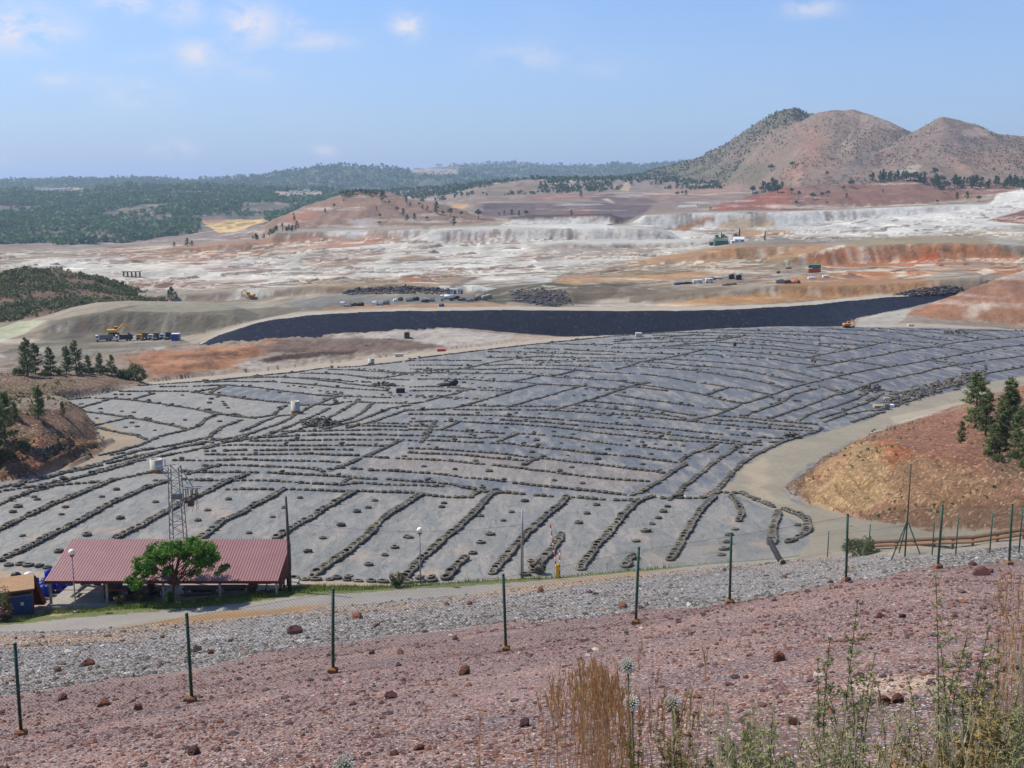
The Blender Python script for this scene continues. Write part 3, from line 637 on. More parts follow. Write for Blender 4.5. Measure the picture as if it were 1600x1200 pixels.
# verge and bank edges
paint((176,132,76), [(-300,1000),(0,992),(150,985),(330,962),(520,948),(660,940),(660,948),(520,962),(430,960),(330,975),(180,1000),(100,1010),(0,1015),(-300,1030)], ('grey','road'), 14, .9)
paint((176,140,96), [(660,940),(780,922),(900,905),(1000,896),(1220,878),(1300,872),(1230,882),(1000,902),(800,928),(680,946)], ('grey','road','verge'), 8, .9)
paint((170,158,140), [(1300,868),(1400,866),(1600,850),(1600,842),(1400,852),(1300,862)], ('road','verge','dirt'), 4, .8)
paint((182,160,132), [(55,960),(110,950),(150,950),(180,944),(130,956),(90,965)], ('verge','dirt','road'), 3, .8)
paint((226,200,168), [(1340,1060),(1440,1055),(1490,1070),(1440,1085),(1350,1088),(1310,1075)], ('pink',), 16, 1)
paint((176,140,120), [(1100,1090),(1250,1080),(1350,1040),(1340,1130),(1150,1130)], ('pink',), 20, .3)
paint((104,82,84), [(100,1120),(330,1060),(620,1010),(900,985),(900,1000),(600,1040),(300,1110)], ('pink',), 25, .75)
paint((120,98,102), [(600,1110),(900,1060),(1300,1000),(1300,1020),(900,1090)], ('pink',), 25, .7)
# --- pit floor and beyond
paint((188,128,90), [(180,560),(240,548),(330,545),(400,535),(430,530),(440,540),(380,560),(400,572),(330,583),(230,592),(228,575)], FARZ, 14, .95)
for p in [[(250,556),(330,552),(400,548),(330,558)],[(300,566),(360,562),(330,572),(290,574)],[(420,534),(470,530),(440,538)]]: paint((120,92,78), p, FARZ, 5, .8)
for p in [[(230,570),(280,562),(330,566),(260,574)],[(330,540),(400,538),(380,546),(330,548)]]: paint((214,160,118), p, FARZ, 6, .7)
paint((126,104,96), [(400,540),(460,530),(600,528),(700,530),(720,540),(640,548),(500,555),(420,552)], FARZ, 14, .85)
paint((84,66,58), [(405,562),(430,556),(500,550),(560,548),(550,555),(470,560),(420,566)], FARZ, 3, .95)
paint((206,200,194), [(512,524),(530,519),(545,524),(600,518),(660,515),(700,512),(730,516),(760,520),(800,522),(820,530),(760,545),(690,540),(620,530),(545,527),(515,528)], FARZ, 4, .85)
paint((196,172,146), [(800,524),(850,522),(893,528),(880,533),(800,540)], FARZ, 3, .9)
paint((204,198,192), [(360,572),(400,562),(430,568),(470,565),(500,555),(520,556),(450,575),(400,580)], FARZ, 4, .7)
paint((190,178,160), [(290,600),(400,577),(560,557),(700,541),(820,527),(893,524),(893,532),(820,540),(700,552),(560,570),(400,590),(300,606)], FARZ, 2, .85)
paint((190,186,178), [(1338,514),(1340,498),(1385,487),(1425,483),(1410,500),(1392,512)], FARZ+('orange_hill','wall'), 2, 1)
GY = (144,140,128)
paint(GY, [(0,552),(60,535),(80,500),(170,486),(200,478),(400,472),(500,474),(520,462),(760,460),(780,470),(480,484),(420,497),(340,520),(310,535),(200,548),(60,575)], FARZ, 4, .95)
paint((172,168,156), [(190,485),(230,474),(350,472),(520,470),(500,480),(400,481),(300,488),(210,487)], FARZ, 3, .9)
paint((118,114,112), [(95,528),(130,500),(150,497),(140,515),(120,530)], FARZ, 6, .8)
paint((198,202,178), [(-60,540),(0,512),(30,502),(75,500),(40,522),(0,535),(-60,560)], FARZ+('scrub_hill',), 2, .95)
paint((156,150,138), [(140,536),(200,526),(300,522),(300,534),(250,540),(150,542)], FARZ, 3, .9)
paint((188,180,166), [(280,528),(400,500),(470,486),(470,490),(400,506),(300,536)], FARZ+('wall',), 1.5, .9)
paint((150,152,152), [(440,472),(530,460),(780,462),(800,470),(640,474),(520,478),(460,482)], FARZ, 3, .85)
paint((196,164,134), [(500,483),(530,476),(800,472),(800,480),(640,482),(520,487)], FARZ, 3, .6)
paint((118,118,102), [(740,468),(770,452),(800,442),(860,437),(960,438),(1000,445),(930,452),(860,455),(830,462),(790,476)], FARZ, 3, .95)
paint((84,86,96), [(798,455),(830,450),(885,455),(896,478),(860,480),(800,470)], FARZ, 5, .9)
paint((126,114,98), [(890,452),(960,445),(970,455),(930,478),(896,478)], FARZ, 5, .9)
paint((152,140,122), [(930,478),(970,455),(1010,450),(1120,448),(1170,450),(1100,470),(1000,478)], FARZ, 4, .9)
paint((200,162,120), [(1000,478),(1100,466),(1200,454),(1480,445),(1480,455),(1330,464),(1200,474),(1100,478)], FARZ, 3, .9)
paint((176,168,156), [(980,474),(1100,459),(1160,449),(1230,432),(1260,435),(1180,452),(1100,466),(1000,476)], FARZ, 2, .8)
paint((190,150,112), [(1200,440),(1300,425),(1400,425),(1480,440),(1470,452),(1330,458),(1220,455)], FARZ, 6, .8)
paint((200,140,96), [(1240,400),(1310,385),(1440,380),(1560,385),(1600,400),(1600,430),(1480,425),(1330,440),(1290,420),(1230,410)], FARZ, 6, .85)
paint((210,120,74), [(1420,398),(1470,395),(1460,415),(1420,412)], FARZ, 8, .7)
for p in [[(1240,400),(1270,392),(1320,382),(1320,386),(1260,402)],[(1310,420),(1345,418),(1415,422),(1415,427),(1340,424)],[(1430,413),(1460,411),(1462,415),(1432,417)],[(1525,425),(1545,418),(1560,425),(1535,430)],[(1585,410),(1600,400),(1600,420)]]:
    paint((222,212,200), p, FARZ, 2, .85)
# pale tailings
WH = (206,206,205)
paint(WH, [(0,415),(60,405),(200,402),(300,400),(420,402),(440,385),(520,360),(620,360),(800,352),(960,352),(1150,366),(1130,383),(1000,402),(880,424),(860,440),(760,452),(560,440),(440,445),(300,438),(200,440),(120,435),(60,420)], FARZ, 5, .9)
paint((214,216,216), [(780,352),(800,343),(830,338),(960,336),(952,350),(960,358),(900,358)], FARZ, 2, .95)
paint((212,214,216), [(985,353),(1005,337),(1100,332),(1255,330),(1290,329),(1500,320),(1600,318),(1700,316),(1700,345),(1480,368),(1350,374),(1200,362),(1060,358)], FARZ, 3, .95)
paint((196,148,112), [(1050,358),(1075,348),(1110,338),(1120,342),(1085,355),(1070,362)], FARZ, 2, .9)
paint((206,184,150), [(1120,350),(1150,340),(1200,340),(1210,352),(1160,360),(1120,358)], FARZ, 4, .8)
paint((222,224,226), [(1545,320),(1560,303),(1600,296),(1700,292),(1700,310),(1600,318)], FARZ, 2, .95)
paint((160,104,80), [(1540,345),(1600,328),(1700,322),(1700,345),(1600,350)], FARZ, 3, .9)
paint((176,164,140), [(1320,372),(1480,366),(1600,352),(1700,350),(1700,378),(1480,382),(1330,386)], FARZ, 6, .8)
paint((190,190,186), [(1530,360),(1600,350),(1600,380),(1560,385)], FARZ, 6, .7)
paint((188,144,116), [(350,392),(400,385),(440,368),(520,364),(560,372),(640,372),(600,384),(500,392),(400,400),(330,402)], FARZ, 6, .8)
paint((186,142,112), [(200,402),(260,392),(360,386),(420,390),(400,400),(300,408),(210,412)], FARZ, 5, .8)
paint((188,150,126), [(100,400),(200,385),(330,380),(420,372),(440,365),(420,385),(340,392),(200,400)], FARZ, 6, .7)
paint((170,148,136), [(468,402),(500,393),(560,388),(598,392),(600,404),(560,414),(500,420),(470,414)], FARZ, 4, .85)
paint((172,158,146), [(830,384),(880,379),(1000,381),(1080,380),(1000,396),(920,406),(850,408),(800,398)], FARZ, 6, .6)
paint((188,132,104), [(560,362),(610,360),(640,365),(600,376),(560,376)], FARZ, 4, .5)
for x in range(700, 800, 11):
    paint((160,126,108), [(x,364),(x+4,363),(x+3,379),(x-2,381)], FARZ, 2, .7)
paint((176,150,130), [(610,405),(650,398),(700,408),(690,412),(620,413)], FARZ, 4, .7)
paint((176,158,132), [(445,436),(560,430),(700,428),(760,430),(700,448),(560,452),(470,452)], FARZ, 4, .9)
paint((192,126,92), [(630,432),(690,430),(685,442),(632,442)], FARZ, 4, .8)
paint((178,140,140), [(660,424),(725,420),(722,428),(660,430)], FARZ, 3, .7)
paint((158,118,104), [(200,443),(300,438),(420,436),(420,442),(330,448),(250,452)], FARZ, 4, .8)
paint((150,112,104), [(300,410),(420,414),(440,420),(330,425)], FARZ, 4, .55)
paint((216,216,214), [(370,448),(420,440),(450,445),(420,462),(385,466),(350,470)], FARZ, 5, .8)
paint((224,226,224), [(680,448),(760,444),(780,450),(760,455),(700,454)], FARZ, 2, .9)
paint((124,116,120), [(700,448),(740,432),(745,436),(715,450)], FARZ, 3, .7)
paint((218,220,222), [(440,372),(520,363),(620,360),(615,363),(520,367)], FARZ, 1.5, .9)
paint((220,222,222), [(460,393),(560,385),(650,375),(740,360),(742,362),(650,379),(560,390)], FARZ, 1.5, .8)
paint((214,216,216), [(400,432),(560,424),(640,410),(760,400),(800,388),(820,392),(760,414),(640,430),(500,436)], FARZ, 6, .8)
paint((188,156,124), [(860,440),(880,432),(1000,405),(1080,392),(1150,383),(1260,378),(1300,384),(1250,408),(1100,420),(980,430),(900,440)], FARZ, 4, .95)
paint((158,146,116), [(930,430),(1000,416),(1150,408),(1250,402),(1240,412),(1100,424),(960,436)], FARZ, 4, .8)
paint((206,168,128), [(860,442),(960,433),(1100,424),(1160,424),(1100,432),(900,446)], FARZ, 3, .8)
paint((160,156,150), [(1110,382),(1150,372),(1300,366),(1360,372),(1300,380),(1180,384)], FARZ, 3, .8)
paint((206,168,132), [(1155,360),(1200,358),(1250,362),(1200,370),(1155,368)], FARZ, 2, .8)
_r = random.Random(77)
for k in range(230):
    if k < 150: u0, v0 = _r.uniform(60, 900), _r.uniform(386, 452)
    else: u0, v0 = _r.uniform(860, 1600), _r.uniform(384, 446)
    L = _r.uniform(18, 95); sl_ = _r.uniform(-.10, .05); w_ = _r.uniform(.7, 2.2); P_ = []
    top = [(u0+L*i/5, v0+sl_*L*i/5+_r.uniform(-1.2, 1.2)) for i in range(6)]
    P_ = top+[(x, y+w_*(1-abs(2*i/5-1)*.7)) for i, (x, y) in reversed(list(enumerate(top)))]
    paint(_r.choice([(226,226,222),(216,212,204),(150,122,98),(132,112,98),(120,108,100),(178,150,120),(172,112,84),(196,190,182)]) if k < 150 else _r.choice([(216,200,180),(150,122,92),(186,122,80),(132,116,96),(206,160,112)]), P_, ('mine','top','face'), .8, .8)
# terraces of the old pit
paint((112,96,98), [(740,336),(760,318),(920,316),(1020,320),(1000,336),(960,352),(930,338),(830,342)], FARZ, 4, .95)
paint((126,108,98), [(745,334),(800,322),(870,322),(860,338),(800,344)], FARZ, 8, .7)
paint((158,108,84), [(870,326),(920,322),(930,336),(880,338)], FARZ, 6, .6)
paint((170,124,100), [(820,306),(900,302),(1010,306),(1000,312),(900,310),(830,314)], FARZ, 3, .8)
paint((124,104,100), [(920,306),(960,303),(1010,310),(1030,318),(950,318),(920,313)], FARZ, 3, .9)
paint((206,184,160), [(940,311),(950,310),(962,318),(955,318)], FARZ, 1.5, .8)
paint((156,142,132), [(820,300),(850,282),(900,279),(1120,281),(1130,290),(1000,300),(900,302)], FARZ, 3, .9)
paint((210,190,150), [(965,298),(978,284),(988,284),(982,299)], FARZ, 1.5, .8)
paint((184,142,116), [(1000,300),(1100,292),(1150,288),(1160,300),(1080,312),(1020,308)], FARZ, 5, .7)
paint((200,202,204), [(1060,320),(1090,319),(1090,323),(1058,324)], FARZ, 1, .9)
paint((146,128,104), [(740,300),(820,285),(870,280),(860,285),(830,300),(760,312)], FARZ, 6, .8)
paint((255,208,120), [(314,344),(400,343),(410,342),(420,346),(395,352),(370,362),(342,364),(325,355)], ('forest_hill','terrace','cone_hill','mine','plain'), 1.5, 1)
paint((226,176,100), [(705,318),(730,318),(725,326),(705,324)], FARZ+('cone_hill',), 1, .9)
for p in [[(420,309),(425,299),(505,298),(512,305),(470,311)],[(56,304),(60,296),(132,293),(128,300),(90,305)],[(640,268),(650,261),(716,266),(712,273),(670,273)]]: paint((206,186,160), p, ('forest_hill','ridge_left','ridge_middle','terrace','plain'), 1.5, .8)
for k in range(26): x = -100+k*29+(k*37)%17; y = 300+(k*53)%70; paint((138,112,100), [(x,y),(x+26,y-5),(x+44,y+2),(x+30,y+7),(x+6,y+6)], ('forest_hill',), 8, .8)
# cone hill, tree hill, orange hill, mountains
paint((190,116,88), [(460,335),(500,322),(480,345),(440,352)], ('cone_hill',), 8, .6)
paint((186,150,124), [(440,372),(480,356),(600,352),(700,352),(600,375)], ('cone_hill',), 8, .5)
paint((200,198,196), [(540,345),(580,342),(590,352),(570,358)], ('cone_hill','mine'), 5, .7)
paint((184,96,66), [(1110,330),(1180,300),(1230,292),(1240,325)], ('tree_hill',), 10, .6)
paint((150,116,100), [(1230,285),(1330,284),(1320,300),(1240,300)], ('tree_hill',), 5, .8)
paint((140,100,86), [(1340,300),(1450,290),(1460,320),(1360,325)], ('tree_hill',), 16, .5)
paint((196,128,90), [(1380,512),(1420,495),(1470,470),(1490,470),(1440,500),(1400,515)], ('orange_hill',), 5, .7)
paint((214,196,176), [(1515,480),(1545,475),(1560,485),(1540,492),(1515,500),(1560,505),(1540,508),(1510,500)], ('orange_hill',), 8, .8)
paint((156,112,90), [(1500,455),(1600,430),(1600,470),(1520,470)], ('orange_hill',), 10, .6)
MZ = ('mountain_west','mountain_middle','mountain_east')
paint((104,112,86), [(930,285),(1060,252),(1100,240),(1160,204),(1215,168),(1245,161),(1280,172),(1260,185),(1180,225),(1120,258),(1060,285)], MZ, 14, .5)
paint((92,104,78), [(1000,275),(1100,262),(1200,250),(1190,280),(1000,290)], MZ, 16, .5)
paint((196,138,110), [(1260,200),(1280,190),(1290,230),(1260,275),(1220,280),(1250,240)], MZ, 14, .5)
paint((214,190,170), [(1313,230),(1334,200),(1338,200),(1318,228)], MZ, 2, .8)
paint((206,180,158), [(1330,178),(1370,182),(1425,198),(1400,205),(1370,200),(1320,240),(1310,240),(1350,200)], MZ, 6, .6)
paint((140,128,128), [(1300,280),(1370,225),(1420,200),(1410,215),(1350,260),(1310,285)], MZ, 8, .6)
paint((206,178,158), [(1500,205),(1545,198),(1560,210),(1510,215)], MZ, 6, .6)
paint((150,124,116), [(1400,215),(1470,195),(1520,215),(1440,250),(1400,250)], MZ, 12, .5)
paint((196,150,124), [(1600,225),(1600,260),(1480,270),(1440,280),(1500,250)], MZ, 14, .4)
paint((214,200,180), [(1400,270),(1425,258),(1440,258),(1430,272)], MZ, 3, .7)

def inpoly(u, v, P):
    inside = np.zeros(len(u), bool); n = len(P); j = n-1
    for i in range(n):
        xi, yi = P[i]; xj, yj = P[j]
        c = ((yi > v) != (yj > v))
        if yi != yj: inside ^= c & (u < (xj-xi)*(v-yi)/(yj-yi)+xi)
        j = i
    return inside
def project(X, Y, Z):
    d = Y*CP - Z*SP; return 800+F*X/d, 600-F*(Y*SP+Z*CP)/d

def build_terrain():
    su = np.concatenate([np.linspace(-2.6, -.62, 60), [sray(u, 600)[0] for u in np.arange(-180, 1781, SSTEP)], np.linspace(.62, 2.6, 60)]); su = np.unique(su)
    Yv = [0.3]
    while Yv[-1] < 12500:
        y = Yv[-1]
        k = .02 if y < 9 else .006 if y < 60 else .0042 if y < 130 else .0036 if y < 900 else .0045 if y < 2600 else .012
        Yv.append(y*(1+k*RSTEP)+.001)
    Yv = np.array(Yv); NS, NY = len(su), len(Yv)
    S, Y = np.meshgrid(su, Yv); S = S.ravel(); Y = Y.ravel()
    Z, zone = height(S, Y, info=True); X = S*Y
    u, v = project(X, Y, Z)
    col = np.zeros((len(X), 3))
    for n, i in ZI.items(): col[zone == i] = BASECOL[n]
    sc = np.interp(Y, [10, 100, 400, 1000, 3000], [.6, 5, 14, 40, 120])
    for lo, hi in ((5, 60), (60, 200), (200, 700), (700, 1600), (1600, 13000)):
        m = (Y >= lo) & (Y < hi)
    def wn(seed, wl): return fbm(X/wl, Y/wl, Z/wl*2, oct=4, seed=seed)
    nu = np.zeros(len(X)); nv = np.zeros(len(X))
    for lo, hi, wl in ((0, 60, 2.), (60, 200, 6.), (200, 700, 16.), (700, 1600, 45.), (1600, 13000, 150.)):
        m = (Y >= lo) & (Y < hi); nu[m] = fbm(X[m]/wl, Y[m]/wl, Z[m]/wl*2, 4, 7, .6); nv[m] = fbm(X[m]/wl, Y[m]/wl, Z[m]/wl*2, 4, 33, .6)
    isdirt = np.zeros(len(X), bool)
    for (zs, rough, a, c, P) in PAINT:
        ids = [ZI[z] for z in zs]
        m = np.isin(zone, ids) & (u > P[:,0].min()-rough*2) & (u < P[:,0].max()+rough*2) & (v > P[:,1].min()-rough) & (v < P[:,1].max()+rough)
        if not m.any(): continue
        k = np.where(m)[0]; ins = np.zeros(len(k))
        for (dx_, dy_) in ((0,0),(.45,.2),(-.45,-.2),(.2,-.45),(-.2,.45)):
            ins += inpoly(u[k]+(nu[k]*2.0+dx_)*rough*1.6, v[k]+(nv[k]*1.2+dy_*.6)*rough*.6, P)
        w = (ins/5*a)[:, None]; col[k] = col[k]*(1-w)+c*w
        if P[0, 0] == 314.: isfield = np.zeros(len(X), bool); isfield[k[ins >= 3]] = True
        if P.shape[0] in (len(DIRT), len(LAP), len(DIRT2)) and (P[0, 0] in (1900., 100., 1266.)): isdirt[k[ins >= 3]] = True
    # strata and washes of the worked ground
    m = (Y > 250)
    st = fbm(X[m]/90, Y[m]/60, Z[m]/2.2, 4, 71, .6); wash = fbm(X[m]/14, Y[m]/60, Z[m]/20, 4, 72, .6)
    far = np.isin(zone[m], [ZI[z] for z in ('mine','terrace','cone_hill','tree_hill','orange_hill')]); k = np.where(m)[0][far]; st = st[far]; wash = wash[far]
    wl = fbm(X[k]/9, Y[k]/40, Z[k]/30, 4, 73, .6); fc = benches(X[k], Y[k])[1]*np.isin(zone[k], [ZI['mine']])*(.85+wl*.5); fc = np.clip(fc, 0, .9)[:, None]
    col[k] = col[k]*(1-fc)+(C(136, 118, 102)+(C(170, 166, 162)-C(136, 118, 102))*np.clip(.5+wl*2.2, 0, 1)[:, None])*fc
    kf = np.where(zone == ZI['face'])[0]; gl = fbm(X[kf]/5, Y[kf]/70, Z[kf]/60, 4, 91, .6); gl2 = fbm(X[kf]/22, Y[kf]/70, Z[kf]/30, 3, 92, .6)
    w = np.clip(gl*1.8+gl2*1.6-.15, 0, .6)[:, None]; col[kf] = col[kf]*(1-w)+C(142, 122, 104)*w; w = np.clip(-gl*1.8-.25, 0, .5)[:, None]; col[kf] = col[kf]*(1-w)+C(206, 204, 202)*w; col[kf] *= 1.06
    rim = (benches(X[k], Y[k])[2]*np.isin(zone[k], [ZI['mine']])*.6)[:, None]; col[k] = col[k]*(1-rim)+C(224, 220, 214)*rim
    lightc = C(216, 212, 206); dark = C(152, 134, 118)
    w1 = np.clip(st*2.2-.35, 0, .55)[:, None]; col[k] = col[k]*(1-w1)+lightc*w1
    w2 = np.clip(-st*2.2-.45, 0, .35)[:, None]; col[k] = col[k]*(1-w2)+dark*w2
    col[k] *= (1+wash*.35)[:, None]
    m = np.where(zone == ZI['pink'])[0]; a = fbm(X[m]/5, Y[m]/1.6, oct=5, seed=81, gain=.6); b = fbm(X[m]/1.3, Y[m]/.7, oct=4, seed=82, gain=.6)
    w = np.clip(a*3.0, 0, .8)[:, None]; col[m] = col[m]*(1-w)+C(104, 90, 96)*w; w = np.clip(-a*2-.1+b*.9, 0, .6)[:, None]; col[m] = col[m]*(1-w)+C(162, 132, 120)*w
    m = np.where(zone == ZI['grey'])[0]; a = fbm(X[m]/6, Y[m]/4, oct=5, seed=83, gain=.6); w = np.clip(a*2-.3, 0, .5)[:, None]; col[m] = col[m]*(1-w)+C(150, 132, 122)*w; w = np.clip(-a*2-.2, 0, .5)[:, None]; col[m] = col[m]*(1-w)+C(124, 122, 124)*w
    k = np.isin(zone, [ZI[q] for q in ('mine', 'top', 'face')]); col[k] = .27*(col[k]/.27)**1.4*np.array((.97, 1.0, 1.0))
    zone2 = zone.copy(); zone2[isdirt & np.isin(zone, [ZI['liner'], ZI['right_cut'], ZI['left_bank'], ZI['dirt'], ZI['verge'], ZI['road'], ZI['track'], ZI['tree_mound']])] = 100
    I = np.arange(NS*NY).reshape(NY, NS)
    zone2[isfield] = 101; k = zone == ZI['liner']; col[k] *= np.array((.95, 1.0, .97))
    Q = np.stack([I[:-1,:-1].ravel(), I[:-1,1:].ravel(), I[1:,1:].ravel(), I[1:,:-1].ravel()], 1)
    V = np.stack([X, Y, Z], 1)
    OB = [('ground', 'pink_gravel', ['pink']), ('gravel_bank', 'grey_gravel', ['grey']), ('path', 'asphalt_path', ['road']), ('verge', 'grass_soil', ['verge']), ('yard', 'dirt', ['dirt']),
          ('ground_liner', 'dusty_liner', ['liner']), ('track', 'dirt', ['track', 'rim']), ('pit_floor', 'far_earth', ['pit']), ('pit_wall', 'black_liner', ['wall']), ('mine_ground', 'far_earth', ['mine', 'top', 'face']),
          ('mine_terraces', 'far_earth', ['terrace']), ('valley', 'forest_soil', ['plain']), ('wheat_field', 'dirt', [101]), ('dirt_road', 'dirt', [100]), ('earth_bank', 'cut_earth', ['left_bank']), ('earth_mound', 'cut_earth', ['tree_mound']),
          ('earth_cutting', 'cut_earth', ['right_cut']), ('scrub_hill', 'far_earth', ['scrub_hill']), ('orange_hill', 'far_earth', ['orange_hill']), ('cone_hill', 'far_earth', ['cone_hill']), ('red_hill', 'far_earth', ['tree_hill']),
          ('mountain', 'far_hill', ['mountain_west', 'mountain_middle', 'mountain_east']), ('wooded_hill', 'forest_soil', ['forest_hill']), ('horizon_hills', 'forest_soil', ['ridge_left', 'ridge_middle'])]
    fz = zone2[Q[:, 0]]
    for name, mat, zs in OB:
        ids = [ZI[z] if isinstance(z, str) else z for z in zs]; q = Q[np.isin(fz, ids)]
        if len(q) == 0: continue
        used = np.unique(q); remap = np.full(len(V), -1, np.int64); remap[used] = np.arange(len(used))
        o = link(name, mesh_np(name, V[used], remap[q], mat, col[used])); tag(o, kind='structure')
    # everything outside the field of view: the slope the viewer stands on and the plain all round
    xs = np.linspace(-40, 40, 41); ys = np.linspace(-60, .32, 31); A, B = np.meshgrid(xs, ys)
    zz = -1.72 + .12*np.minimum(B, 0)*0 + .05*fbm(A/3, B/3, seed=3); zz = np.where(np.abs(A) > 2, zz-np.maximum(np.abs(A)-2, 0)*.02, zz)
    I = np.arange(A.size).reshape(A.shape); Q2 = np.stack([I[:-1,:-1].ravel(), I[:-1,1:].ravel(), I[1:,1:].ravel(), I[1:,:-1].ravel()], 1)
    tag(link('hilltop', mesh_np('hilltop', np.stack([A.ravel(), B.ravel(), zz.ravel()], 1), Q2, 'pink_gravel', np.tile(BASECOL['pink'], (A.size, 1)))), kind='structure')
    R = 16000; ang = np.linspace(0, 2*np.pi, 49)[:-1]; v2 = [(0, 0, -90)]+[(R*math.cos(a), R*math.sin(a), -60) for a in ang]
    tag(link('plain', mesh_np('plain', v2, [(0, 1+i, 1+(i+1) % 48) for i in range(48)], 'forest_soil', np.tile(BASECOL['plain'], (49, 1)))), kind='structure')
    print('terrain verts', len(V))
SSTEP = globals().get('SSTEP', 2.5); RSTEP = globals().get('RSTEP', 1.0)
build_terrain()
# ------------------------------------------------------------------ tyres on the liner
def tyre_prof(R=.46, w=.26, r_in=.25):
    h = w/2
    return [(r_in, -h*.55), (r_in+.03, -h*.95), (R-.07, -h), (R-.01, -h*.62), (R, 0), (R-.01, h*.62), (R-.07, h), (r_in+.03, h*.95), (r_in, h*.55), (r_in+.05, h*.35), (r_in+.05, -h*.35)]
def tyre_mesh(name, R, w, n=26):
    mb = MB(); p = tyre_prof(R, w, R*.54); mb.lathe(p, n, closed=True)
    for k in range(n):                       # tread blocks round the rim
        a = 2*math.pi*(k+.5)/n
        for zz in (-w*.2, w*.2): mb.box((math.cos(a)*R*.995, math.sin(a)*R*.995, zz), (.035, R*.14, w*.26), Matrix.Rotation(a, 3, 'Z'))
    me = bpy.data.meshes.new(name); me.from_pydata(mb.v, [], mb.f); me.materials.append(MATS['tyre_rubber'])
    me.polygons.foreach_set('use_smooth', [i < n*11 for i in range(len(mb.f))]); me.update(); return me
TM = [tyre_mesh('tyre', .44, .24), tyre_mesh('tyre', .40, .22), tyre_mesh('tyre', .47, .27), tyre_mesh('tyre', .42, .28)]
# (label words, spacing, shingled, pixel polyline)
ROWS = []
def row(pts, sp=.84, sh=False, name=None, w=1): ROWS.append((name, sp, sh, pts, w))
sl = [  # the slanting rows in front: dense, leaning on each other
 ([(175,752),(125,772),(80,790),(37,810),(0,827),(-40,845)], 'first slanting row at the far left edge of the liner'),
 ([(265,752),(225,765),(175,787),(125,815),(75,840),(32,860),(8,870)], 'slanting row that ends left of the blue barrels'),
 ([(387,742),(350,757),(325,770),(287,785),(260,800),(225,820),(182,842),(150,858)], 'slanting row passing behind the lattice pylon'),
 ([(444,766),(426,778),(400,790),(380,802),(360,810),(345,817),(320,838),(300,850)], 'slanting row ending behind the middle of the red roof'),
 ([(552,770),(532,782),(510,794),(490,808),(472,818),(452,830),(430,842)], 'slanting row ending behind the right end of the red roof'),
 ([(655,775),(625,795),(605,807),(585,825),(572,840),(555,852),(540,865),(517,880),(500,892),(487,902)], 'slanting row between the wooden pole and the right globe lamp'),
 ([(780,770),(768,774),(756,786),(744,800),(730,812),(716,826),(700,838),(686,850),(670,864),(658,874),(640,894),(632,905)], 'slanting row running down to the right globe lamp'),
 ([(884,779),(876,790),(860,802),(844,818),(828,832),(812,848),(804,858),(792,870),(780,884),(768,898)], 'slanting row crossing the pale thin pole'),
 ([(1020,777),(996,785),(977,804),(961,826),(948,840),(932,858),(918,875),(905,895)], 'slanting row right of the striped poles'),
 ([(1116,780),(1100,796),(1088,812),(1080,828),(1068,846),(1058,864),(1046,882)], 'slanting row reaching the green fence tops near the dirt road'),
]
for p, n in sl: row(p, .52, True, n)
row([(878,836),(870,850),(860,864),(848,876),(836,890),(832,898)], .55, True, 'short row just left of the striped poles')
row([(726,875),(714,884),(706,896),(698,904)], .52, True, 'short row between the two lamps and the pale pole')
row([(990,876),(982,880),(977,892)], .5, True, 'very short row above the gravel bank')
row([(1142,778),(1150,788),(1156,802),(1158,812),(1152,824)], .75, True, 'short hooked row near the dirt road bend')
row([(1216,806),(1214,820),(1208,836),(1206,856),(1204,872)], .50, True, 'thick upright row at the right corner of the liner')
row([(1224,801),(1236,807),(1250,814),(1260,824),(1261,840),(1258,854),(1244,866),(1228,873)], .62, True, 'curved row round the right corner of the liner')
row([(456,904),(471,905),(488,905),(504,907),(525,903),(538,906),(552,908),(568,909),(585,909),(601,909),(617,911),(633,909),(675,907),(692,908)], 1.02, False, 'loose row along the near edge beside the grass')
row([(3,873),(15,882),(30,880),(45,883),(60,884),(72,886),(88,888)], 1.05, False, 'loose row behind the blue barrels')
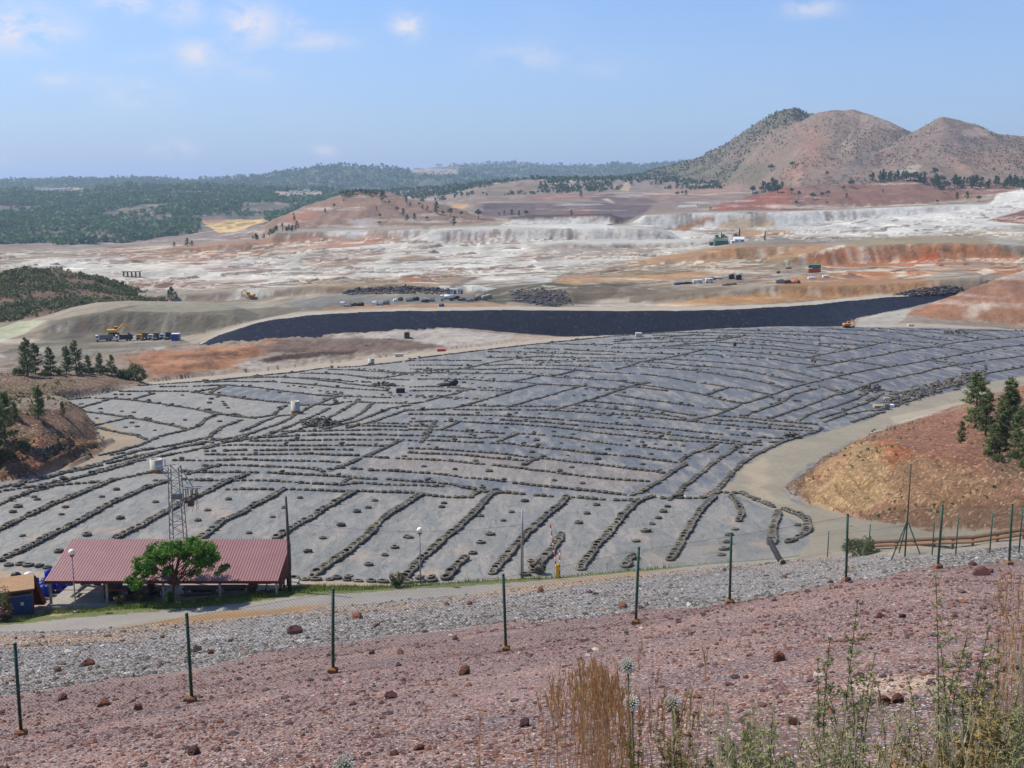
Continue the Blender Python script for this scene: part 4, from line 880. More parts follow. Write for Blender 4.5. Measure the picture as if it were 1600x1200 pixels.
H = '''187,612 250,612 295,612 325,616 400,626|90,626 140,622 200,625 250,631 300,639 335,647 400,654|217,602 325,596|250,605 300,604 355,602|210,624 240,615|302,614 350,604|120,640 168,625|110,641 175,649 225,656 275,667 290,671
342,647 322,655 312,666 295,672 250,682 217,697 175,709 87,725 50,737|145,666 205,652|147,667 175,675 212,681 230,687|377,657 350,667 327,683 300,690 250,700 175,712|400,665 380,674|400,675 375,682 337,689 300,695 250,707 200,717 137,732 100,740 20,762
400,685 350,692 300,705 250,715 212,722 162,737 75,757 0,769 -60,785|225,702 155,725 75,745 0,762 -60,776|332,692 275,700 237,712 175,730 120,747 50,768 0,789 -60,812|242,737 175,752 140,755 85,759 50,769|265,752 250,751 235,752
320,597 348,594 378,591 404,590 440,590 468,592 520,597 570,603 608,608|320,598 360,596 390,597 420,597 460,600 490,602 540,607 580,610 608,612|320,603 354,602 372,604 404,606 430,610 460,614 496,618 528,620|532,620 570,621 600,622 616,622
320,596 400,588 464,582 480,579 512,575 560,573 600,569 640,564|512,578 550,579 590,581 640,584|470,584 506,585 540,587 570,590 604,591 632,586|572,592 600,593 640,595|468,591 512,593 550,597 580,598|540,600 570,603 640,604
528,620 500,630 484,636 460,650 448,658 428,666 404,673 372,685|470,633 516,633|320,617 342,617 360,620 390,624 420,628 452,630 472,634 500,632|324,617 338,610 354,602|320,642 340,645 360,650 380,652 406,653 428,649 440,638 448,634
458,648 432,651 410,660 394,669 374,676|514,638 492,650 468,661 440,672 410,682|516,634 536,629 554,628|560,625 546,636 520,650 490,664 460,675 434,682|584,630 570,642 550,654 520,664 500,670|640,634 610,638 586,648 560,658 536,664 500,672
640,640 610,650 580,661 540,670|554,628 584,630 640,631|440,675 492,674 540,673 600,672 640,673|576,661 640,663|540,666 610,667 640,668|320,687 372,685 420,684 480,681 540,680 600,680 640,681|320,692 360,690 400,690 460,689 520,688 580,688 628,688
320,702 336,698 370,696 420,697 490,697 550,696 612,698|320,706 380,704 440,704 500,703 554,704|320,711 380,711 440,710 490,710 520,712 560,713|270,720 320,720 360,719 386,718 420,720 460,721 500,722 532,724|320,728 364,727 404,729 440,730 464,732 490,734 504,737|295,742 320,733 344,728
285,738 320,739 360,739 416,739 450,741 480,742 510,744 540,746 570,749 600,750 640,753 676,755 706,758 732,764 758,767|285,750 320,752 380,751 432,752 460,754 490,757 520,758 534,759 560,756 600,758 640,759 694,761|534,756 548,749
353,766 380,766 416,766 444,766 480,767 520,768 540,769 570,768 600,769 640,770 658,772 680,776 704,778 738,778|738,776 748,769 758,767|760,769 788,771 820,773 848,776 880,778 900,778 924,780 960,783 1000,783|658,692 680,660
532,732 560,734 580,736 610,737 640,739 670,740 700,743 720,746 750,749 780,752 810,756 840,760 880,764 920,768 960,772 992,775|578,714 604,716 640,718 670,719 700,721 730,724 752,726 780,729 812,732 830,735 860,738 890,742 920,746 960,750 990,752 1018,754
640,702 660,702 690,703 720,705 760,707 790,710 820,714 840,716 870,719 900,723 930,726 960,730 990,734 1018,736 1040,740|640,708 680,710 720,711 760,715 790,718 824,721|640,689 670,689 700,690 730,692 772,693 788,693 812,696 840,699 870,702 900,705 930,709 960,712 990,714 1010,718 1040,721 1060,724
640,681 680,682 720,684 750,685 780,683|640,672 680,672 720,674 750,676 780,677 808,678 840,680 870,682 900,687 930,691 960,695 1000,698 1040,703 1076,707|808,678 796,683 780,689|842,716 828,722 816,728|640,666 688,667|688,672 718,659
630,688 604,700 580,710 556,720 530,732 505,738|640,660 680,659 720,659 760,662 810,664 850,667 890,671 930,676 960,679 1000,683 1040,687 1080,690 1120,692 1150,694 1190,697|784,657 820,659 860,661 900,665 960,671 990,672 1020,676 1050,680 1080,684 1120,687 1170,692
640,648 670,648 720,649 740,649 780,650 820,653 860,655 900,658 960,663 1000,666 1040,670 1080,675 1120,679 1160,681 1200,685 1224,686|682,640 730,641 780,641 820,641 866,642 910,644 960,648 990,650 1020,653 1060,657 1090,660 1120,663 1160,667 1200,670 1240,673 1272,674
720,634 760,635 790,635 840,636 872,637|896,634 930,637 960,640 1000,644 1040,649 1060,653 1080,657|916,628 960,632 990,635 1020,639 1050,645 1090,650|960,620 1010,627 1040,630 1080,635 1134,641
1080,657 1120,648 1160,633 1206,620 1240,610 1264,604 1280,601 1320,593 1356,586 1388,581 1420,575 1452,568 1480,563 1512,556 1540,550 1570,544 1600,541 1640,537|1158,653 1190,640 1220,631 1240,620 1260,615 1275,612
1196,657 1220,649 1240,641 1260,635 1280,629 1306,620 1318,619 1346,609 1380,600 1410,595 1440,590 1460,584 1494,577 1530,571 1560,566 1600,560 1640,555|1244,661 1260,649 1280,642 1306,636 1330,628 1350,620 1360,614|1280,654 1310,646 1332,638 1356,630 1380,618|1290,660 1320,648 1350,643 1384,641
1280,673 1260,680 1246,684 1228,690 1210,697 1190,706 1176,714 1160,726 1148,738 1136,750 1124,762 1108,776|1332,660 1356,652 1380,644|1392,620 1420,616 1450,609 1480,605 1510,598 1540,591 1570,586 1600,580 1640,574|1396,636 1424,628 1450,618 1480,609 1510,602
1116,650 1160,653 1200,658 1240,661 1280,664|1116,657 1160,659 1190,662 1220,665 1272,670|1176,692 1220,692|1108,706 1140,707 1186,710|1120,694 1104,702 1080,710 1066,720 1072,726 1048,738 1040,745 1020,760 1000,771 990,773|1154,697 1144,702 1140,707 1120,722 1100,738 1080,752 1064,764 1058,775 1045,783
1062,780 1090,781 1104,780 1120,772|1120,772 1140,773 1160,773 1170,778 1180,785 1200,792 1212,798|640,564 680,563 720,564 752,564|640,571 690,571 736,572|640,577 660,578 680,579 724,578 760,580 800,579 846,580 880,582 920,586 960,589
830,558 800,562 768,567 744,573 720,578 670,580 640,584|640,584 700,585 740,587 780,588 820,589 846,592 880,595 920,597 960,600|654,594 692,595 732,596 768,599 796,600 828,602 844,604 880,606 906,607 930,610 960,612|846,592 824,596 800,600|896,585 876,591 856,592
640,606 680,606 720,609 744,612 780,613 796,613|640,612 670,612 696,613 728,613|736,610 716,616 690,621 660,629 640,632|836,605 810,611 780,620 752,627 726,634 708,638 684,640 640,642|906,608 880,614 850,622 820,630 792,637|960,616 940,622 916,628 894,634 866,641|1010,602 985,608 960,616
816,564 850,565 890,567 960,569|756,572 788,572 820,573 860,574 900,576 940,580|830,558 860,558 900,561 960,563|760,559 800,559 830,558|764,550 820,551 880,553 960,557|820,545 880,547 960,551|850,537 900,539 960,539|640,562 700,554 760,547 820,540 890,532 960,525 1040,520
960,537 1010,536 1050,535 1120,534|960,531 1020,530 1100,530 1140,528 1162,525|1044,542 1080,538 1120,533 1144,528|960,544 1010,544 1046,546 1088,548 1140,552 1180,556 1210,559 1250,564 1280,568 1310,572|1036,542 1080,542 1116,542 1140,545 1170,548 1210,550 1240,553 1280,558
1120,536 1160,539 1190,542 1220,545 1250,550 1280,554|1130,526 1180,530 1220,535 1280,543 1328,550|960,552 1000,554 1040,556 1066,558|1064,559 1110,558 1160,562 1200,566 1240,574 1280,578|960,563 1010,564 1050,566 1080,568 1110,571 1140,574 1170,577 1200,582 1230,587 1260,594 1280,598
960,569 1000,570 1040,572 1060,576 1090,579 1120,581 1150,585 1180,590 1210,596 1240,601 1260,604|988,577 1020,580 1050,583 1080,586 1110,590 1140,595 1170,599 1200,605 1230,612|1096,550 1064,558 1036,565 1000,570 984,577 960,583|960,589 1000,591 1040,595 1080,602 1110,606 1136,610 1160,612 1180,616 1204,620
960,600 990,604 1010,607 1040,611 1070,615 1100,620 1130,628 1160,632|1100,621 1120,615 1140,610|960,614 970,608 1000,610 1044,615|1040,519 1100,520 1160,521 1220,522 1280,525|1110,515.5 1160,516 1210,517 1280,519|1020,524 1080,525 1160,525 1200,526 1240,531 1280,534|1280,561 1254,565|1280,579 1260,582
1280,513 1340,515 1400,519 1440,527 1460,530 1492,534|1280,519 1320,520 1370,525 1400,532 1436,536 1466,539|1280,524 1320,530 1346,535 1376,538|1280,539 1320,540 1348,543 1364,543|1388,537 1420,542 1450,546|1460,545 1490,548 1514,553|1360,513 1420,516 1460,520 1500,525 1530,530
1440,514 1500,516 1530,522 1560,528|1500,515 1560,517 1600,518|1330,570 1360,575 1388,580|1280,587 1304,590 1328,593|1310,597 1350,604|1346,609 1392,616 1410,618|1456,569 1480,573 1496,576|1496,580 1516,585|1280,608 1318,619
1280,560 1310,554 1346,547 1366,541 1384,536|1280,579 1320,571 1346,565 1374,560 1404,553 1436,548 1460,545 1472,541 1500,536 1530,532 1570,529 1600,526 1640,524|960,534 1040,527 1100,522'''
for ln in H.split('\n'):
    for seg in ln.split('|'):
        row([tuple(float(a) for a in p.split(',')) for p in seg.split()])
SINGLES = '''690,793 693.6,787 820,784 799,801.6 786,815 766,835.6 751,848 738.6,864.6 751,807 932,790 917,803.6 904,818 830,879 821,901 640,840 468.6,779 444,794 426,808 357,781.6 324,798 389,833.6 585.6,783 557.6,800.6 533,821 575,794 481,862 504.5,841 576,882 601,867 617,855 636,839
20,800 28,792 53,777 58,781 96,804 102,793 35,836 92,862 136,836 188,810 159,777 182,766 243,785 309,814 1148,839 1139,848 1136,860 1131,872 1127,882 1036,780 1046,783 1043,793.6 1036,802 1028.6,812.6 1018.6,822 1009,834 994,850 1246,836
669,695 662,729.6 711,734 764,737 743,721 790,669 831,706.6 886.6,712 934,718 893,731 866,751.6 910,756 877,693 838,689 823.6,683.6 910,698.6 949.6,703 865,675 895,679 1017,710 1004,726 1067,697 981,689 1003,691 1024,694 1046,696 843,647 806,646 746,646 694,646 727,654 766,655 704,655 645,655 735,679 741,681 1157,700 1147,704 1172,703
151,654 158,645 190,643 209,645 196,668 206,661 214,667 242,673 289,657 343,659 330,624 327,630 340,621 352,634 356,638 350,631 348,628 262,635 157,639 180,617 190,617 202,617 125,632 128,631 285,618 342,614'''
SING = [tuple(float(a) for a in p.split(',')) for p in SINGLES.replace('\n', ' ').split()]
def hitf(u, v):
    Y = onf(u, v); s, t = sray(u, v)
    for _ in range(3):
        z = float(height(s, Y)[0]); Y2 = z/t; Y = Y*.4+Y2*.6 if abs(Y2-Y) < 15 else Y
    return Y, s
import bisect
def tyres():
    rnd = random.Random(11); T = []       # (X, Y, z, rot, mesh, tiltdir, tilt, rowname, single)
    ftab_v = np.linspace(505, 990, 400); ftab = np.array([onf(800, v) for v in ftab_v])
    def fast(u, v): Y = float(np.interp(v, ftab_v, ftab)); s = sray(u, v)[0]; return s*Y, Y
    def corr(X, Y, u, v):      # follow the uneven ground so that the row still meets its line
        return X, Y
    P = []
    for (name, sp, sh, pts, w) in ROWS:
        w3 = [Vector((*fast(u, v), 0)) for (u, v) in pts]; L = [0]
        for a, b in zip(w3, w3[1:]): L.append(L[-1]+(b-a).length)
        d = rnd.random()*.3; tot = L[-1]; ph = rnd.random()*10
        while d < tot:
            i = min(bisect.bisect_right(L, d)-1, len(w3)-2); f = (d-L[i])/max(L[i+1]-L[i], 1e-6); p = w3[i].lerp(w3[i+1], f); dr = (w3[i+1]-w3[i]).normalized()
            nrm = Vector((-dr.y, dr.x, 0)); jit = .07 if sh else .09; p = p + nrm*(rnd.uniform(-jit, jit)+(.05 if sh else .13)*math.sin(d*.23+ph)+(.03 if sh else .07)*math.sin(d*.9+ph*2)) + dr*rnd.uniform(-.05, .05)
            tl = rnd.uniform(.15, .36) if sh else abs(rnd.gauss(0, .05))
            if rnd.random() > (.015 if sh else .03): P.append((p.x, p.y, rnd.random()*6.28, rnd.randrange(4), math.atan2(dr.y, dr.x) if sh else rnd.random()*6.28, tl, name, False, .02 if sh else 0))
            if not sh and rnd.random() < .05: P.append((p.x+nrm.x*.3, p.y+nrm.y*.3, 0, rnd.randrange(4), rnd.random()*6.28, rnd.uniform(.05, .3), name, False, .2))
            d += sp*rnd.uniform(.93, 1.1)
    for (u, v) in SING:
        x, y = fast(u, v); P.append((x, y, rnd.random()*6.28, rnd.randrange(4), rnd.random()*6.28, abs(rnd.gauss(0, .05)), None, (u, v), 0))
    # loose tyres dotted over the far panels, in loose lines
    field = [np.array([(330,600),(640,568),(880,535),(1110,520),(1580,520),(1590,570),(1480,590),(1350,625),(1200,685),(1050,690),(860,650),(640,660),(560,640),(500,625)], float)]
    cx = 330
    for k in range(150):
        u0, v0 = rnd.uniform(340, 1590), rnd.uniform(520, 690)
        if not inpoly(np.array([u0]), np.array([v0]), field[0])[0]: continue
        du = rnd.uniform(8, 20); n = rnd.randrange(2, 9)
        for j in range(n):
            u = u0+du*j*rnd.uniform(.9, 1.1); v = v0+(u-u0)*.085+rnd.uniform(-1, 1)
            if inpoly(np.array([u]), np.array([v]), field[0])[0]:
                x, y = fast(u, v); P.append((x, y, 0, rnd.randrange(4), 0, 0, None, False, 0))
    # heaps
    for (u, v, n, R) in [(502,664,60,3.2),(1358,614,26,3),(600,604,22,2.6),(1240,684,16,1.6),(1490,521,30,4),(842,897,7,.6),(1270,573,5,1),(700,600,5,.8)]:
        x, y = fast(u, v)
        for k in range(n):
            a = rnd.random()*6.28; q = R*rnd.random()**.6; P.append((x+q*math.cos(a), y+q*math.sin(a)*.8, rnd.random()*6, rnd.randrange(4), rnd.random()*6.28, rnd.uniform(.1, 1.2), 'h', False, max(0, (1-q/R))*1.0*rnd.random()+.1))
    for k in range(330):       # untidy band along the right-hand edge road
        f = rnd.random(); u = 1380+f*160; v = 634-f*42+rnd.gauss(0, 1)*4; x, y = fast(u, v)
        P.append((x, y, 0, rnd.randrange(4), rnd.random()*6.28, abs(rnd.gauss(0, .25)), 'h', False, .1+.2*rnd.random()))
    A = np.array([[p[0], p[1]] for p in P]); Z = height(A[:, 0]/A[:, 1], A[:, 1])
    e = .6; Zx = (height((A[:, 0]+e)/A[:, 1], A[:, 1])-Z)/e; Zy = (height(A[:, 0]/(A[:, 1]+e), A[:, 1]+e)-Z)/e
    u, v = project(A[:, 0], A[:, 1], Z)
    dist = np.hypot(A[:, 0], A[:, 1]); inv = (u > -5) & (u < 1605) & (v < 1200)
    hid = (u > 88) & (u < 452) & (v > 846)        # behind the shed roof
    size = np.where(inv & ~hid, 1/dist, 0); order = np.argsort(-size); near = set(order[:296].tolist())
    D = np.array([(.43,.24),(.39,.22),(.46,.26),(.41,.27)])
    VV = []; FF = []; CC = []; base = 0; n = 12
    for i, (x, y, rz, mi, td, tl, name, single, lift) in enumerate(P):
        k_ = rnd.choice((.82, .92, 1.0, 1.0, 1.08, 1.18))*(.98 if name and 'slanting' in name else .95); R, w = D[mi]*k_; nrm = Vector((-Zx[i], -Zy[i], 1)).normalized(); q = Vector((0, 0, 1)).rotation_difference(nrm).to_matrix()
        ax = Vector((-math.sin(td), math.cos(td), 0)); Rm = q @ Matrix.Rotation(tl, 3, ax) @ Matrix.Rotation(rz, 3, 'Z')
        zc = Z[i]+w/2+lift-.015 + math.sin(min(tl, 1.2))*R*(.72 if name else 1.0)*.8
        if i in near:
            o = link('tyre', TM[mi], loc=(x, y, zc)); o.rotation_euler = Rm.to_euler(); o.scale = (k_,)*3
            side = 'left' if u[i] < 800 else 'right'
            if single:
                f = 'loose tyre lying flat between '
                # which rows is it between?
                o['category'] = 'tyre'; SINGLE_OBJS.append((o, u[i], v[i]))
            else: tag(o, 'worn dusty tyre in the %s' % name if name and name != 'h' else 'worn dusty tyre in a row crossing the liner behind the slanting rows', 'tyre', 'tyres of the %s' % name if name and name != 'h' else 'tyres in the cross rows')
        else:
            pr = np.array([(R*.54, -w*.28), (R-.04, -w/2), (R, 0), (R-.04, w/2), (R*.56, w*.42), (R*.56, -w*.2)]); m = len(pr)
            a = np.arange(n)*2*np.pi/n; V = np.stack([np.outer(np.cos(a), pr[:, 0]), np.outer(np.sin(a), pr[:, 0]), np.tile(pr[:, 1], (n, 1))], -1).reshape(-1, 3)
            V = V @ np.array(Rm).T + np.array([x, y, zc]); VV.append(V)
            k = np.arange(n)[:, None]; j = (k+1) % n; r_ = np.arange(m)[None]; r2 = (r_+1) % m
            FF.append(np.stack([k*m+r_, j*m+r_, j*m+r2, k*m+r2], -1).reshape(-1, 4)+base); base += n*m
            g = .60*rnd.uniform(.55, 1.35); c = np.array(lin((106, 104, 96) if rnd.random() < .7 else (134, 124, 104), g)); CC.append(np.tile(c, (n*m, 1)))
    o = link('tyres', mesh_np('tyres', np.concatenate(VV), np.concatenate(FF), 'tyre_rubber_far', np.concatenate(CC))); tag(o, 'thousands of old tyres laid in long lines over the liner', 'tyres', kind='stuff')
    print('tyres', len(P), 'near to', dist[order[295]])
SINGLE_OBJS = []
tyres()
SLN = [(n, p) for (n, sp, sh, p, w) in ROWS if n and 'slanting' in n]
def single_labels():
    used = {}
    for o, u, v in SINGLE_OBJS:
        # x of each slanting row at this height
        xs = []
        for n, p in SLN:
            vv = [q[1] for q in p]; uu = [q[0] for q in p]
            if vv[0] <= v: xs.append((float(np.interp(v, vv, uu)), n))
        xs.sort(); i = sum(1 for x, n in xs if x < u)
        key = (i, v > 765); used.setdefault(key, []).append((v, u, o, xs[i][1] if i < len(xs) else 'right corner of the liner'))
    ordn = ['farthest', 'second farthest', 'third farthest', 'fourth farthest', 'fifth farthest', 'sixth farthest', 'seventh farthest', 'eighth farthest', 'ninth farthest', 'tenth farthest', 'eleventh farthest', 'twelfth farthest']
    for key, L in used.items():
        L.sort(key=lambda t: (t[0], t[1]))
        for k, (v, u, o, n) in enumerate(L):
            nm = n.replace('slanting row', 'row').replace('near the dirt road', 'near the road')
            if len(L) <= len(ordn): o['label'] = ('%s loose tyre left of the %s' % (ordn[k], nm)) if len(L) > 1 else 'only loose tyre left of the %s' % nm.replace(' near the road', '')
            else: o['label'] = 'loose tyre lying flat in the panels left of the %s' % nm
            o['group'] = 'loose tyres left of the %s' % nm
            if len(o['label'].split()) > 16: o['label'] = o['label'].replace(' that ends', '').replace(' the ', ' ')
single_labels()

# ------------------------------------------------------------------ near fence of green posts and wire
def vec_ground(x, y): return Vector((x, y, ground(x, y)))
def fence():
    bases = [(33,1150,18.8),(300,1097,19.8),(520,1053,21.5),(791,1013,23.2),(993,980,23.7),(1140,948,25.5),(1322,913,27.6),(1465,893,29),(1577,883,31)]
    bp = []
    for (u, v, Y) in bases: p = at(u, v-3, Y); bp.append(vec_ground(p.x, p.y))
    for sgn, (a, b) in ((-1, (0, 1)), (1, (-1, -2))):
        d = (bp[a]-bp[b]) if sgn == -1 else (bp[a]-bp[b]); q = bp[a]+d
        bp = [vec_ground(q.x, q.y)]+bp if sgn == -1 else bp+[vec_ground(q.x, q.y)]
    root = empty('chain_link_fence', bp[5], 'green post and wire mesh fence across the pink gravel slope', 'fence'); o0 = bp[5]
    tops = []
    rnd = random.Random(2)
    for p in bp:
        lean = Vector((rnd.uniform(-.07, .05), rnd.uniform(-.05, .05), 1.82+rnd.uniform(-.05, .04))); m = MB(); b = p-o0
        m.tube([b+Vector((0, 0, -.2)), b+lean*.5, b+lean], .032, 10); m.sphere(b+lean, .036, 10, 6)
        for h in (.35, .95, 1.55): m.tube([b+Vector((-.02, -.05, h)), b+Vector((.10, -.05, h+.01))], .006, 5)
        m.build('post', 'green_post', root, True); tops.append((b, b+lean*.985))
        f = MB(); f.box(b+Vector((0, 0, .03)), (.17+rnd.uniform(-.03, .05), .17, .20), Matrix.Rotation(rnd.uniform(-.3, .3), 3, 'Z'), .03); f.build('footing', 'concrete_tan', root)
    mesh = MB(); P = .075
    for (a0, a1), (b0, b1) in zip(tops, tops[1:]):
        L = (b0-a0).length; Hh = 1.78; nx = int(L/P); k = Hh/L
        def pt(x, z):
            f = x/L; g = z/Hh; return a0.lerp(b0, f).lerp(a1.lerp(b1, f), g)+Vector((0, -.04, 0))
        for sgn in (1, -1):
            for i in range(-int(Hh/P)-1, nx+int(Hh/P)+2):
                x0 = i*P; pts = []
                z_lo, z_hi = 0., Hh; xa, xb = (x0, x0+Hh) if sgn > 0 else (x0, x0-Hh)
                # clip to panel
                def clip(x, z, x2, z2):
                    t0, t1 = 0., 1.
                    dx = x2-x
                    for lo, hi in ((0, L),):
                        if dx > 0: t0 = max(t0, (lo-x)/dx); t1 = min(t1, (hi-x)/dx)
                        else: t0 = max(t0, (hi-x)/dx); t1 = min(t1, (lo-x)/dx)
                    return t0, t1
                t0, t1 = clip(xa, z_lo, xb, z_hi)
                if t1-t0 > .02:
                    mesh.tube([pt(xa+(xb-xa)*t0, Hh*t0), pt(xa+(xb-xa)*t1, Hh*t1)], .0018, 3, False)
        for z in (.03, .9, 1.76): mesh.tube([pt(0, z), pt(L*.5, z-.01), pt(L, z)], .0025, 4, False)
    mesh.build('wire_mesh', 'wire', root)
fence()
def fence2():
    pts = [(1295,868,76),(1358,866,73),(1455,872,60),(1493,870,54),(1545,868,50),(1592,864,46),(1640,858,43)]
    pts = [(1231+62,868,73),(1357,866,69),(1456,872,57),(1493,870,52.5),(1546,868,49.5),(1592,864,46.5),(1645,858,43.5)]
    P = []
    for u, v, Y in pts: p = at(u, v, Y); P.append(vec_ground(p.x, p.y))
    root = empty('roadside_fence', P[2], 'thin green wire fence along the road by the rusty rail', 'fence'); m = MB(); Hs = [1.9]*2+[2.0]*5
    for p, h in zip(P, Hs):
        b = p-P[2]; MB().tube([b+Vector((0, 0, -.2)), b+Vector((0, 0, h))], .035, 8).build('post', 'green_post', root, True)
    for i in range(len(P)-1):
        a, b = P[i]-P[2], P[i+1]-P[2]; n = int((b-a).length/.16)
        for z in np.arange(.1, 1.95, .16): m.tube([a+Vector((0, 0, z)), b+Vector((0, 0, z))], .0022, 3, False)
        for k in range(1, n): q = a.lerp(b, k/n); m.tube([q+Vector((0, 0, .05)), q+Vector((0, 0, 1.9))], .0020, 3, False)
    m.build('wire_mesh', 'wire', root)
fence2()
def guard_rail():
    pts = [(1333,863,73.5),(1400,856,66.5),(1460,851,61),(1520,847,56.5),(1600,841,52),(1680,834,49)]
    P = [at(u, v+4, Y) for u, v, Y in pts]; P = [vec_ground(p.x, p.y) for p in P]; o0 = P[2]
    root = empty('guard_rail', o0, 'long low rusty pipe rail running beside the road', 'rail')
    m = MB(); m.tube([p-o0+Vector((0, 0, .52)) for p in P], .11, 8); m.build('rail', 'rusty_steel', root, True)
    m = MB(); m.tube([p-o0+Vector((0, .1, .22)) for p in P], .09, 8); m.build('rail', 'concrete_tan', root, True)
    for i in range(len(P)-1):
        for f in (0, .5): q = P[i].lerp(P[i+1], f)-o0; MB().box(q+Vector((0, .05, .2)), (.12, .12, .7)).build('support', 'rusty_steel', root)
guard_rail()

# ------------------------------------------------------------------ lamps, poles, pylon
def lamp(u, v, Y, h, label):
    p = at(u, v, Y); g = vec_ground(p.x, p.y); root = empty('street_lamp', g, label, 'street lamp', 'globe street lamps beside the path')
    MB().box((0, 0, .06), (.34, .34, .16), None, .03).build('base', 'concrete', root)
    m = MB(); m.tube([(0, 0, 0), (0, 0, .9), (0, 0, .95), (0, 0, h-.45)], [.075, .07, .05, .04], 10); m.build('pole', 'grey_steel', root, True)
    m = MB(); m.lathe([(.02, h-.52), (.06, h-.5), (.19, h-.40), (.20, h-.37), (.05, h-.36)], 16); m.build('collar', 'rusty_steel', root, True)
    m = MB(); m.sphere((0, 0, h-.14), .235, 20, 14); m.build('globe', 'globe_glass', root, True)
lamp(119, 958, 78.3, 4.9, 'globe lamp on a thin pole before the left end of the red roofed shed')
lamp(657, 908, 83.6, 4.75, 'globe lamp on a thin pole standing before the rows of tyres')
def pole():
    p = at(453, 921, 81.2); g = vec_ground(p.x, p.y); root = empty('wooden_pole', g, 'tall dark wooden pole at the right end of the red roofed shed', 'pole')
    MB().tube([(0, 0, -.3), (.02, 0, 4), (-.05, 0, 7.6)], [.15, .12, .085], 10).build('shaft', 'old_wood', root, True)
    m = MB(); m.tube([(-.05, 0, 7.6), (-.05, 0, 7.72)], [.09, .02], 8); m.build('cap', 'grey_steel', root)
    p = at(815, 905, 85.6); g = vec_ground(p.x, p.y); root = empty('steel_pole', g, 'thin pale steel pole among the tyre rows near the bank', 'pole')
    MB().tube([(0, 0, -.2), (0, 0, 3), (0.05, 0, 5.9)], [.09, .075, .05], 10).build('shaft', 'galvanised', root, True)
    MB().tube([(.14, 0, -.1), (.12, 0, 3.2), (.06, 0, 5.6)], [.03, .03, .025], 6).build('stay', 'grey_steel', root, True)
    global PT; PT = g+Vector((.05, 0, 4.6))
pole()
def mast():
    p = at(1414, 868, 60.5); g = vec_ground(p.x, p.y); root = empty('braced_mast', g, 'tall thin mast on a splayed green tripod beside the road fence', 'mast')
    h = (sray(1414, 722)[1]-sray(1414, 868)[1])*60.5
    MB().tube([(0, 0, 0), (0, 0, h)], [.05, .04], 8).build('shaft', 'old_wood', root, True)
    for a in (math.radians(200), math.radians(-20), math.radians(90)):
        MB().tube([(math.cos(a)*.95, math.sin(a)*.95, -.1), (0, 0, 2.2)], .035, 6).build('leg', 'green_post', root, True)
    q = g+Vector((0, 0, 1.9)); m = MB(); n = 14; pts = []
    a = PT; b = q
    for i in range(n+1): f = i/n; pts.append(a.lerp(b, f)-a-Vector((0, 0, 1.2*4*f*(1-f))))
    m.tube(pts, .014, 5); o = m.build('sagging_cable', 'grey_steel', None, True, a); tag(o, 'thin cable hanging from the pale pole to the braced mast', 'cable')
    p2 = at(453, 815, 80.5); m = MB(); pts = [(p2).lerp(PT, i/10)-p2-Vector((0, 0, .7*4*(i/10)*(1-i/10))) for i in range(11)]
    m.tube(pts, .012, 5); o = m.build('sagging_cable', 'grey_steel', None, True, p2); tag(o, 'thin cable hanging from the wooden pole to the pale pole', 'cable')
mast()
def striped():
    def stripes(m, a, b, r, n):
        for i in range(n):
            m.mi = i % 2; m.tube([a.lerp(b, i/n), a.lerp(b, (i+1)/n)], r, 8)
    g0 = at(871, 907, 85.2); g = vec_ground(g0.x, g0.y); root = empty('road_barrier', g, 'raised red and white barrier arm on a yellow stand', 'barrier')
    MB().box((0, 0, .5), (.26, .26, 1.05), None, .04).build('stand', 'yellow_paint', root)
    MB().box((0, 0, 1.08), (.30, .22, .16), None, .03).build('hinge', 'yellow_paint', root)
    m = MB(); top = at(860, 820, 85.2)-g; stripes(m, Vector((-.02, 0, .25)), top, .05, 14); m.build('arm', ['white_paint', 'red_paint'], root, True)
    m = MB(); stripes(m, Vector((.16, 0, .0)), Vector((.18, 0, 2.45)), .05, 8); m.build('rest', ['white_paint', 'red_paint'], root, True)
striped()
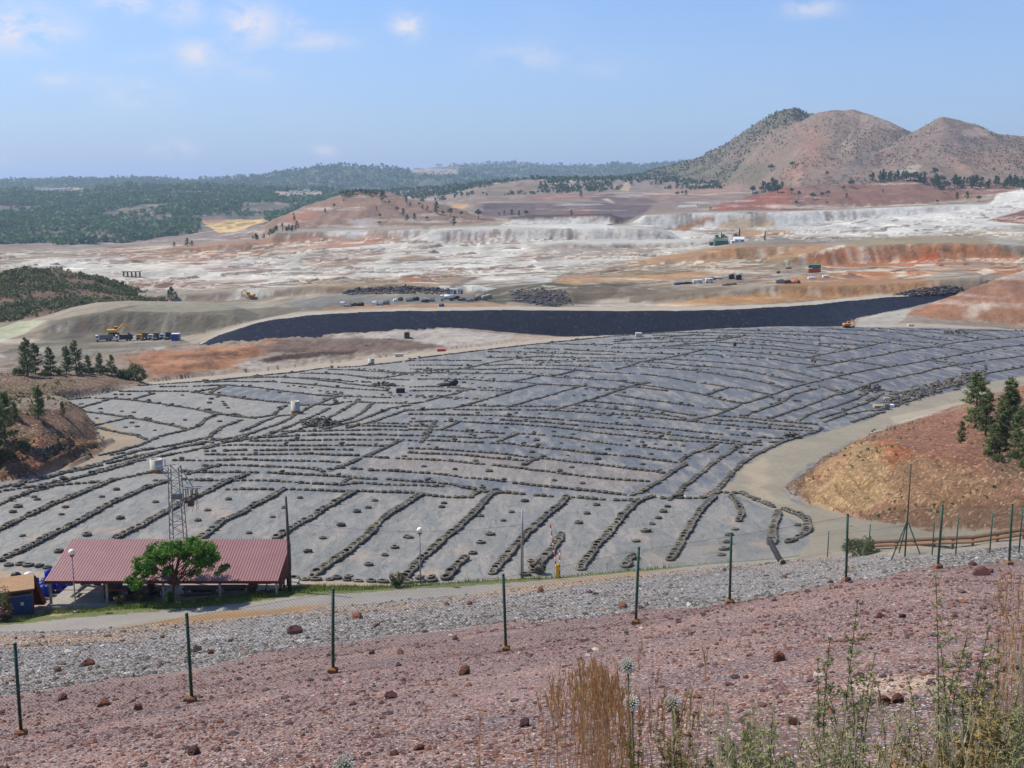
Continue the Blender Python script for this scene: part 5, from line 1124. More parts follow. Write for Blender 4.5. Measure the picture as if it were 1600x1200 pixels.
def pylon():
    Y = 92.0; p = at(280, 860, Y); gz = ground(p.x, Y); g = Vector((p.x, Y, gz)); top = sray(279, 728)[1]*Y-gz
    root = empty('lattice_pylon', g, 'grey steel lattice pylon with insulators behind the red roofed shed', 'pylon')
    wb, wt = .68, .44; m = MB()
    def w(z): return wb+(wt-wb)*z/top
    cs = [(-1,-1),(1,-1),(1,1),(-1,1)]
    for a, b in cs: m.box((0,0,0),(0,0,0)) if False else m.tube([(a*wb, b*wb*.8, -.3), (a*wt, b*wt*.8, top)], .055, 4)
    m.build('frame', 'galvanised', root)
    m = MB(); z = .2; k = 0
    while z < top-.5:
        z2 = z+.62
        for i in range(4):
            a, b = cs[i], cs[(i+1) % 4]; pa = Vector((a[0]*w(z), a[1]*w(z)*.8, z)); pb = Vector((b[0]*w(z2), b[1]*w(z2)*.8, z2))
            if k % 2: pa, pb = Vector((b[0]*w(z), b[1]*w(z)*.8, z)), Vector((a[0]*w(z2), a[1]*w(z2)*.8, z2))
            m.tube([pa, pb], .026, 4)
            if k % 3 == 0: m.tube([(a[0]*w(z), a[1]*w(z)*.8, z), (b[0]*w(z), b[1]*w(z)*.8, z)], .028, 4)
        z = z2; k += 1
    m.build('bracing', 'grey_steel', root)
    m = MB(); m.tube([(-1.6, 0, top-.1), (.1, 0, top+.15)], .05, 4); m.tube([(-1.5, 0, top-.1), (-.4, 0, top-1.2)], .035, 4); m.tube([(-1.1, 0, top-.1), (-.5, 0, top-.6)], .03, 4)
    m.tube([(wt, 0, top), (1.5, 0, top-1.9)], .05, 4); m.tube([(-.3, 0, top), (1.1, 0, top-1.6)], .045, 4); m.tube([(.7, .3, top-2.0), (2.2, .3, top-1.9)], .06, 4); m.tube([(.7, -.3, top-2.0), (2.2, -.3, top-1.9)], .06, 4)
    m.tube([(-.8, 0, top-.1), (-.8, 0, top+.6)], .05, 6); m.build('cross_arm', 'galvanised', root)
    for (x, y) in ((.95, .3), (1.35, .3), (1.75, .3), (.95, -.3), (1.4, -.3), (1.8, -.3)):
        q = MB(); pr = []
        for i in range(7): pr += [(.035, -i*.1), (.085, -i*.1-.03), (.035, -i*.1-.06)]
        q.lathe(pr, 8, (x, y, top-2.05)); q.tube([(x, y, top-2.7), (x+.02, y, top-4.0)], .02, 4); q.build('insulator', 'rusty_steel', root, True)
    MB().box((.2, -.45, top-2.6), (.9, .3, .5), None, .04).build('switch_box', 'grey_steel', root)
    MB().box((1.25, -.0, top-3.3), (.5, .35, .6), None, .04).build('switch_box', 'rusty_steel', root)
pylon()

# ------------------------------------------------------------------ red roofed shed
def shed():
    x0, x1, y0, y1 = -35.5, -18.0, 80.0, 85.1; ze, zr = -29.57, -28.2; fl = -31.75; o0 = Vector((x0, y0, fl))
    root = empty('open_shed', o0, 'long open sided shed with a dark red corrugated roof', 'shed')
    def L(x, y, z): return Vector((x, y, z))-o0
    m = MB(); n = int((x1-x0)/.11); vs = []; fs = []
    for i in range(n+1):
        x = x0-.15+(x1-x0+.3)*i/n; dz = .016 if i % 2 else -.0
        for (y, z) in ((y0-.35, ze-.09), (y1+.1, zr+.03)): vs += [L(x, y, z+dz), L(x, y, z+dz-.035)]
    for i in range(n):
        a = i*4; b = a+4; fs += [(a, b, b+2, a+2), (a+1, a+3, b+3, b+1), (a, a+1, b+1, b)]
    m.add(vs, fs); m.build('roof', 'red_sheet', root)
    m = MB(); m.box(L((x0+x1)/2, y0-.3, ze-.22), (x1-x0+.3, .05, .20)); m.build('fascia', 'dark_red_paint', root)
    # gable sheet at the right end and pieces of the back frame
    m = MB(); a = L(x1+.02, y0-.2, ze-.08); b = L(x1+.02, y1, zr-.02); c = L(x1+.02, y1, ze-1.15); d = L(x1+.02, y0+.9, ze-1.1); t = Vector((.06, 0, 0))
    m.add([a, b, c, d, a+t, b+t, c+t, d+t], [(0,1,2,3),(7,6,5,4),(0,4,5,1),(1,5,6,2),(2,6,7,3),(3,7,4,0)]); m.build('gable_panel', 'dark_red_paint', root)
    xs = np.linspace(x0+.1, x1-.05, 5)
    for x in xs: MB().box(L(x, y0, (fl+ze)/2-.1), (.16, .16, ze-fl-.1)).build('post', 'galvanised', root)
    for k, x in enumerate(np.linspace(x0+.1, x1-.05, 5)): MB().box(L(x, y1-.1, (fl+zr)/2), (.14, .14, zr-fl-.1)).build('post', 'dark_red_paint', root)
    for y in (81.3, 82.6, 83.9): MB().box(L(x1-.03, y, (fl+ze)/2-.2), (.12, .12, ze-fl+.1)).build('post', 'dark_red_paint', root)
    for (y, z) in ((y0, ze-.12), (82.5, (ze+zr)/2-.12), (y1-.1, zr-.14)): MB().box(L((x0+x1)/2, y, z), (x1-x0-.2, .1, .14)).build('beam', 'dark_red_paint', root)
    MB().box(L((x0+x1)/2+.2, (y0+y1)/2, fl-.15), (x1-x0+.8, y1-y0+1.0, .42)).build('floor_slab', 'concrete', root)
    MB().box(L(x0+4.3, y0-.35, fl+.12), (8.4, .08, .22)).build('kerb_beam', 'galvanised', root)
    MB().box(L(x0+3.0, y0+.02, ze-.95), (5.8, .03, .04)).build('rope', 'red_paint', root)
    # a steel stair under the left bay
    st = MB(); 
    for s_ in (0, .9): st.add([L(x0+.9, y0+1.5+s_, fl+.1), L(x0+1.2, y0+1.5+s_, fl+.1), L(x0+4.0, y0+1.5+s_, fl+2.1), L(x0+3.7, y0+1.5+s_, fl+2.1), L(x0+.9, y0+1.58+s_, fl+.1), L(x0+1.2, y0+1.58+s_, fl+.1), L(x0+4.0, y0+1.58+s_, fl+2.1), L(x0+3.7, y0+1.58+s_, fl+2.1)], [(0,1,2,3),(7,6,5,4),(0,4,5,1),(3,2,6,7),(1,5,6,2),(0,3,7,4)])
    st.build('stair_string', 'concrete', root)
    for i in range(7): MB().box(L(x0+1.3+i*.4, y0+1.95, fl+.35+i*.28), (.3, .9, .05)).build('stair_tread', 'galvanised', root)
    for (x, w_) in ((1.0, .5), (2.1, .5), (3.3, .45)): MB().box(L(x0+x, y1-.9, fl+1.0), (w_, .2, 1.9)).build('back_pier', 'old_wood', root)
    MB().box(L(x0+4.1, y0+2.2, fl+1.05), (.7, 2.2, 2.2)).build('back_pier', 'old_wood', root)
    # things under the roof
    def table(x, y, w, lab):
        t = empty('picnic_table', Vector((x, y, fl+.06)), lab, 'table', 'tables under the red roofed shed')
        MB().box((0, 0, .74), (w, .9, .07)).build('table_top', 'old_wood', t)
        for sx in (-1, 1):
            for sy in (-1, 1): MB().box((sx*(w/2-.2), sy*.3, .36), (.08, .08, .70)).build('leg', 'old_wood', t)
        for sy in (-1, 1): MB().box((0, sy*.75, .45), (w, .28, .06)).build('bench_plank', 'old_wood', t); MB().box((0, sy*.75, .22), (w*.7, .06, .42)).build('bench_leg', 'old_wood', t)
    table(-29.0, 81.4, 3.6, 'dark picnic table under the roof nearest the steel stair'); table(-24.4, 81.6, 2.6, 'dark picnic table under the roof behind the tree trunk'); table(-22.0, 81.8, 2.2, 'dark picnic table under the roof near the right end')
    for (x, y, s_, lab) in ((-30.9, 81.0, .5, 'dark round sack beside the foot of the steel stair'), (-19.4, 81.4, .55, 'low dark sack at the right end under the roof')):
        m = MB(); m.sphere((0, 0, s_*.5), s_, 14, 8, (1.3, 1, .75)); o = m.build('sack', 'black_plastic', None, True, (x, y, fl+.06)); tag(o, lab, 'sack')
    # camera-like tripod stand with a dark box near the right end
    t = empty('tripod_stand', Vector((-19.0, 80.9, fl+.06)), 'spindly tripod carrying a dark box under the right end of the roof', 'tripod')
    for a in (0.3, 2.4, 4.5): MB().tube([(math.cos(a)*.55, math.sin(a)*.4, 0), (0, 0, 1.35)], .025, 6).build('leg', 'black_plastic', t)
    MB().box((-.25, 0, 1.5), (1.3, .35, .28), None, .05).build('box', 'black_plastic', t)
    # brick red leaning boards and a concrete ramp wall by the left end
    m = MB(); m.add([(0,0,0),(.8,0,0),(.1,0,2.2),(-.35,0,2.2),(0,.5,0),(.8,.5,0),(.1,.5,2.2),(-.35,.5,2.2)], [(0,1,2,3),(7,6,5,4),(0,4,5,1),(1,5,6,2),(2,6,7,3),(3,7,4,0)]); o = m.build('leaning_board', 'dark_red_paint', None, False, Vector((-36.9, 80.3, fl-.1))); tag(o, 'brick red board leaning at the left end of the shed', 'board')
    m = MB(); m.add([(0,0,0),(1.3,0,0),(1.3,0,1.75),(1.05,0,1.75),(0,0,.35),(0,.3,0),(1.3,.3,0),(1.3,.3,1.75),(1.05,.3,1.75),(0,.3,.35)], [(0,1,2,3,4),(9,8,7,6,5),(0,5,6,1),(1,6,7,2),(2,7,8,3),(3,8,9,4),(4,9,5,0)]); o = m.build('ramp_wall', 'pale_plaster', None, False, Vector((-38.2, 79.2, fl-.35))); tag(o, 'small pale wall with a sloping top between kiosk and shed', 'wall')
shed()
def kiosk():
    p = at(-8, 970, 77.6); x0 = p.x; y0 = 77.6; z0 = ground(x0+1.2, y0); o0 = Vector((x0, y0, z0-.08)); root = empty('transformer_kiosk', o0, 'small brick kiosk with a blue double door and sloping brown roof', 'kiosk'); root.rotation_euler[2] = math.radians(24)
    w = 2.75
    m = MB(); m.box((w/2, 1.0, .9), (w, 2.0, 1.85)); m.build('wall', 'brown_brick', root)
    m = MB(); m.add([(-.15,-.25,1.92),(w+.12,-.25,1.92),(w+.12,2.2,2.25),(-.15,2.2,2.25),(-.15,-.25,2.0),(w+.12,-.25,2.0),(w+.12,2.2,2.36),(-.15,2.2,2.36)], [(3,2,1,0),(4,5,6,7),(0,1,5,4),(1,2,6,5),(2,3,7,6),(3,0,4,7)]); m.build('roof', 'brown_roof', root)
    MB().box((w-.80, -.02, 1.62), (1.35, .06, .22)).build('vent', 'black_plastic', root)
    MB().box((w-.80, -.02, 1.49), (1.5, .10, .05)).build('lintel', 'concrete', root)
    d = MB().box((w-.80, -.03, .78), (1.42, .06, 1.38)).build('door', 'blue_paint', root)
    MB().box((w-.80, -.07, .78), (.02, .02, 1.36)).build('door_gap', 'black_plastic', d)
    s = MB().box((w-.80, -.075, .85), (.22, .02, .24)).build('warning_sign', 'white_paint', d)
    t = MB(); t.add([(-.07,-.012,-.06),(.07,-.012,-.06),(0,-.012,.07)], [(0,1,2)]); o = t.build('warning_triangle', 'yellow_paint', root, False, (w-.80, -.075, .85)); 
    t = MB(); t.add([(-.015,-.016,-.05),(.02,-.016,.0),(-.005,-.016,.0),(.015,-.016,.045),(-.02,-.016,-.01),(.005,-.016,-.01)], [(0,1,2),(3,4,5)]); t.build('warning_bolt', 'black_plastic', root, False, (w-.80, -.075, .85))
kiosk()
def drums():
    rnd = random.Random(5)
    def drum(): 
        r = empty('plastic_drum', (0,0,0), 'x', 'drum', 'x')
        m = MB(); m.lathe([(0, 0), (.27, 0), (.29, .05), (.29, .28), (.30, .31), (.29, .34), (.29, .58), (.30, .61), (.29, .64), (.28, .86), (.25, .9), (0, .9)], 16); m.build('body', 'blue_plastic', r, True)
        m = MB(); m.lathe([(0, .93), (.22, .93), (.235, .91), (.235, .88)], 14); m.build('lid', 'black_plastic', r, True); return r
    proto = drum(); ch = kids(proto); first = True
    spots = []
    for i in range(9): spots.append((-41.5+i*.72, 84.2+rnd.uniform(-.1, .1), 0))
    for i in range(8): spots.append((-41.0+i*.72, 85.2, 0))
    for i in range(5): spots.append((-40.4+i*.75, 83.3, 0))
    spots += [(-37.5, 84.6, .92), (-36.9, 84.7, .92), (-37.2, 85.3, .92), (-37.1, 83.4, 0), (-37.4, 82.6, 0)]
    zmin = min(ground(x, y) for x, y, _ in spots)
    for (x, y, up) in spots:
        c = proto if first else copy_of(proto, ch); first = False
        c.location = (x, y, ground(x, y)-.02+up); c.rotation_euler = (0, 0, rnd.random()*6)
        if up: tag(c, 'blue plastic drum on top of the stacked drums beside the red roof', 'drum', 'upper blue drums')
        elif y > 84.9: tag(c, 'blue plastic drum in the back line behind the kiosk', 'drum', 'back line of blue drums')
        elif y > 83.8: tag(c, 'blue plastic drum in the middle line behind the kiosk', 'drum', 'middle line of blue drums')
        else: tag(c, 'blue plastic drum in the front line just behind the kiosk roof', 'drum', 'front line of blue drums')
    for k, (x, y, up) in enumerate([(-41.2, 83.2, .25), (-38.6, 83.6, .9), (-38.0, 83.2, .2), (-40.2, 84.8, .95), (-39.3, 85.1, .9), (-38.9, 84.4, .9)]):
        m = MB(); m.sphere((0, 0, .3), .36, 10, 7, (1.1, .9, .8)); v = m.v; m.v = [(a*(1+.2*math.sin(i*2.1)), b*(1+.2*math.cos(i*1.7)), c) for i, (a, b, c) in enumerate(v)]
        o = m.build('bin_bag', ['white_plastic', 'black_plastic'][k % 2 if k > 2 else (0 if k < 3 else 1)], None, True, (x, y, ground(x, y)+up)); 
        tag(o, ['white bag at the left end of the blue drums', 'white bag lying on the drums by the kiosk roof corner', 'white bag at the right end of the front drums', 'black bag on the left of the back drums', 'white bag on the middle of the back drums', 'black bag on the right of the middle drums'][k], 'bag')
drums()
# ------------------------------------------------------------------ white shafts and small things on the liner
def shaft(u, v, Y, r, h, label, cat='shaft', stain=True):
    g = hit(u, v, Y-25, Y+40) if Y else hit(u, v); root = empty('concrete_shaft', g, label, 'shaft', 'pale shafts standing on the liner')
    m = MB(); m.lathe([(r, -.2), (r, h), (r-.14, h), (r-.14, h-.6), (0, h-.6)], 24); m.build('ring', 'pipe_white', root, True)
    if stain: m = MB(); m.lathe([(r+.004, .0), (r+.004, h*.28)], 24); m.build('rust_band', 'rust_stain', root, True)
    m = MB(); m.lathe([(0, h-.55), (r-.15, h-.55)], 16); m.build('shadowed_lid', 'concrete', root)
shaft(245, 738, 141, .80, 1.75, 'pale concrete shaft with rusty foot near the top of the pylon')
shaft(462, 646, 190, .80, 2.25, 'tall white concrete shaft beside the dark bare panel of liner')
shaft(580, 569, 262, .80, 1.5, 'small stained shaft at the far left edge of the liner')
def boxy(name, u, v, Y0, d, mat, label, cat, rz=0, ymax=None, lift=0):
    g = hit(u, v, Y0-40, Y0+80); m = MB(); m.box((0, 0, d[2]/2), d, None, min(d)*.08); m.box((0, 0, d[2]), (d[0]*.8, d[1]*.8, d[2]*.06))
    o = m.build(name, mat, None, False, g+Vector((0, 0, lift))); o.rotation_euler = (0, 0, rz); return tag(o, label, cat)
boxy('concrete_block', 998, 526, 320, (1.9, 1.6, 1.2), 'pipe_white', 'pale square block at the far edge of the liner', 'block')
boxy('concrete_block', 624, 557.5, 300, (2.2, 1.0, .9), 'pipe_white', 'white block on the pale track left of the pit', 'block', .1)
boxy('red_tarp', 690, 549, 310, (2.4, 1.4, .7), 'red_paint', 'red bundle lying by the pale track', 'bundle')
boxy('concrete_block', 1423, 510, 370, (1.9, 1.2, .8), 'pipe_white', 'pale block at the foot of the orange hill', 'block')
boxy('steel_box', 636, 528, 370, (1.7, 1.5, 2.0), 'old_wood', 'dark upright box on the pit floor before the black wall', 'box')
boxy('equipment_crate', 1148, 541, 270, (.8, .8, 1.1), 'old_wood', 'small brown crate standing on the far panels', 'crate')
boxy('water_tank', 626, 613.5, 215, (1.7, 1.2, .9), 'black_plastic', 'low black tank in the middle of the liner', 'tank')
boxy('white_sheet', 1062, 776, 122, (1.4, .3, .06), 'white_paint', 'thin white strip lying by the cross rows on the right', 'sheet', .1)
boxy('cream_sack', 1388, 636, 180, (2.0, 1.0, .5), 'white_plastic', 'white sack on the heaped tyres at the road edge', 'sack')
boxy('cream_sheet', 1374, 637, 180, (2.2, 1.2, .5), 'pale_straw', 'cream sheet on the heaped tyres at the road edge', 'sheet')
boxy('grey_bin', 1385, 640, 178, (.9, .9, 1.1), 'grey_steel', 'grey bin beside the cream sheet at the road edge', 'bin')
boxy('pink_box', 1386, 627, 185, (1.2, .9, .7), 'rock_pale', 'pinkish box behind the cream sheet at the road edge', 'box')
def heap(u, v, Y0):       # black bag roll left of centre
    g = hit(u, v, Y0-30, Y0+60); m = MB(); m.sphere((1.3, 0, .8), .8, 12, 8, (1.2, 1, .9)); m.sphere((-.6, .3, .3), .7, 12, 8, (2.6, 1.2, .5)); o = m.build('tarpaulin_heap', 'black_plastic', None, True, g); tag(o, 'crumpled black tarpaulin heap on the far panels', 'tarpaulin')
heap(700, 603, 225)
def pipe_end():
    g = hit(1223, 882, 70, 95); m = MB(); m.tube([Vector((0, 0, .1)), Vector((-.2, .4, .35)), Vector((-.35, 1.2, .7)), Vector((-.4, 2.4, 1.0))], .20, 14, False); root = empty('drain_pipe', g, 'dark ribbed drain pipe with pale rim by the corner rows', 'pipe')
    m.build('pipe', 'asphalt_dark', root, True); m = MB(); 
    for i in range(9): f = i/9
    m.lathe([(.20, 0), (.26, 0), (.26, .06), (.20, .06)], 18, closed=True); r = m.build('rim', 'pipe_white', root, True, (0, 0, .1)); r.rotation_euler = (math.radians(70), 0, math.radians(10))
pipe_end()

# ------------------------------------------------------------------ person in the shade of the shed
def person():
    fl = -31.69; g = Vector((-28.0, 81.0, fl)); root = empty('person', g, 'person in dark clothes standing in the shade of the shed', 'person')
    bm = bmesh.new(); J = {'pel':(0,0,.95,.15),'wa':(0,0,1.12,.14),'ch':(0,0,1.34,.17),'nk':(0,0,1.50,.065),'hd':(0,-.01,1.60,.09),'hd2':(0,-.015,1.70,.095),
      'shL':(-.19,0,1.42,.07),'elL':(-.25,-.03,1.14,.05),'wrL':(-.20,-.20,.98,.035),'haL':(-.17,-.28,.98,.035),'shR':(.19,0,1.42,.07),'elR':(.26,.02,1.14,.05),'wrR':(.25,-.08,.90,.035),'haR':(.25,-.11,.82,.035),
      'hiL':(-.10,0,.88,.10),'knL':(-.11,-.02,.50,.065),'anL':(-.11,.01,.09,.042),'toL':(-.12,-.14,.04,.04),'hiR':(.10,0,.88,.10),'knR':(.12,-.03,.50,.065),'anR':(.13,.02,.09,.042),'toR':(.15,-.13,.04,.04)}
    E = [('pel','wa'),('wa','ch'),('ch','nk'),('nk','hd'),('hd','hd2'),('ch','shL'),('shL','elL'),('elL','wrL'),('wrL','haL'),('ch','shR'),('shR','elR'),('elR','wrR'),('wrR','haR'),('pel','hiL'),('hiL','knL'),('knL','anL'),('anL','toL'),('pel','hiR'),('hiR','knR'),('knR','anR'),('anR','toR')]
    me = bpy.data.meshes.new('body'); names = list(J); me.from_pydata([J[n][:3] for n in names], [(names.index(a), names.index(b)) for a, b in E], [])
    me.materials.append(MATS['dark_cloth']); me.materials.append(MATS['skin']); me.materials.append(MATS['trousers_cloth'])
    o = link('body', me, root); md = o.modifiers.new('skin', 'SKIN'); md.use_smooth_shade = True
    for i, n in enumerate(names): r = J[n][3]; me.skin_vertices[0].data[i].radius = (r*(1.25 if n in ('pel','wa','ch') else 1), r)
    me.skin_vertices[0].data[0].use_root = True
    sb = o.modifiers.new('sub', 'SUBSURF'); sb.levels = 1; sb.render_levels = 1
    dg = bpy.context.evaluated_depsgraph_get(); ev = bpy.data.meshes.new_from_object(o.evaluated_get(dg)); o.modifiers.clear(); o.data = ev; ev.name = 'body'
    for p in ev.polygons:
        z = p.center.z; hand = (abs(p.center.x) > .12 and z < 1.02 and p.center.y < -.16) or (p.center.x > .2 and z < .88 and z > .7)
        p.material_index = 1 if (z > 1.50 or hand) else (2 if z < .98 else 0)
    m = MB(); m.sphere((0, .015, 1.735), .108, 12, 8, (1, 1.1, .85)); m.build('hair', 'hair_dark', root, True)
person()

# ------------------------------------------------------------------ vegetation makers
def leaves(rnd, centers, n, size, spread, flat=.0, elong=2.2):
    """many small leaf faces scattered about centres (numpy)"""
    cs = np.array(centers, float); k = rnd.integers(0, len(cs), n); sp = cs[k, 3:4] if cs.shape[1] > 3 else spread
    off = rnd.normal(size=(n, 3)); off /= np.maximum(np.linalg.norm(off, axis=1, keepdims=True), 1e-6); off *= (rnd.random((n, 1))**.5)*sp
    c = cs[k, :3]+off*np.array([1, 1, 1-flat])
    d = rnd.normal(size=(n, 3)); d[:, 2] *= .6; d /= np.linalg.norm(d, axis=1, keepdims=True); e = rnd.normal(size=(n, 3)); e -= d*(e*d).sum(1, keepdims=True); e /= np.linalg.norm(e, axis=1, keepdims=True)
    s = size*(.6+.8*rnd.random((n, 1))); a = d*s*elong/2; b = e*s/2
    V = np.stack([c-a, c+b, c+a, c-b], 1).reshape(-1, 3); Fq = np.arange(4*n).reshape(-1, 4); return V, Fq
def leafmesh(name, V, Fq, mat): return mesh_np(name, V, Fq, mat, smooth=False)
def tree_proto(kind, seed, h):
    R = np.random.default_rng(seed); rnd = random.Random(seed)
    tr = MB(); C_ = []; 
    if kind == 'pine':
        top = h*.97; bend = rnd.uniform(-.04, .04)*h
        tr.tube([(0,0,-.3),(bend*.3,0,h*.35),(bend,0,top)], [h*.022, h*.016, h*.004], 7)
        z = h*.10
        while z < top:
            f = z/h; rad = h*.27*(1-f)**.75*(1.0 if f > .2 else .75)+.04*h
            for k in range(rnd.randrange(3, 6)):
                a = rnd.random()*6.28; r = rad*rnd.uniform(.55, 1.15); zz = z+rnd.uniform(-.02, .03)*h; tipz = zz+r*rnd.uniform(.15, .45); bx = bend*f
                tr.tube([(bx, 0, zz), (bx+math.cos(a)*r*.6, math.sin(a)*r*.6, zz+r*.12), (bx+math.cos(a)*r, math.sin(a)*r, tipz)], [h*.006, h*.004, h*.002], 4, False)
                for q in (.5, .75, 1.0): C_.append((bx+math.cos(a)*r*q, math.sin(a)*r*q, zz+(tipz-zz)*q**1.5, h*.055*(1.1-.25*q)))
            z += h*.055
        C_.append((bend, 0, top, h*.04)); V, Fq = leaves(R, C_, 3800, h*.014, 1, .15, 4.0); mat = 'pine_needles'
    elif kind == 'farpine':
        tr.tube([(0,0,-.5),(0,0,h*.9)], [h*.03, h*.008], 5)
        for k in range(26):
            f = rnd.uniform(.18, .97); rad = h*.36*(1-f)**.7+.06*h; a = rnd.random()*6.28; r = rad*rnd.uniform(.2, .9); C_.append((math.cos(a)*r, math.sin(a)*r, f*h, h*.13*(1.2-f*.5)))
        V, Fq = leaves(R, C_, 420, h*.05, 1, .2, 2.0); mat = 'dark_leaf'
    elif kind == 'farround':
        tr.tube([(0,0,-.5),(0,0,h*.6)], [h*.04, h*.015], 5)
        for k in range(22):
            a = rnd.random()*6.28; r = h*.33*rnd.random()**.5; C_.append((math.cos(a)*r, math.sin(a)*r, h*(.45+.38*rnd.random()*(1-(r/(h*.4))**2)), h*.15))
        V, Fq = leaves(R, C_, 420, h*.055, 1, .2, 1.6); mat = 'dark_leaf'
    elif kind == 'bush':
        for k in range(5): a = rnd.random()*6.28; tr.tube([(0,0,-.1),(math.cos(a)*h*.3, math.sin(a)*h*.3, h*.6)], [h*.02, h*.008], 4)
        for k in range(34):
            a = rnd.random()*6.28; r = h*.55*rnd.random()**.5; C_.append((math.cos(a)*r, math.sin(a)*r, h*(.12+.72*rnd.random()*(1-(r/(h*.62))**2)), h*.16))
        V, Fq = leaves(R, C_, 1900, h*.032, 1, .1, 3.0); mat = 'oleander_leaf'
    elif kind == 'cypress':
        tr.tube([(0,0,-.5),(0,0,h*.9)], [h*.02, h*.005], 5)
        for k in range(22): f = k/22; C_.append((0, 0, h*(.06+.92*f), h*.085*(1-f)**.4+.01*h))
        V, Fq = leaves(R, C_, 420, h*.03, 1, 0, 2.5); mat = 'dark_leaf'
    return tr, leafmesh('crown', V, Fq, mat)
PROTO = {}
def make_tree(key, kind, seed, h, name):
    tr, cm = tree_proto(kind, seed, h); root = empty(name, (0, 0, 0), 'x', 'tree'); t = tr.build('trunk' if kind != 'bush' else 'stems', 'bark', root, True); link('crown' if kind != 'bush' else 'foliage', cm, root)
    PROTO[key] = [root, kids(root), False]; return root
def put_tree(key, loc, s, label, cat, group=None, rz=None, sz=None):
    r, ch, used = PROTO[key]; rn = random.Random(int(abs(loc[0]*97+loc[1]*13)*10))
    if not used: c = r; PROTO[key][2] = True
    else: c = copy_of(r, ch)
    c.location = loc; c.scale = (s, s, s*(sz or rn.uniform(.9, 1.12))); c.rotation_euler = (0, 0, rn.random()*6.28 if rz is None else rz); tag(c, label, cat)
    if group: c['group'] = group
    elif 'group' in c: del c['group']
    return c
def vscale(u, v0, v1, Y): return (sray(u, v0)[1]-sray(u, v1)[1])*Y
for i in range(3): make_tree('pine%d' % i, 'pine', 20+i, 5.0, 'pine_tree')
for i in range(3): make_tree('bush%d' % i, 'bush', 60+i, 2.0, 'shrub')
for i in range(4): make_tree('fp%d' % i, 'farpine', 30+i, 6.0, 'pine_tree')
for i in range(3): make_tree('fr%d' % i, 'farround', 40+i, 6.0, 'round_tree')
make_tree('cy', 'cypress', 50, 8.0, 'cypress_tree')

def near_tree(key, u, vb, vt, Y, label, group, cat='tree', base=5.0):
    p = at(u, vb, Y); g = vec_ground(p.x, p.y); s, t = sray(u, vt); h = max(t*Y-g.z, .5); put_tree(key, g, h/base, label, cat, group)
L1 = 'pine trees on the mound at the left'
for k, (u, vb, vt, Y, lab) in enumerate([(44,588,531,222,'bushy pine with a broad ragged crown, leftmost on the mound'),(56,588,538,226,'slim pine close behind the broad leftmost pine'),(80,585,545,226,'pointed pine just right of the broad leftmost pine'),(104,582,541,229,'taller pine in the middle of the mound'),(120,582,536,231,'tallest pointed pine in the middle of the mound'),
      (138,584,556,234,'low pine between the middle and right of the mound'),(157,586,552,236,'slender pine right of the middle of the mound'),(174,588,553,238,'pointed pine left of the round dark tree')]):
    near_tree('pine%d' % (k % 3), u, vb, vt, Y, lab, L1)
near_tree('bush0', 209, 599, 560, 240, 'big round dark tree at the right end of the mound', None, 'tree', 2.0)
near_tree('bush1', 198, 594, 570, 239, 'smaller round shrub beside the big round dark tree', None, 'shrub', 2.0)
for k, (u, v, h, Y, lab) in enumerate([(30,588,2.2,222,'low shrub at the foot of the leftmost pine'),(70,590,2.0,224,'low shrub between the first two pines'),(92,588,2.2,227,'low shrub before the middle pines'),(128,590,2.4,231,'dense shrub before the tallest pine on the mound'),(146,592,2.2,234,'low shrub right of the tallest pine'),(165,594,2.4,236,'low shrub before the slender pine'),(183,597,2.2,238,'low shrub left of the round dark tree'),(220,603,1.6,242,'small shrub at the tip of the mound')]):
    p = at(u, v, Y); put_tree('bush%d' % (k % 3), vec_ground(p.x, p.y), h/2, lab, 'shrub', 'low shrubs on the mound')
for k, (u, vb, vt, Y, lab) in enumerate([(62,678,600,150,'dark pine standing alone on the edge of the left bank'),(8,688,618,140,'dense pine at the left edge of the picture'),(-14,700,600,136,'pine cut by the left edge of the picture'),(24,672,628,147,'smaller pine behind the dense one on the left bank'),(98,640,626,158,'tiny bushy pine at the top edge of the left bank')]):
    near_tree('pine%d' % (k % 3), u, vb, vt, Y, lab, 'pine trees on the left bank')
for k, (u, v, h, Y) in enumerate([(10,700,2.0,136),(-20,712,2.4,134),(35,700,1.6,139),(20,662,1.3,148),(-10,672,1.6,144)]):
    p = at(u, v, Y); put_tree('bush%d' % (k % 3), vec_ground(p.x, p.y), h/2, ['dark shrub below the dense pine on the left bank','dark shrub at the lower left edge of the left bank','shrub under the lone dark pine','small shrub on top of the left bank','shrub at the left edge on top of the left bank'][k], 'shrub', 'shrubs on the left bank')
for k, (u, vb, vt, Y, lab) in enumerate([(1527,628,574,150,'bluish pine at the top left of the right hand group'),(1580,625,583,150,'slim pine at the top of the right hand group'),(1541,665,606,140,'bright pine below the bluish one'),(1572,690,608,130,'tall pine in the middle of the right hand group'),(1562,705,650,122,'bushy pine low in the right hand group'),
      (1592,700,640,124,'dark pine near the right edge of the picture'),(1550,700,664,121,'young pine at the lower left of the right hand group'),(1610,720,640,118,'pine cut by the right edge of the picture'),(1503,676,661,132,'tiny lone pine on the reddish slope'),(1576,728,714,114,'tiny seedling pine on the dark slope')]):
    near_tree('pine%d' % ((k+1) % 3), u, vb, vt, Y, lab, 'pine trees on the right hand slope')
for k, (u, v, h, Y) in enumerate([(1545,705,1.0,121),(1588,712,1.6,118),(1560,722,1.2,115),(1600,735,1.4,112)]):
    p = at(u, v, Y); put_tree('bush%d' % (k % 3), vec_ground(p.x, p.y), h/2, ['little shrub under the young pine on the right','shrub under the dark pine near the right edge','lowest shrub on the right hand slope','shrub at the right edge below the pines'][k], 'shrub', 'shrubs on the right hand slope')
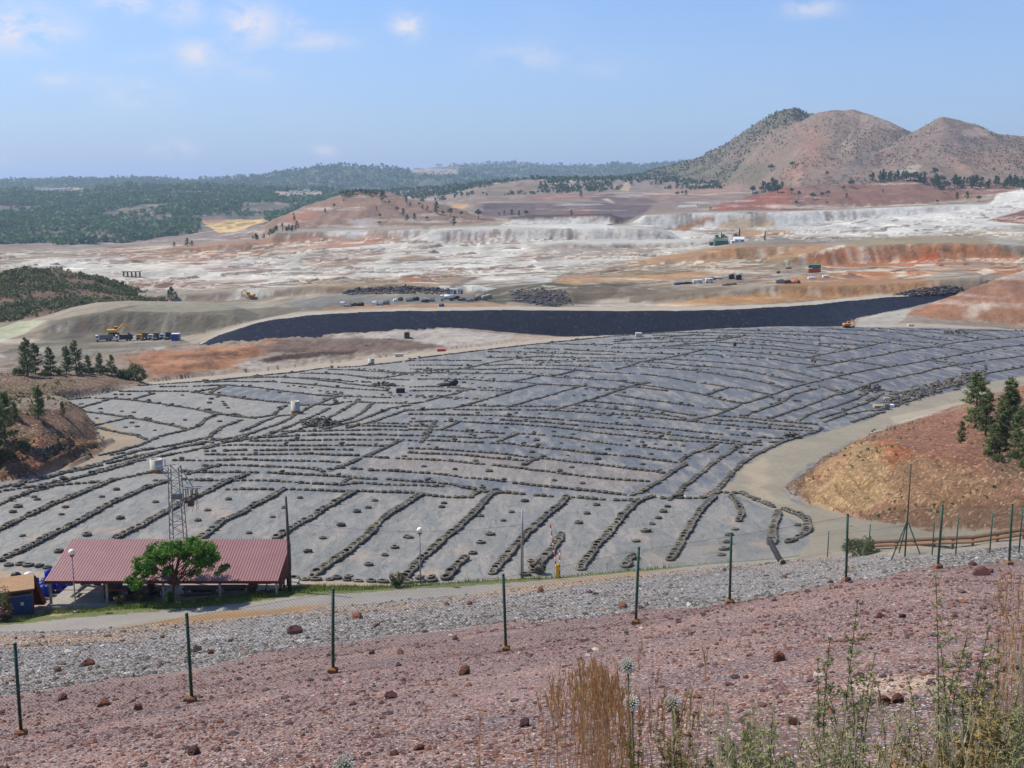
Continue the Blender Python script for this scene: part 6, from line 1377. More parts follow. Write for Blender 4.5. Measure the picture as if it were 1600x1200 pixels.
p = at(1346, 866, 68.0); c = put_tree('bush2', vec_ground(p.x, p.y), 1.0, 'rounded olive shrub standing alone at the roadside', 'shrub', None, sz=.85)

# the flat crowned tree before the shed
def ailanthus():
    R = np.random.default_rng(4); rnd = random.Random(4); p = at(268, 936, 79.0); g = vec_ground(p.x, p.y); root = empty('spreading_tree', g, 'bright green spreading tree in front of the red roof', 'tree'); m = MB()
    def W(u, v, dy=0): return at(u, v, 79.0+dy)-g
    m.tube([(0,0,-.2), W(272,910), W(276,885), W(282,862)], [.12, .10, .08, .05], 7)
    tips = [(225,875,0),(215,892,.3),(240,862,.4),(250,856,-.5),(262,852,.6),(278,849,0),(292,848,.5),(305,849,-.6),(318,852,.2),(328,864,.3),(322,878,-.3),(312,866,.6),(238,880,-.6),(300,858,-.8),(268,860,-.9),(205,905,.1),(345,886,.1),(285,856,1.2),(232,868,1.0),(310,856,1.2),(212,912,0),(246,876,-.4),(306,893,-.4),(265,888,-.5),(238,866,-.2),(244,854,.8),(256,860,.2),(270,854,-.4),(284,858,.3),(296,864,.2),(308,870,-.2),(316,878,.3),(326,872,-.5),(228,884,.4),(236,890,-.2),(322,860,.5),(248,868,.6),(276,866,.9),(304,856,.4),(330,868,.1),(220,900,-.3)]
    C_ = []
    for (u, v, dy) in tips:
        e = W(u, v+3, dy); s = W(270+rnd.uniform(-4, 8), 905+rnd.uniform(-12, 14)); mid = s.lerp(e, .55)+Vector((rnd.uniform(-.2, .2), 0, -.15+rnd.uniform(0, .2)))
        m.tube([s, mid, e], [.05, .032, .012], 5, False); big = .42 if (v > 885) else .62
        for q in range(6): C_.append((e.x+rnd.uniform(-.55, .55)*big*1.6, e.y+rnd.uniform(-.7, .7), e.z+rnd.uniform(-.28, .3)*big*1.4, big*.62))
    m.build('trunk', 'bark', root, True); V, Fq = leaves(R, C_, 15000, .085, 1, .25, 3.0); link('crown', leafmesh('crown', V, Fq, 'bright_leaf'), root)
    V, Fq = leaves(R, [(W(265, 925).x, 0, W(265, 930).z, .25), (W(262, 932).x, 0, W(262, 936).z, .3)], 400, .08, 1, 0, 3); link('suckers', leafmesh('suckers', V, Fq, 'bright_leaf'), root)
ailanthus()
def oleander(u, v, Y, h, lab):
    R = np.random.default_rng(int(u)+300); rnd = random.Random(int(u)); p = at(u, v, Y); g = vec_ground(p.x, p.y); root = empty('flowering_shrub', g, lab, 'shrub', 'pink flowering shrubs'); m = MB(); C_ = []
    for k in range(9):
        a = rnd.random()*6.28; t = Vector((math.cos(a)*h*.35, math.sin(a)*h*.35, h*rnd.uniform(.6, .95))); m.tube([(0,0,-.1), t*.6, t], [.03, .02, .01], 4, False); C_ += [(t.x, t.y, t.z, h*.2), (t.x*.7, t.y*.7, t.z*.7, h*.22), (t.x*.5, t.y*.5, t.z*.4, h*.2)]
    m.build('stems', 'bark', root); V, Fq = leaves(R, C_, 900, .07, 1, 0, 3.5); link('foliage', leafmesh('foliage', V, Fq, 'oleander_leaf'), root)
    T = [c for i, c in enumerate(C_) if i % 3 == 0 and (i//3) % 3 != 2]; V, Fq = leaves(R, T, 160, .10, 1, 0, 1.2); link('blossom', leafmesh('blossom', V, Fq, 'pink_petal'), root)
oleander(-9, 969, 76.4, 2.3, 'pink flowering shrub left of the blue kiosk door'); oleander(9, 967, 76.2, 1.2, 'smaller pink flowering shrub touching the blue kiosk door'); oleander(620, 911, 83.0, 1.2, 'pink flowering shrub left of the right globe lamp')
oleander(394, 928, 80.6, .9, 'little pink flowering shrub before the right end of the shed'); oleander(187, 945, 79.4, .8, 'little pink flowering shrub before the left part of the shed'); oleander(222, 941, 79.6, 1.0, 'little flowering shrub between shed post and tree')

def grass_verge():
    R = np.random.default_rng(9); pts = []
    poly = np.array([(-60,980),(0,973),(80,962),(200,950),(300,940),(400,928),(470,918),(600,914),(700,909),(860,902),(1000,890),(1150,880),(1150,884),(1000,896),(860,908),(700,917),(600,924),(500,933),(400,943),(250,957),(100,969),(0,980)], float)
    def ok(u, v): return inpoly(u, v, poly)
    u = R.uniform(-60, 1150, 90000); v = R.uniform(878, 982, 90000); m = ok(u, v); u, v = u[m], v[m]
    keep = R.random(len(u)) < np.interp(u, [0, 500, 700, 1150], [1, 1, .5, .14]); u, v = u[keep], v[keep]
    vt = np.interp(u, [-60,0,80,200,300,400,470,600,700,850,1000,1150], [980,973,960,949,938,927,918,914,909,903,891,880]); Yt = np.interp(u, [-60,0,80,200,300,400,470,600,700,850,1000,1150], [76.5,76.5,79.7,79.3,79.7,81,83,83.8,84.8,85.8,86,84])
    s = np.array([sray(a, b)[0] for a, b in zip(u, v)]); Y = Yt-(v-vt)/F*Yt/.385*1.1; z = height(s, Y); n = len(u)
    h = R.uniform(.08, .30, n)*np.interp(vnoise(s*Y/1.5, Y/1.5, seed=4), [-1, 1], [.5, 1.5]); a = R.uniform(0, 6.28, n); w = .035; lx = R.normal(0, .05, n); X = s*Y
    V = np.stack([np.stack([X-w*np.cos(a), Y-w*np.sin(a), z-.02], 1), np.stack([X+w*np.cos(a), Y+w*np.sin(a), z-.02], 1), np.stack([X+lx, Y+lx, z+h], 1)], 1).reshape(-1, 3)
    o = link('grass', mesh_np('grass', V, np.arange(3*n).reshape(-1, 3), 'lawn', smooth=False)); tag(o, 'short green grass along the edge of the path', 'grass', kind='stuff')
    fl = MB(); rnd = random.Random(3)
grass_verge()

# ------------------------------------------------------------------ stones
def stone_mesh(seed, sub=2, flat=.6):
    bm = bmesh.new(); bmesh.ops.create_icosphere(bm, subdivisions=sub, radius=1.0); rnd = random.Random(seed); o = Vector((rnd.random()*50, rnd.random()*50, rnd.random()*50))
    from mathutils import noise
    for v in bm.verts:
        c = v.co.copy(); d = 1+.42*noise.noise(c*1.1+o)+.2*noise.noise(c*2.7+o); v.co = Vector((c.x*d*rnd.uniform(.97, 1.03), c.y*d*.8, c.z*d*flat))
    # a few flat broken faces
    for k in range(4):
        n = Vector((rnd.gauss(0, 1), rnd.gauss(0, 1), rnd.gauss(0, .6))).normalized(); lim = rnd.uniform(.55, .75)
        for v in bm.verts:
            q = v.co.dot(n)
            if q > lim: v.co -= n*(q-lim)*.9
    V = np.array([v.co[:] for v in bm.verts]); Fq = np.array([[v.index for v in f.verts] for f in bm.faces]); bm.free(); return V, Fq
def scatter_stones(name, mat_cols, n, samp, size, label, seed, mat='stone_mix'):
    R = np.random.default_rng(seed); protos = [stone_mesh(seed*10+i, 1) for i in range(6)]
    X, Y = samp(R, n); n = len(X); Z = height(X/Y, Y); s = size(R, n, Y); which = R.integers(0, 6, n); VV = []; FF = []; CC = []; b = 0
    cols = np.array([C(*c) for c, w in mat_cols])*.88; pw = np.array([w for c, w in mat_cols]); ci = R.choice(len(cols), n, p=pw/pw.sum())
    for k in range(6):
        m = which == k; V0, F0 = protos[k]; q = m.sum(); a = R.uniform(0, 6.28, q); c, sn = np.cos(a), np.sin(a)
        V = V0[None]*s[m][:, None, None]*R.uniform(.7, 1.2, (q, 1, 3)); Vx = V[..., 0]*c[:, None]-V[..., 1]*sn[:, None]; Vy = V[..., 0]*sn[:, None]+V[..., 1]*c[:, None]
        V = np.stack([Vx+X[m][:, None], Vy+Y[m][:, None], V[..., 2]+(Z[m]+s[m]*.12)[:, None]], -1).reshape(-1, 3); nv = len(V0)
        FF.append((F0[None]+(np.arange(q)*nv)[:, None, None]).reshape(-1, 3)+b); VV.append(V); CC.append(np.repeat(cols[ci[m]]*R.uniform(.7, 1.25, (q, 1)), nv, 0)); b += len(V)
    o = link(name, mesh_np(name, np.concatenate(VV), np.concatenate(FF), mat, np.concatenate(CC), smooth=False)); tag(o, label, 'stones', kind='stuff')
def stone_mat():
    m, nt, b = newmat('stone_mix'); a = nt.node('ShaderNodeAttribute', attribute_name='Col'); P = nt.node('ShaderNodeNewGeometry').outputs['Position']
    n = nt.noise(P, 18, 4, .6); c = nt.mix(1.0, a.outputs['Color'], nt.ramp(n, [(.3, .75), (.7, 1.2)]), 'MULTIPLY'); nt.set(b.inputs['Base Color'], c); b.inputs['Roughness'].default_value = .95; b.inputs['Specular IOR Level'].default_value = .15
stone_mat()
KC = {k: BASE.c[i] for i, k in enumerate(['k0', 'fence', 'pg', 'pg2', 'gt'])}
def edgeY(i, s): c = BASE.c[i]; return np.interp(s, c[:, 0], c[:, 1])
def samp_pink(R, n):
    s = R.uniform(-.62, .62, n); y0 = 8.0; y1 = edgeY(2, s); Y = y0*(y1/y0)**R.random(n); m = vnoise(s*Y/3, Y/3, seed=8) > R.uniform(-1.0, .5, n); return (s*Y)[m], Y[m]
def samp_grey(R, n):
    s = R.uniform(-.55, .62, n); y0 = edgeY(2, s)+.3; y1 = edgeY(4, s)-.5; Y = y0+(y1-y0)*R.random(n)**1.3; return (s*Y), Y
PK = [((150,112,110),4),((120,86,86),3),((176,132,120),2.5),((168,106,76),1.2),((214,196,184),.8),((104,92,98),1.6)]
scatter_stones('gravel', PK, 70000, samp_pink, lambda R, n, Y: np.clip(R.lognormal(-4.3, .62, n), .006, .09)*np.interp(Y, [8, 35], [.75, 1.5]), 'reddish gravel strewn over the near slope', 3)
GC = [((164,162,160),5),((120,118,118),3.5),((214,212,208),1.5),((150,122,110),.8),((232,230,224),.35),((176,150,128),.6)]
scatter_stones('rubble', GC, 52000, samp_grey, lambda R, n, Y: np.clip(R.lognormal(-3.35, .55, n), .02, .26), 'grey rubble covering the bank below the path', 4)
# single rocks one can pick out: (u, v, width px, depth guess, material, label)
RV = [stone_mesh(200+i, 3, .75) for i in range(8)]
ROCKM = {}
def rock(u, v, w, mat, label, grp=None, Y0=8, Y1=120, name='rock', fl=1.0):
    g = hit(u, v, Y0, Y1); r = w/2*g.y/F*1.0; i = int(u*7+v*3) % 8
    if (i, mat) not in ROCKM: ROCKM[(i, mat)] = mesh_np('rock', RV[i][0], RV[i][1], mat, smooth=False)
    o = link(name, ROCKM[(i, mat)], None, g+Vector((0, 0, r*.35))); o.scale = (r, r, r*fl); o.rotation_euler = (0, 0, (u*.37) % 6.28); tag(o, label, 'rock', grp)
for (u, v, w, mat, lab) in [
 (460,990,24,'rock_maroon','dark maroon boulder on the grey bank right of the second green post'),(558,967,20,'rock_rust','rusty boulder at the top of the grey bank beside the third green post'),(138,1040,19,'rock_rust','ochre rock low on the grey bank between the first two posts'),(92,1050,14,'rock_rust','smaller ochre rock left of the ochre rock on the grey bank'),
 (734,945,12,'rock_rust','brown rock high on the grey bank left of the fourth post'),(589,980,12,'rock_maroon','maroon rock in the middle of the grey bank right of the third post'),(663,988,10,'rock_pale','pale yellow rock in the middle of the grey bank'),(581,1022,13,'rock_maroon','upright brown rock on the pink gravel right of the third post'),(626,1022,13,'rock_rust','upright brown rock on the pink gravel, farther right of the third post'),
 (711,1000,12,'rock_maroon','dark rock left of the foot of the fourth green post'),(725,1054,24,'rock_rust','flat brown slab half sunk in the pink gravel below the fourth post'),(611,1091,20,'rock_maroon','dark flat rock in the middle of the pink gravel'),(655,1172,17,'rock_rust','orange rock near the bottom edge left of the grass'),(617,1180,17,'rock_rust','second orange rock near the bottom edge, farther left'),
 (291,1096,10,'rock_maroon','dark brown rock touching the footing of the second post'),(303,1178,24,'rock_maroon','dark brown rock near the bottom edge below the second post'),(216,1110,19,'rock_rust','brown rock left of the second post footing'),(162,1103,20,'rock_rust','flat brown rock on the pink gravel between the first two posts'),(98,1094,20,'rock_maroon','long brown rock right of the first post'),
 (922,927,10,'rock_maroon','dark blocky rock on the grey bank left of the fifth post'),(845,926,15,'rock_rust','reddish rock high on the grey bank below the striped barrier'),(973,950,18,'rock_rust','rusty slab left of the fifth green post'),(1001,952,11,'rock_maroon','dark red rock right of the fifth green post'),(1225,903,10,'rock_rust','orange rock on the grey bank left of the seventh post'),(1298,911,10,'rock_maroon','round dark rock left of the seventh post'),
 (1325,909,13,'rock_maroon','brown rock at the foot of the seventh post'),(1533,899,26,'rock_maroon','largest maroon boulder at the right near the last posts'),(1520,884,14,'rock_maroon','dark boulder just above the largest maroon boulder'),(1548,895,12,'rock_maroon','dark rock right of the largest maroon boulder'),(1217,1033,26,'rock_rust','rounded orange boulder alone on the right of the pink gravel'),
 (1410,965,12,'rock_maroon','small dark rock on the pink slope between the last posts'),(1375,965,15,'rock_rust','flat rust rock on the pink slope'),(1403,1097,24,'rock_rust','angular orange rock below the pale sandy patch'),(1380,1100,26,'rock_rust','broad rust rock left of the angular orange rock'),(1238,1137,22,'rock_rust','dark rust rock low at the right below the boulder'),(820,1135,24,'rock_maroon','maroon rock at the left foot of the dry grass'),
 (1343,1060,18,'rock_maroon','dark broken rock above the pale sandy patch'),(1330,878+10,8,'rock_pale','tiny pale rock on the grey bank right of the seventh post'),(360,1003,9,'rock_maroon','small maroon rock high on the grey bank right of the second post'),(307,1017,16,'rock_maroon','maroon rock on the grey bank just right of the second post'),(329,1021,14,'rock_rust','rusty rock beside the maroon one on the grey bank'),(270,980,12,'rock_pale','pale rock high on the grey bank left of the second post'),
 (254,997,10,'rock_maroon','dark rock on the grey bank left of the second post top'),(191,1002,10,'rock_pale','white rock high on the grey bank left of the second post'),(698,940+6,10,'rock_maroon','small maroon rock near the top of the bank')]:
    rock(u, v, w*1.05, mat, lab)

# ------------------------------------------------------------------ weeds and dry grass close to the viewer
def blade_strip(VV, FF, pts, w, rnd):
    b = len(VV); a = rnd.uniform(0, 6.28); side = Vector((math.cos(a), math.sin(a)*.5, 0)).normalized(); n = len(pts)
    for i, p in enumerate(pts):
        ww = w*(1-.75*i/(n-1)); VV.append(p-side*ww/2); VV.append(p+side*ww/2)
    for i in range(n-1): FF.append((b+2*i, b+2*i+1, b+2*i+3, b+2*i+2))
def root_at(u, Y): s = sray(u, 1200)[0]; return Vector((s*Y, Y, ground(s*Y, Y)))
def tuft(items, Y, mat, name, label, cat, w=.0034, seed=1, ears=True):
    """items: (u_base, u_top, v_top)"""
    rnd = random.Random(seed); g = root_at(items[0][0], Y); VV = []; FF = []; EV = []; EF = []
    for (ub, ut, vt) in items:
        Yb = Y+rnd.uniform(-.25, .25); b = root_at(ub, Yb)-g-Vector((0, 0, .03)); t = at(ut, vt, Yb+rnd.uniform(-.15, .15))-g; bow = Vector((rnd.uniform(-.06, .06), rnd.uniform(-.06, .06), 0)); pts = []
        for i in range(8): f = i/7; q = b.lerp(t, f)+bow*4*f*(1-f)+Vector((0, 0, .02*math.sin(f*3))); pts.append(q)
        blade_strip(VV, FF, pts, w*rnd.uniform(.6, 1.2), rnd)
        if ears:
            L = rnd.uniform(.07, .16); d = (pts[-1]-pts[-2]).normalized()
            for k in range(rnd.randrange(7, 14)):
                q = pts[-1]-d*L*rnd.random(); e = (d+Vector((rnd.uniform(-.35, .35), rnd.uniform(-.35, .35), .1))).normalized()*rnd.uniform(.015, .035); blade_strip(VV, FF, [q, q+e*.6, q+e], .0035, rnd)
    root = empty(name, g, label, cat); a = link('stalks', mesh_np('stalks', np.array([v[:] for v in VV]), FF, mat, smooth=False), root)
rg = random.Random(7)
def clump(n, u0, u1, vt0, vt1, lean=10):
    r = []
    for k in range(n):
        ub = rg.uniform(u0, u1); f = rg.random()**1.4; r.append((ub, ub+rg.gauss(0, lean)-4, vt0+(vt1-vt0)*f))
    return r
tuft([(ub, ub+(ub-925)*.55+rg.gauss(0, 8), 1028+abs(rg.gauss(0, 38))+abs(ub-925)*.9) for ub in [925+rg.gauss(0, 22) for _ in range(230)]], 3.7, 'dry_straw', 'dry_grass_tuft', 'dense tuft of reddish dry grass at the bottom centre', 'grass tuft', seed=1)
tuft([(975,1005,1000),(980,960,1035),(1000,1030,1048),(1010,1028,1050),(1040,1108,1000),(1030,1085,1060),(1060,1100,1020),(990,1000,1010),(1050,1072,1070)]+clump(90, 960, 1090, 1080, 1180, 22), 3.9, 'dry_straw', 'dry_grass_tuft', 'loose taller dry stalks just right of the dense tuft', 'grass tuft', seed=2)
tuft([(770,750,1110),(762,753,1125),(760,748,1180),(850,845,1105),(852,848,1130),(880,860,1078),(900,858,1060),(836,806,1180),(830,840,1170),(885,876,1040)], 3.4, 'dry_straw', 'dry_grass_tuft', 'few thin bare stalks left of the dense tuft', 'grass tuft', seed=3, w=.006)
tuft(clump(90, 1560, 1640, 900, 1080, 12), 4.2, 'dry_straw', 'dry_grass_tuft', 'tall brown grass against the right edge', 'grass tuft', seed=4)
tuft(clump(70, 1565, 1640, 1000, 1150, 14), 4.0, 'pale_straw', 'dry_grass_tuft', 'pale straw coloured grass at the lower right corner', 'grass tuft', seed=5)
tuft([(1350,1352,1105),(1352,1356,1130)]+clump(150, 1080, 1580, 1100, 1195, 30), 3.3, 'pale_straw', 'dry_grass_tuft', 'thin straw stalks scattered along the bottom right', 'grass tuft', seed=6, w=.003)
def allium(u, v, Y, r, lab):
    top = at(u, v, Y); b = root_at(u+(3 if u > 900 else -2), Y+.1); root = empty('allium_flower', b, lab, 'flower', 'round pale flower heads'); d = top-b; rnd = random.Random(int(u))
    MB().tube([(0,0,-.03), d*.5+Vector((.02,0,0)), d], [.0055, .0045, .0035], 6).build('stem', 'stem_green', root, True)
    m = MB(); m.sphere(d, r*.55, 10, 8); m.build('core', 'stem_green', root, True); m = MB()
    for k in range(120):
        z = 1-2*(k+.5)/120; a = k*2.39996; q = math.sqrt(1-z*z); n = Vector((q*math.cos(a), q*math.sin(a), z)); rr = r*rnd.uniform(.86, 1.04)*(1.0 if z > -.6 else .9); c = d+n*rr
        if k % 2 == 0: m.tube([d+n*r*.3, c], .0008, 3, False)
        s = r*.10; t1 = n.orthogonal().normalized(); t2 = n.cross(t1); m.add([c-n*s*1.3, c+t1*s, c+t2*s, c-t1*s, c-t2*s, c+n*s*1.5], [(0,2,1),(0,3,2),(0,4,3),(0,1,4),(5,1,2),(5,2,3),(5,3,4),(5,4,1)])
    m.build('flower_head', 'allium_bud', root)
allium(981, 1041, 3.75, .030, 'highest round pale flower head above the dry grass'); allium(987, 1099, 3.6, .028, 'round pale flower head below the highest one'); allium(1051, 1099, 3.6, .028, 'round pale flower head right of the other two'); allium(538, 1197, 3.5, .036, 'round pale flower head cut by the bottom edge at the left')
def weed(u0, tips, Y, name, lab, mat='weed_green', n_leaf=900, leaf=.012, seed=1, el=4.2, spread=.03):
    n_leaf = int(n_leaf*1.7); leaf = leaf*.38
    """tips: (u, v) shoots; side shoots fill in"""
    R = np.random.default_rng(seed); rnd = random.Random(seed); g = root_at(u0, Y); root = empty(name, g, lab, 'plant'); m = MB(); C_ = []
    for (u, v) in tips:
        if name == 'bushy_weed': v += 26
        t = at(u, v, Y+rnd.uniform(-.2, .2))-g; b = Vector((rnd.uniform(-.05, .05), rnd.uniform(-.05, .05), -.02)); bow = Vector((rnd.uniform(-.08, .08), 0, 0)); P_ = [b.lerp(t, i/25)+bow*4*(i/25)*(1-i/25) for i in range(26)]
        m.tube(P_, [.0036*(1-.026*i) for i in range(26)], 4, False)
        for i in range(8, 26):
            p = P_[i]; wdt = spread*(1.25-.034*i)
            for k in range(2):
                C_.append((p.x, p.y, p.z, wdt*.6))
                if i < 24 and rnd.random() < .55:
                    a = rnd.random()*6.28; L = rnd.uniform(.05, .14)*(1.2-.038*i)*spread/.03; e = p+Vector((math.cos(a)*L, math.sin(a)*L, L*rnd.uniform(.3, 1.0))); m.tube([p, e], [.002, .001], 3, False)
                    for f in (.35, .6, .8, 1.0): q = p.lerp(e, f); C_.append((q.x, q.y, q.z, .014))
    m.build('stems', 'bark', root); V, Fq = leaves(R, C_, n_leaf, leaf, 1, 0, el); link('leaves', leafmesh('leaves', V, Fq, mat), root)
weed(1310, [(1297,998),(1340,940),(1325,1030),(1290,1060),(1278,1030)], 3.9, 'feathery_weed', 'tall feathery green weed right of the orange boulder', seed=1, n_leaf=2600)
weed(1360, [(1368,1020),(1365,1060),(1372,1070),(1350,1080)], 3.9, 'feathery_weed', 'thin feathery weed before the pale sandy patch', seed=2, n_leaf=1100)
weed(1470, [(1462,900),(1470,1010),(1490,1050),(1500,1060),(1475,1070)], 4.0, 'feathery_weed', 'tallest thin feathery weed right of the sandy patch', seed=3, n_leaf=2400)
weed(1520, [(1512,990),(1545,980),(1550,1010),(1530,1040),(1560,1000),(1510,1080)], 4.0, 'feathery_weed', 'bushy grey green weed before the brown grass at right', seed=4, n_leaf=3400)
weed(1420, [(1418,1060),(1424,1100),(1410,1110)], 3.8, 'feathery_weed', 'short upright weed below the sandy patch', seed=5, n_leaf=1100)
weed(1160, [(1172,1090),(1160,1100),(1180,1110),(1140,1130),(1190,1120),(1130,1150),(1200,1150),(1170,1140)], 3.5, 'bushy_weed', 'rounded green bush at the bottom right of centre', seed=6, n_leaf=6500, leaf=.013, spread=.06)
weed(1070, [(1075,1060),(1085,1090),(1060,1120),(1030,1130),(1000,1120),(975,1125),(1045,1150),(1090,1140)], 3.6, 'bushy_weed', 'olive leafy bush among the dry stalks', 'weed_olive', n_leaf=4200, leaf=.013, seed=7, spread=.05)
weed(1300, [(1270,1110),(1290,1120),(1310,1115),(1330,1130),(1250,1140),(1350,1140),(1230,1160),(1380,1150)], 3.4, 'bushy_weed', 'low spreading green weed at the bottom right', seed=8, n_leaf=6000, leaf=.011, spread=.055)
weed(1540, [(1530,1050),(1545,1080),(1520,1100),(1560,1110),(1500,1130),(1580,1100),(1555,1060)], 3.7, 'bushy_weed', 'yellowing leafy weed in front of the pale straw', 'weed_olive', n_leaf=4600, leaf=.014, seed=9, spread=.05)
weed(1450, [(1430,1130),(1450,1140),(1470,1125),(1500,1150),(1410,1150),(1480,1160)], 3.3, 'bushy_weed', 'low tangled weed at the lower right', 'weed_olive', n_leaf=4200, leaf=.011, seed=10, spread=.055)
weed(1215, [(1207,1115),(1214,1130),(1205,1160)], 3.3, 'feathery_weed', 'single upright weed between the two green bushes', seed=11, n_leaf=1100)
weed(1600, [(1590,1060),(1610,1040),(1600,1100),(1580,1130)], 3.6, 'bushy_weed', 'green weed at the lower right corner', seed=12, n_leaf=2600, spread=.05)

# ------------------------------------------------------------------ machines
def wheel(root, x, y, r, w, name='wheel'):
    m = MB(); m.lathe([(0, -w/2), (r*.8, -w/2), (r, -w*.3), (r, w*.3), (r*.8, w/2), (0, w/2)], 14); o = m.build(name, 'black_plastic', root, True, (x, y, r)); o.rotation_euler = (math.radians(90), 0, 0)
    m = MB(); m.lathe([(0, -w/2-.02), (r*.5, -w/2-.02)], 10); m.build('hub', 'grey_steel', o)
    return o
def truck(loc, rz, cabmat, bedmat, label, group, tip=0.0, s=1.0):
    """tipper lorry pointing along +x"""
    root = empty('tipper_truck', loc, label, 'truck', group, rz); root.scale = (s, s, s)
    MB().box((0, 0, .95), (7.6, 1.0, .3)).build('chassis', 'black_plastic', root)
    m = MB(); m.add([(2.2,-1.2,.8),(3.9,-1.2,.8),(3.9,-1.2,1.9),(3.55,-1.15,2.9),(2.2,-1.15,2.95),(2.2,1.2,.8),(3.9,1.2,.8),(3.9,1.2,1.9),(3.55,1.15,2.9),(2.2,1.15,2.95)], [(0,1,2,3,4),(9,8,7,6,5),(0,5,6,1),(1,6,7,2),(2,7,8,3),(3,8,9,4),(4,9,5,0)]); cab = m.build('cab', cabmat, root)
    m = MB(); m.add([(3.93,-1.0,1.95),(3.93,1.0,1.95),(3.62,.98,2.75),(3.62,-.98,2.75)], [(0,1,2,3)]); m.build('windscreen', 'glass_dark', cab)
    for sy in (-1, 1): MB().box((3.0, sy*1.19, 2.25), (.9, .05, .7)).build('side_window', 'glass_dark', cab); MB().box((3.95, sy*.85, 1.25), (.06, .35, .22)).build('headlight', 'white_paint', cab)
    MB().box((3.95, 0, .95), (.15, 2.4, .45)).build('bumper', 'black_plastic', cab); MB().box((3.93, 0, 1.45), (.05, 1.2, .5)).build('grille', 'black_plastic', cab)
    m = MB(); z0 = 1.2
    for (c, d) in (((-.9,0,z0+.05),(5.8,2.45,.12)), ((-.9,-1.2,z0+.8),(5.8,.1,1.5)), ((-.9,1.2,z0+.8),(5.8,.1,1.5)), ((1.95,0,z0+.85),(.1,2.4,1.7)), ((-3.8,0,z0+.75),(.1,2.4,1.4)), ((2.35,0,z0+1.75),(.9,2.4,.08))): m.box(c, d)
    for x in (-3, -1.8, -.6, .6): m.box((x, -1.28, z0+.8), (.1, .08, 1.5)); m.box((x, 1.28, z0+.8), (.1, .08, 1.5))
    b = m.build('tipper_body', bedmat, root); b.rotation_euler = (0, -tip, 0)
    for x in (2.9, -1.3, -2.6):
        for sy in (-1, 1): wheel(root, x, sy*1.05, .52, .35)
    return root
def bench_hit(u, v, Y0, Y1): return hit(u, v, Y0, Y1)
TG = 'lorries parked in a line on the grey yard'
for (u, v, deg, cab, bed, lab, tip) in [(163,533,205,'white_paint','grey_steel','grey and white tipper lorry at the left end of the parked line',0),(194,533,200,'white_paint','black_plastic','white cabbed tipper lorry with a black body in the parked line',0),(223,531,262,'machine_yellow','rusty_steel','yellow cabbed lorry facing the viewer in the parked line',0),
        (241,531,262,'white_paint','rusty_steel','white lorry facing the viewer beside the yellow one',0),(259,530,262,'white_paint','asphalt_dark','white lorry facing the viewer beside the blue cabin',0)]:
    truck(bench_hit(u, v, 350, 460), math.radians(deg), cab, bed, lab, TG, tip, .78)
def excavator(loc, rz, mat, label, s=1.0, reach=1.0):
    root = empty('excavator', loc, label, 'excavator', None, rz); root.scale = (s, s, s)
    for sy in (-1, 1):
        m = MB(); m.box((0, sy*1.1, .45), (4.0, .55, .85), None, .3); m.build('track', 'black_plastic', root)
    MB().box((0, 0, .95), (1.6, 1.6, .4)).build('turntable', 'black_plastic', root)
    m = MB(); m.box((-.5, 0, 1.75), (3.6, 2.5, 1.2), None, .2); b = m.build('body', mat, root)
    c = MB().box((.9, .75, 2.5), (1.4, .95, 1.6), None, .1).build('cab', mat, root); MB().box((.95, .75, 2.75), (1.45, .98, .8)).build('window', 'glass_dark', c)
    m = MB(); A = Vector((1.2, -.2, 2.0)); B = Vector((3.6*reach, -.2, 4.2)); Cc = Vector((5.8*reach, -.2, 3.0)); D = Vector((5.6*reach, -.2, 1.0)); m.tube([A, B], [.32, .28], 4); m.tube([B, Cc], [.28, .24], 4); m.build('boom', mat, root)
    MB().tube([Cc+Vector((0,0,.3)), D], [.24, .18], 4).build('stick', mat, root)
    m = MB(); m.add([D+Vector((-.5,-.6,0)), D+Vector((.3,-.6,.1)), D+Vector((.2,-.6,-.8)), D+Vector((-.6,-.6,-.9)), D+Vector((-.5,.6,0)), D+Vector((.3,.6,.1)), D+Vector((.2,.6,-.8)), D+Vector((-.6,.6,-.9))], [(0,1,2,3),(7,6,5,4),(0,4,5,1),(1,5,6,2),(2,6,7,3)]); m.build('bucket', 'grey_steel', root)
    return root
excavator(bench_hit(178, 524, 380, 480), math.radians(20), 'machine_yellow', 'yellow excavator with raised arm behind the parked lorries', .95)
excavator(hit(1324, 512, 330, 400), math.radians(10), 'machine_orange', 'orange excavator at the far edge of the liner', .62, .62)
excavator(hit(392, 466, 450, 620), math.radians(160), 'machine_yellow', 'small yellow excavator on the grey plateau beyond the lorries', .9)
def cabin(name, loc, d, mat, roofmat, label, cat, rz=0, roof=0.0, win=True, group=None, wm='glass_dark'):
    root = empty(name, loc, label, cat, group, rz); w, dp, h = d; m = MB(); m.box((0, 0, h/2-.2), (w, dp, h+.4)); wl = m.build('wall', mat, root)
    m = MB()
    if roof: m.add([(-w/2-.2,-dp/2-.2,h+.01),(w/2+.2,-dp/2-.2,h+.01),(w/2+.2,dp/2+.2,h+.01),(-w/2-.2,dp/2+.2,h+.01),(-w/2-.2,0,h+roof),(w/2+.2,0,h+roof)], [(0,1,5,4),(2,3,4,5),(0,4,3),(1,2,5),(3,2,1,0)])
    else: m.box((0, 0, h+.06), (w+.15, dp+.15, .12))
    m.build('roof', roofmat, root)
    if win:
        n = max(1, int(w/3))
        for i in range(n): MB().box((-w/2+w*(i+.5)/n+(.0 if n > 1 else -.3*w), -dp/2-.02, h*.6), (min(.9, w*.25), .06, h*.3)).build('window', wm, root)
        MB().box((w*.5-min(1.0, w*.3), -dp/2-.03, h*.38), (min(.9, w*.3), .06, h*.76)).build('door', 'old_wood', root)
    return root
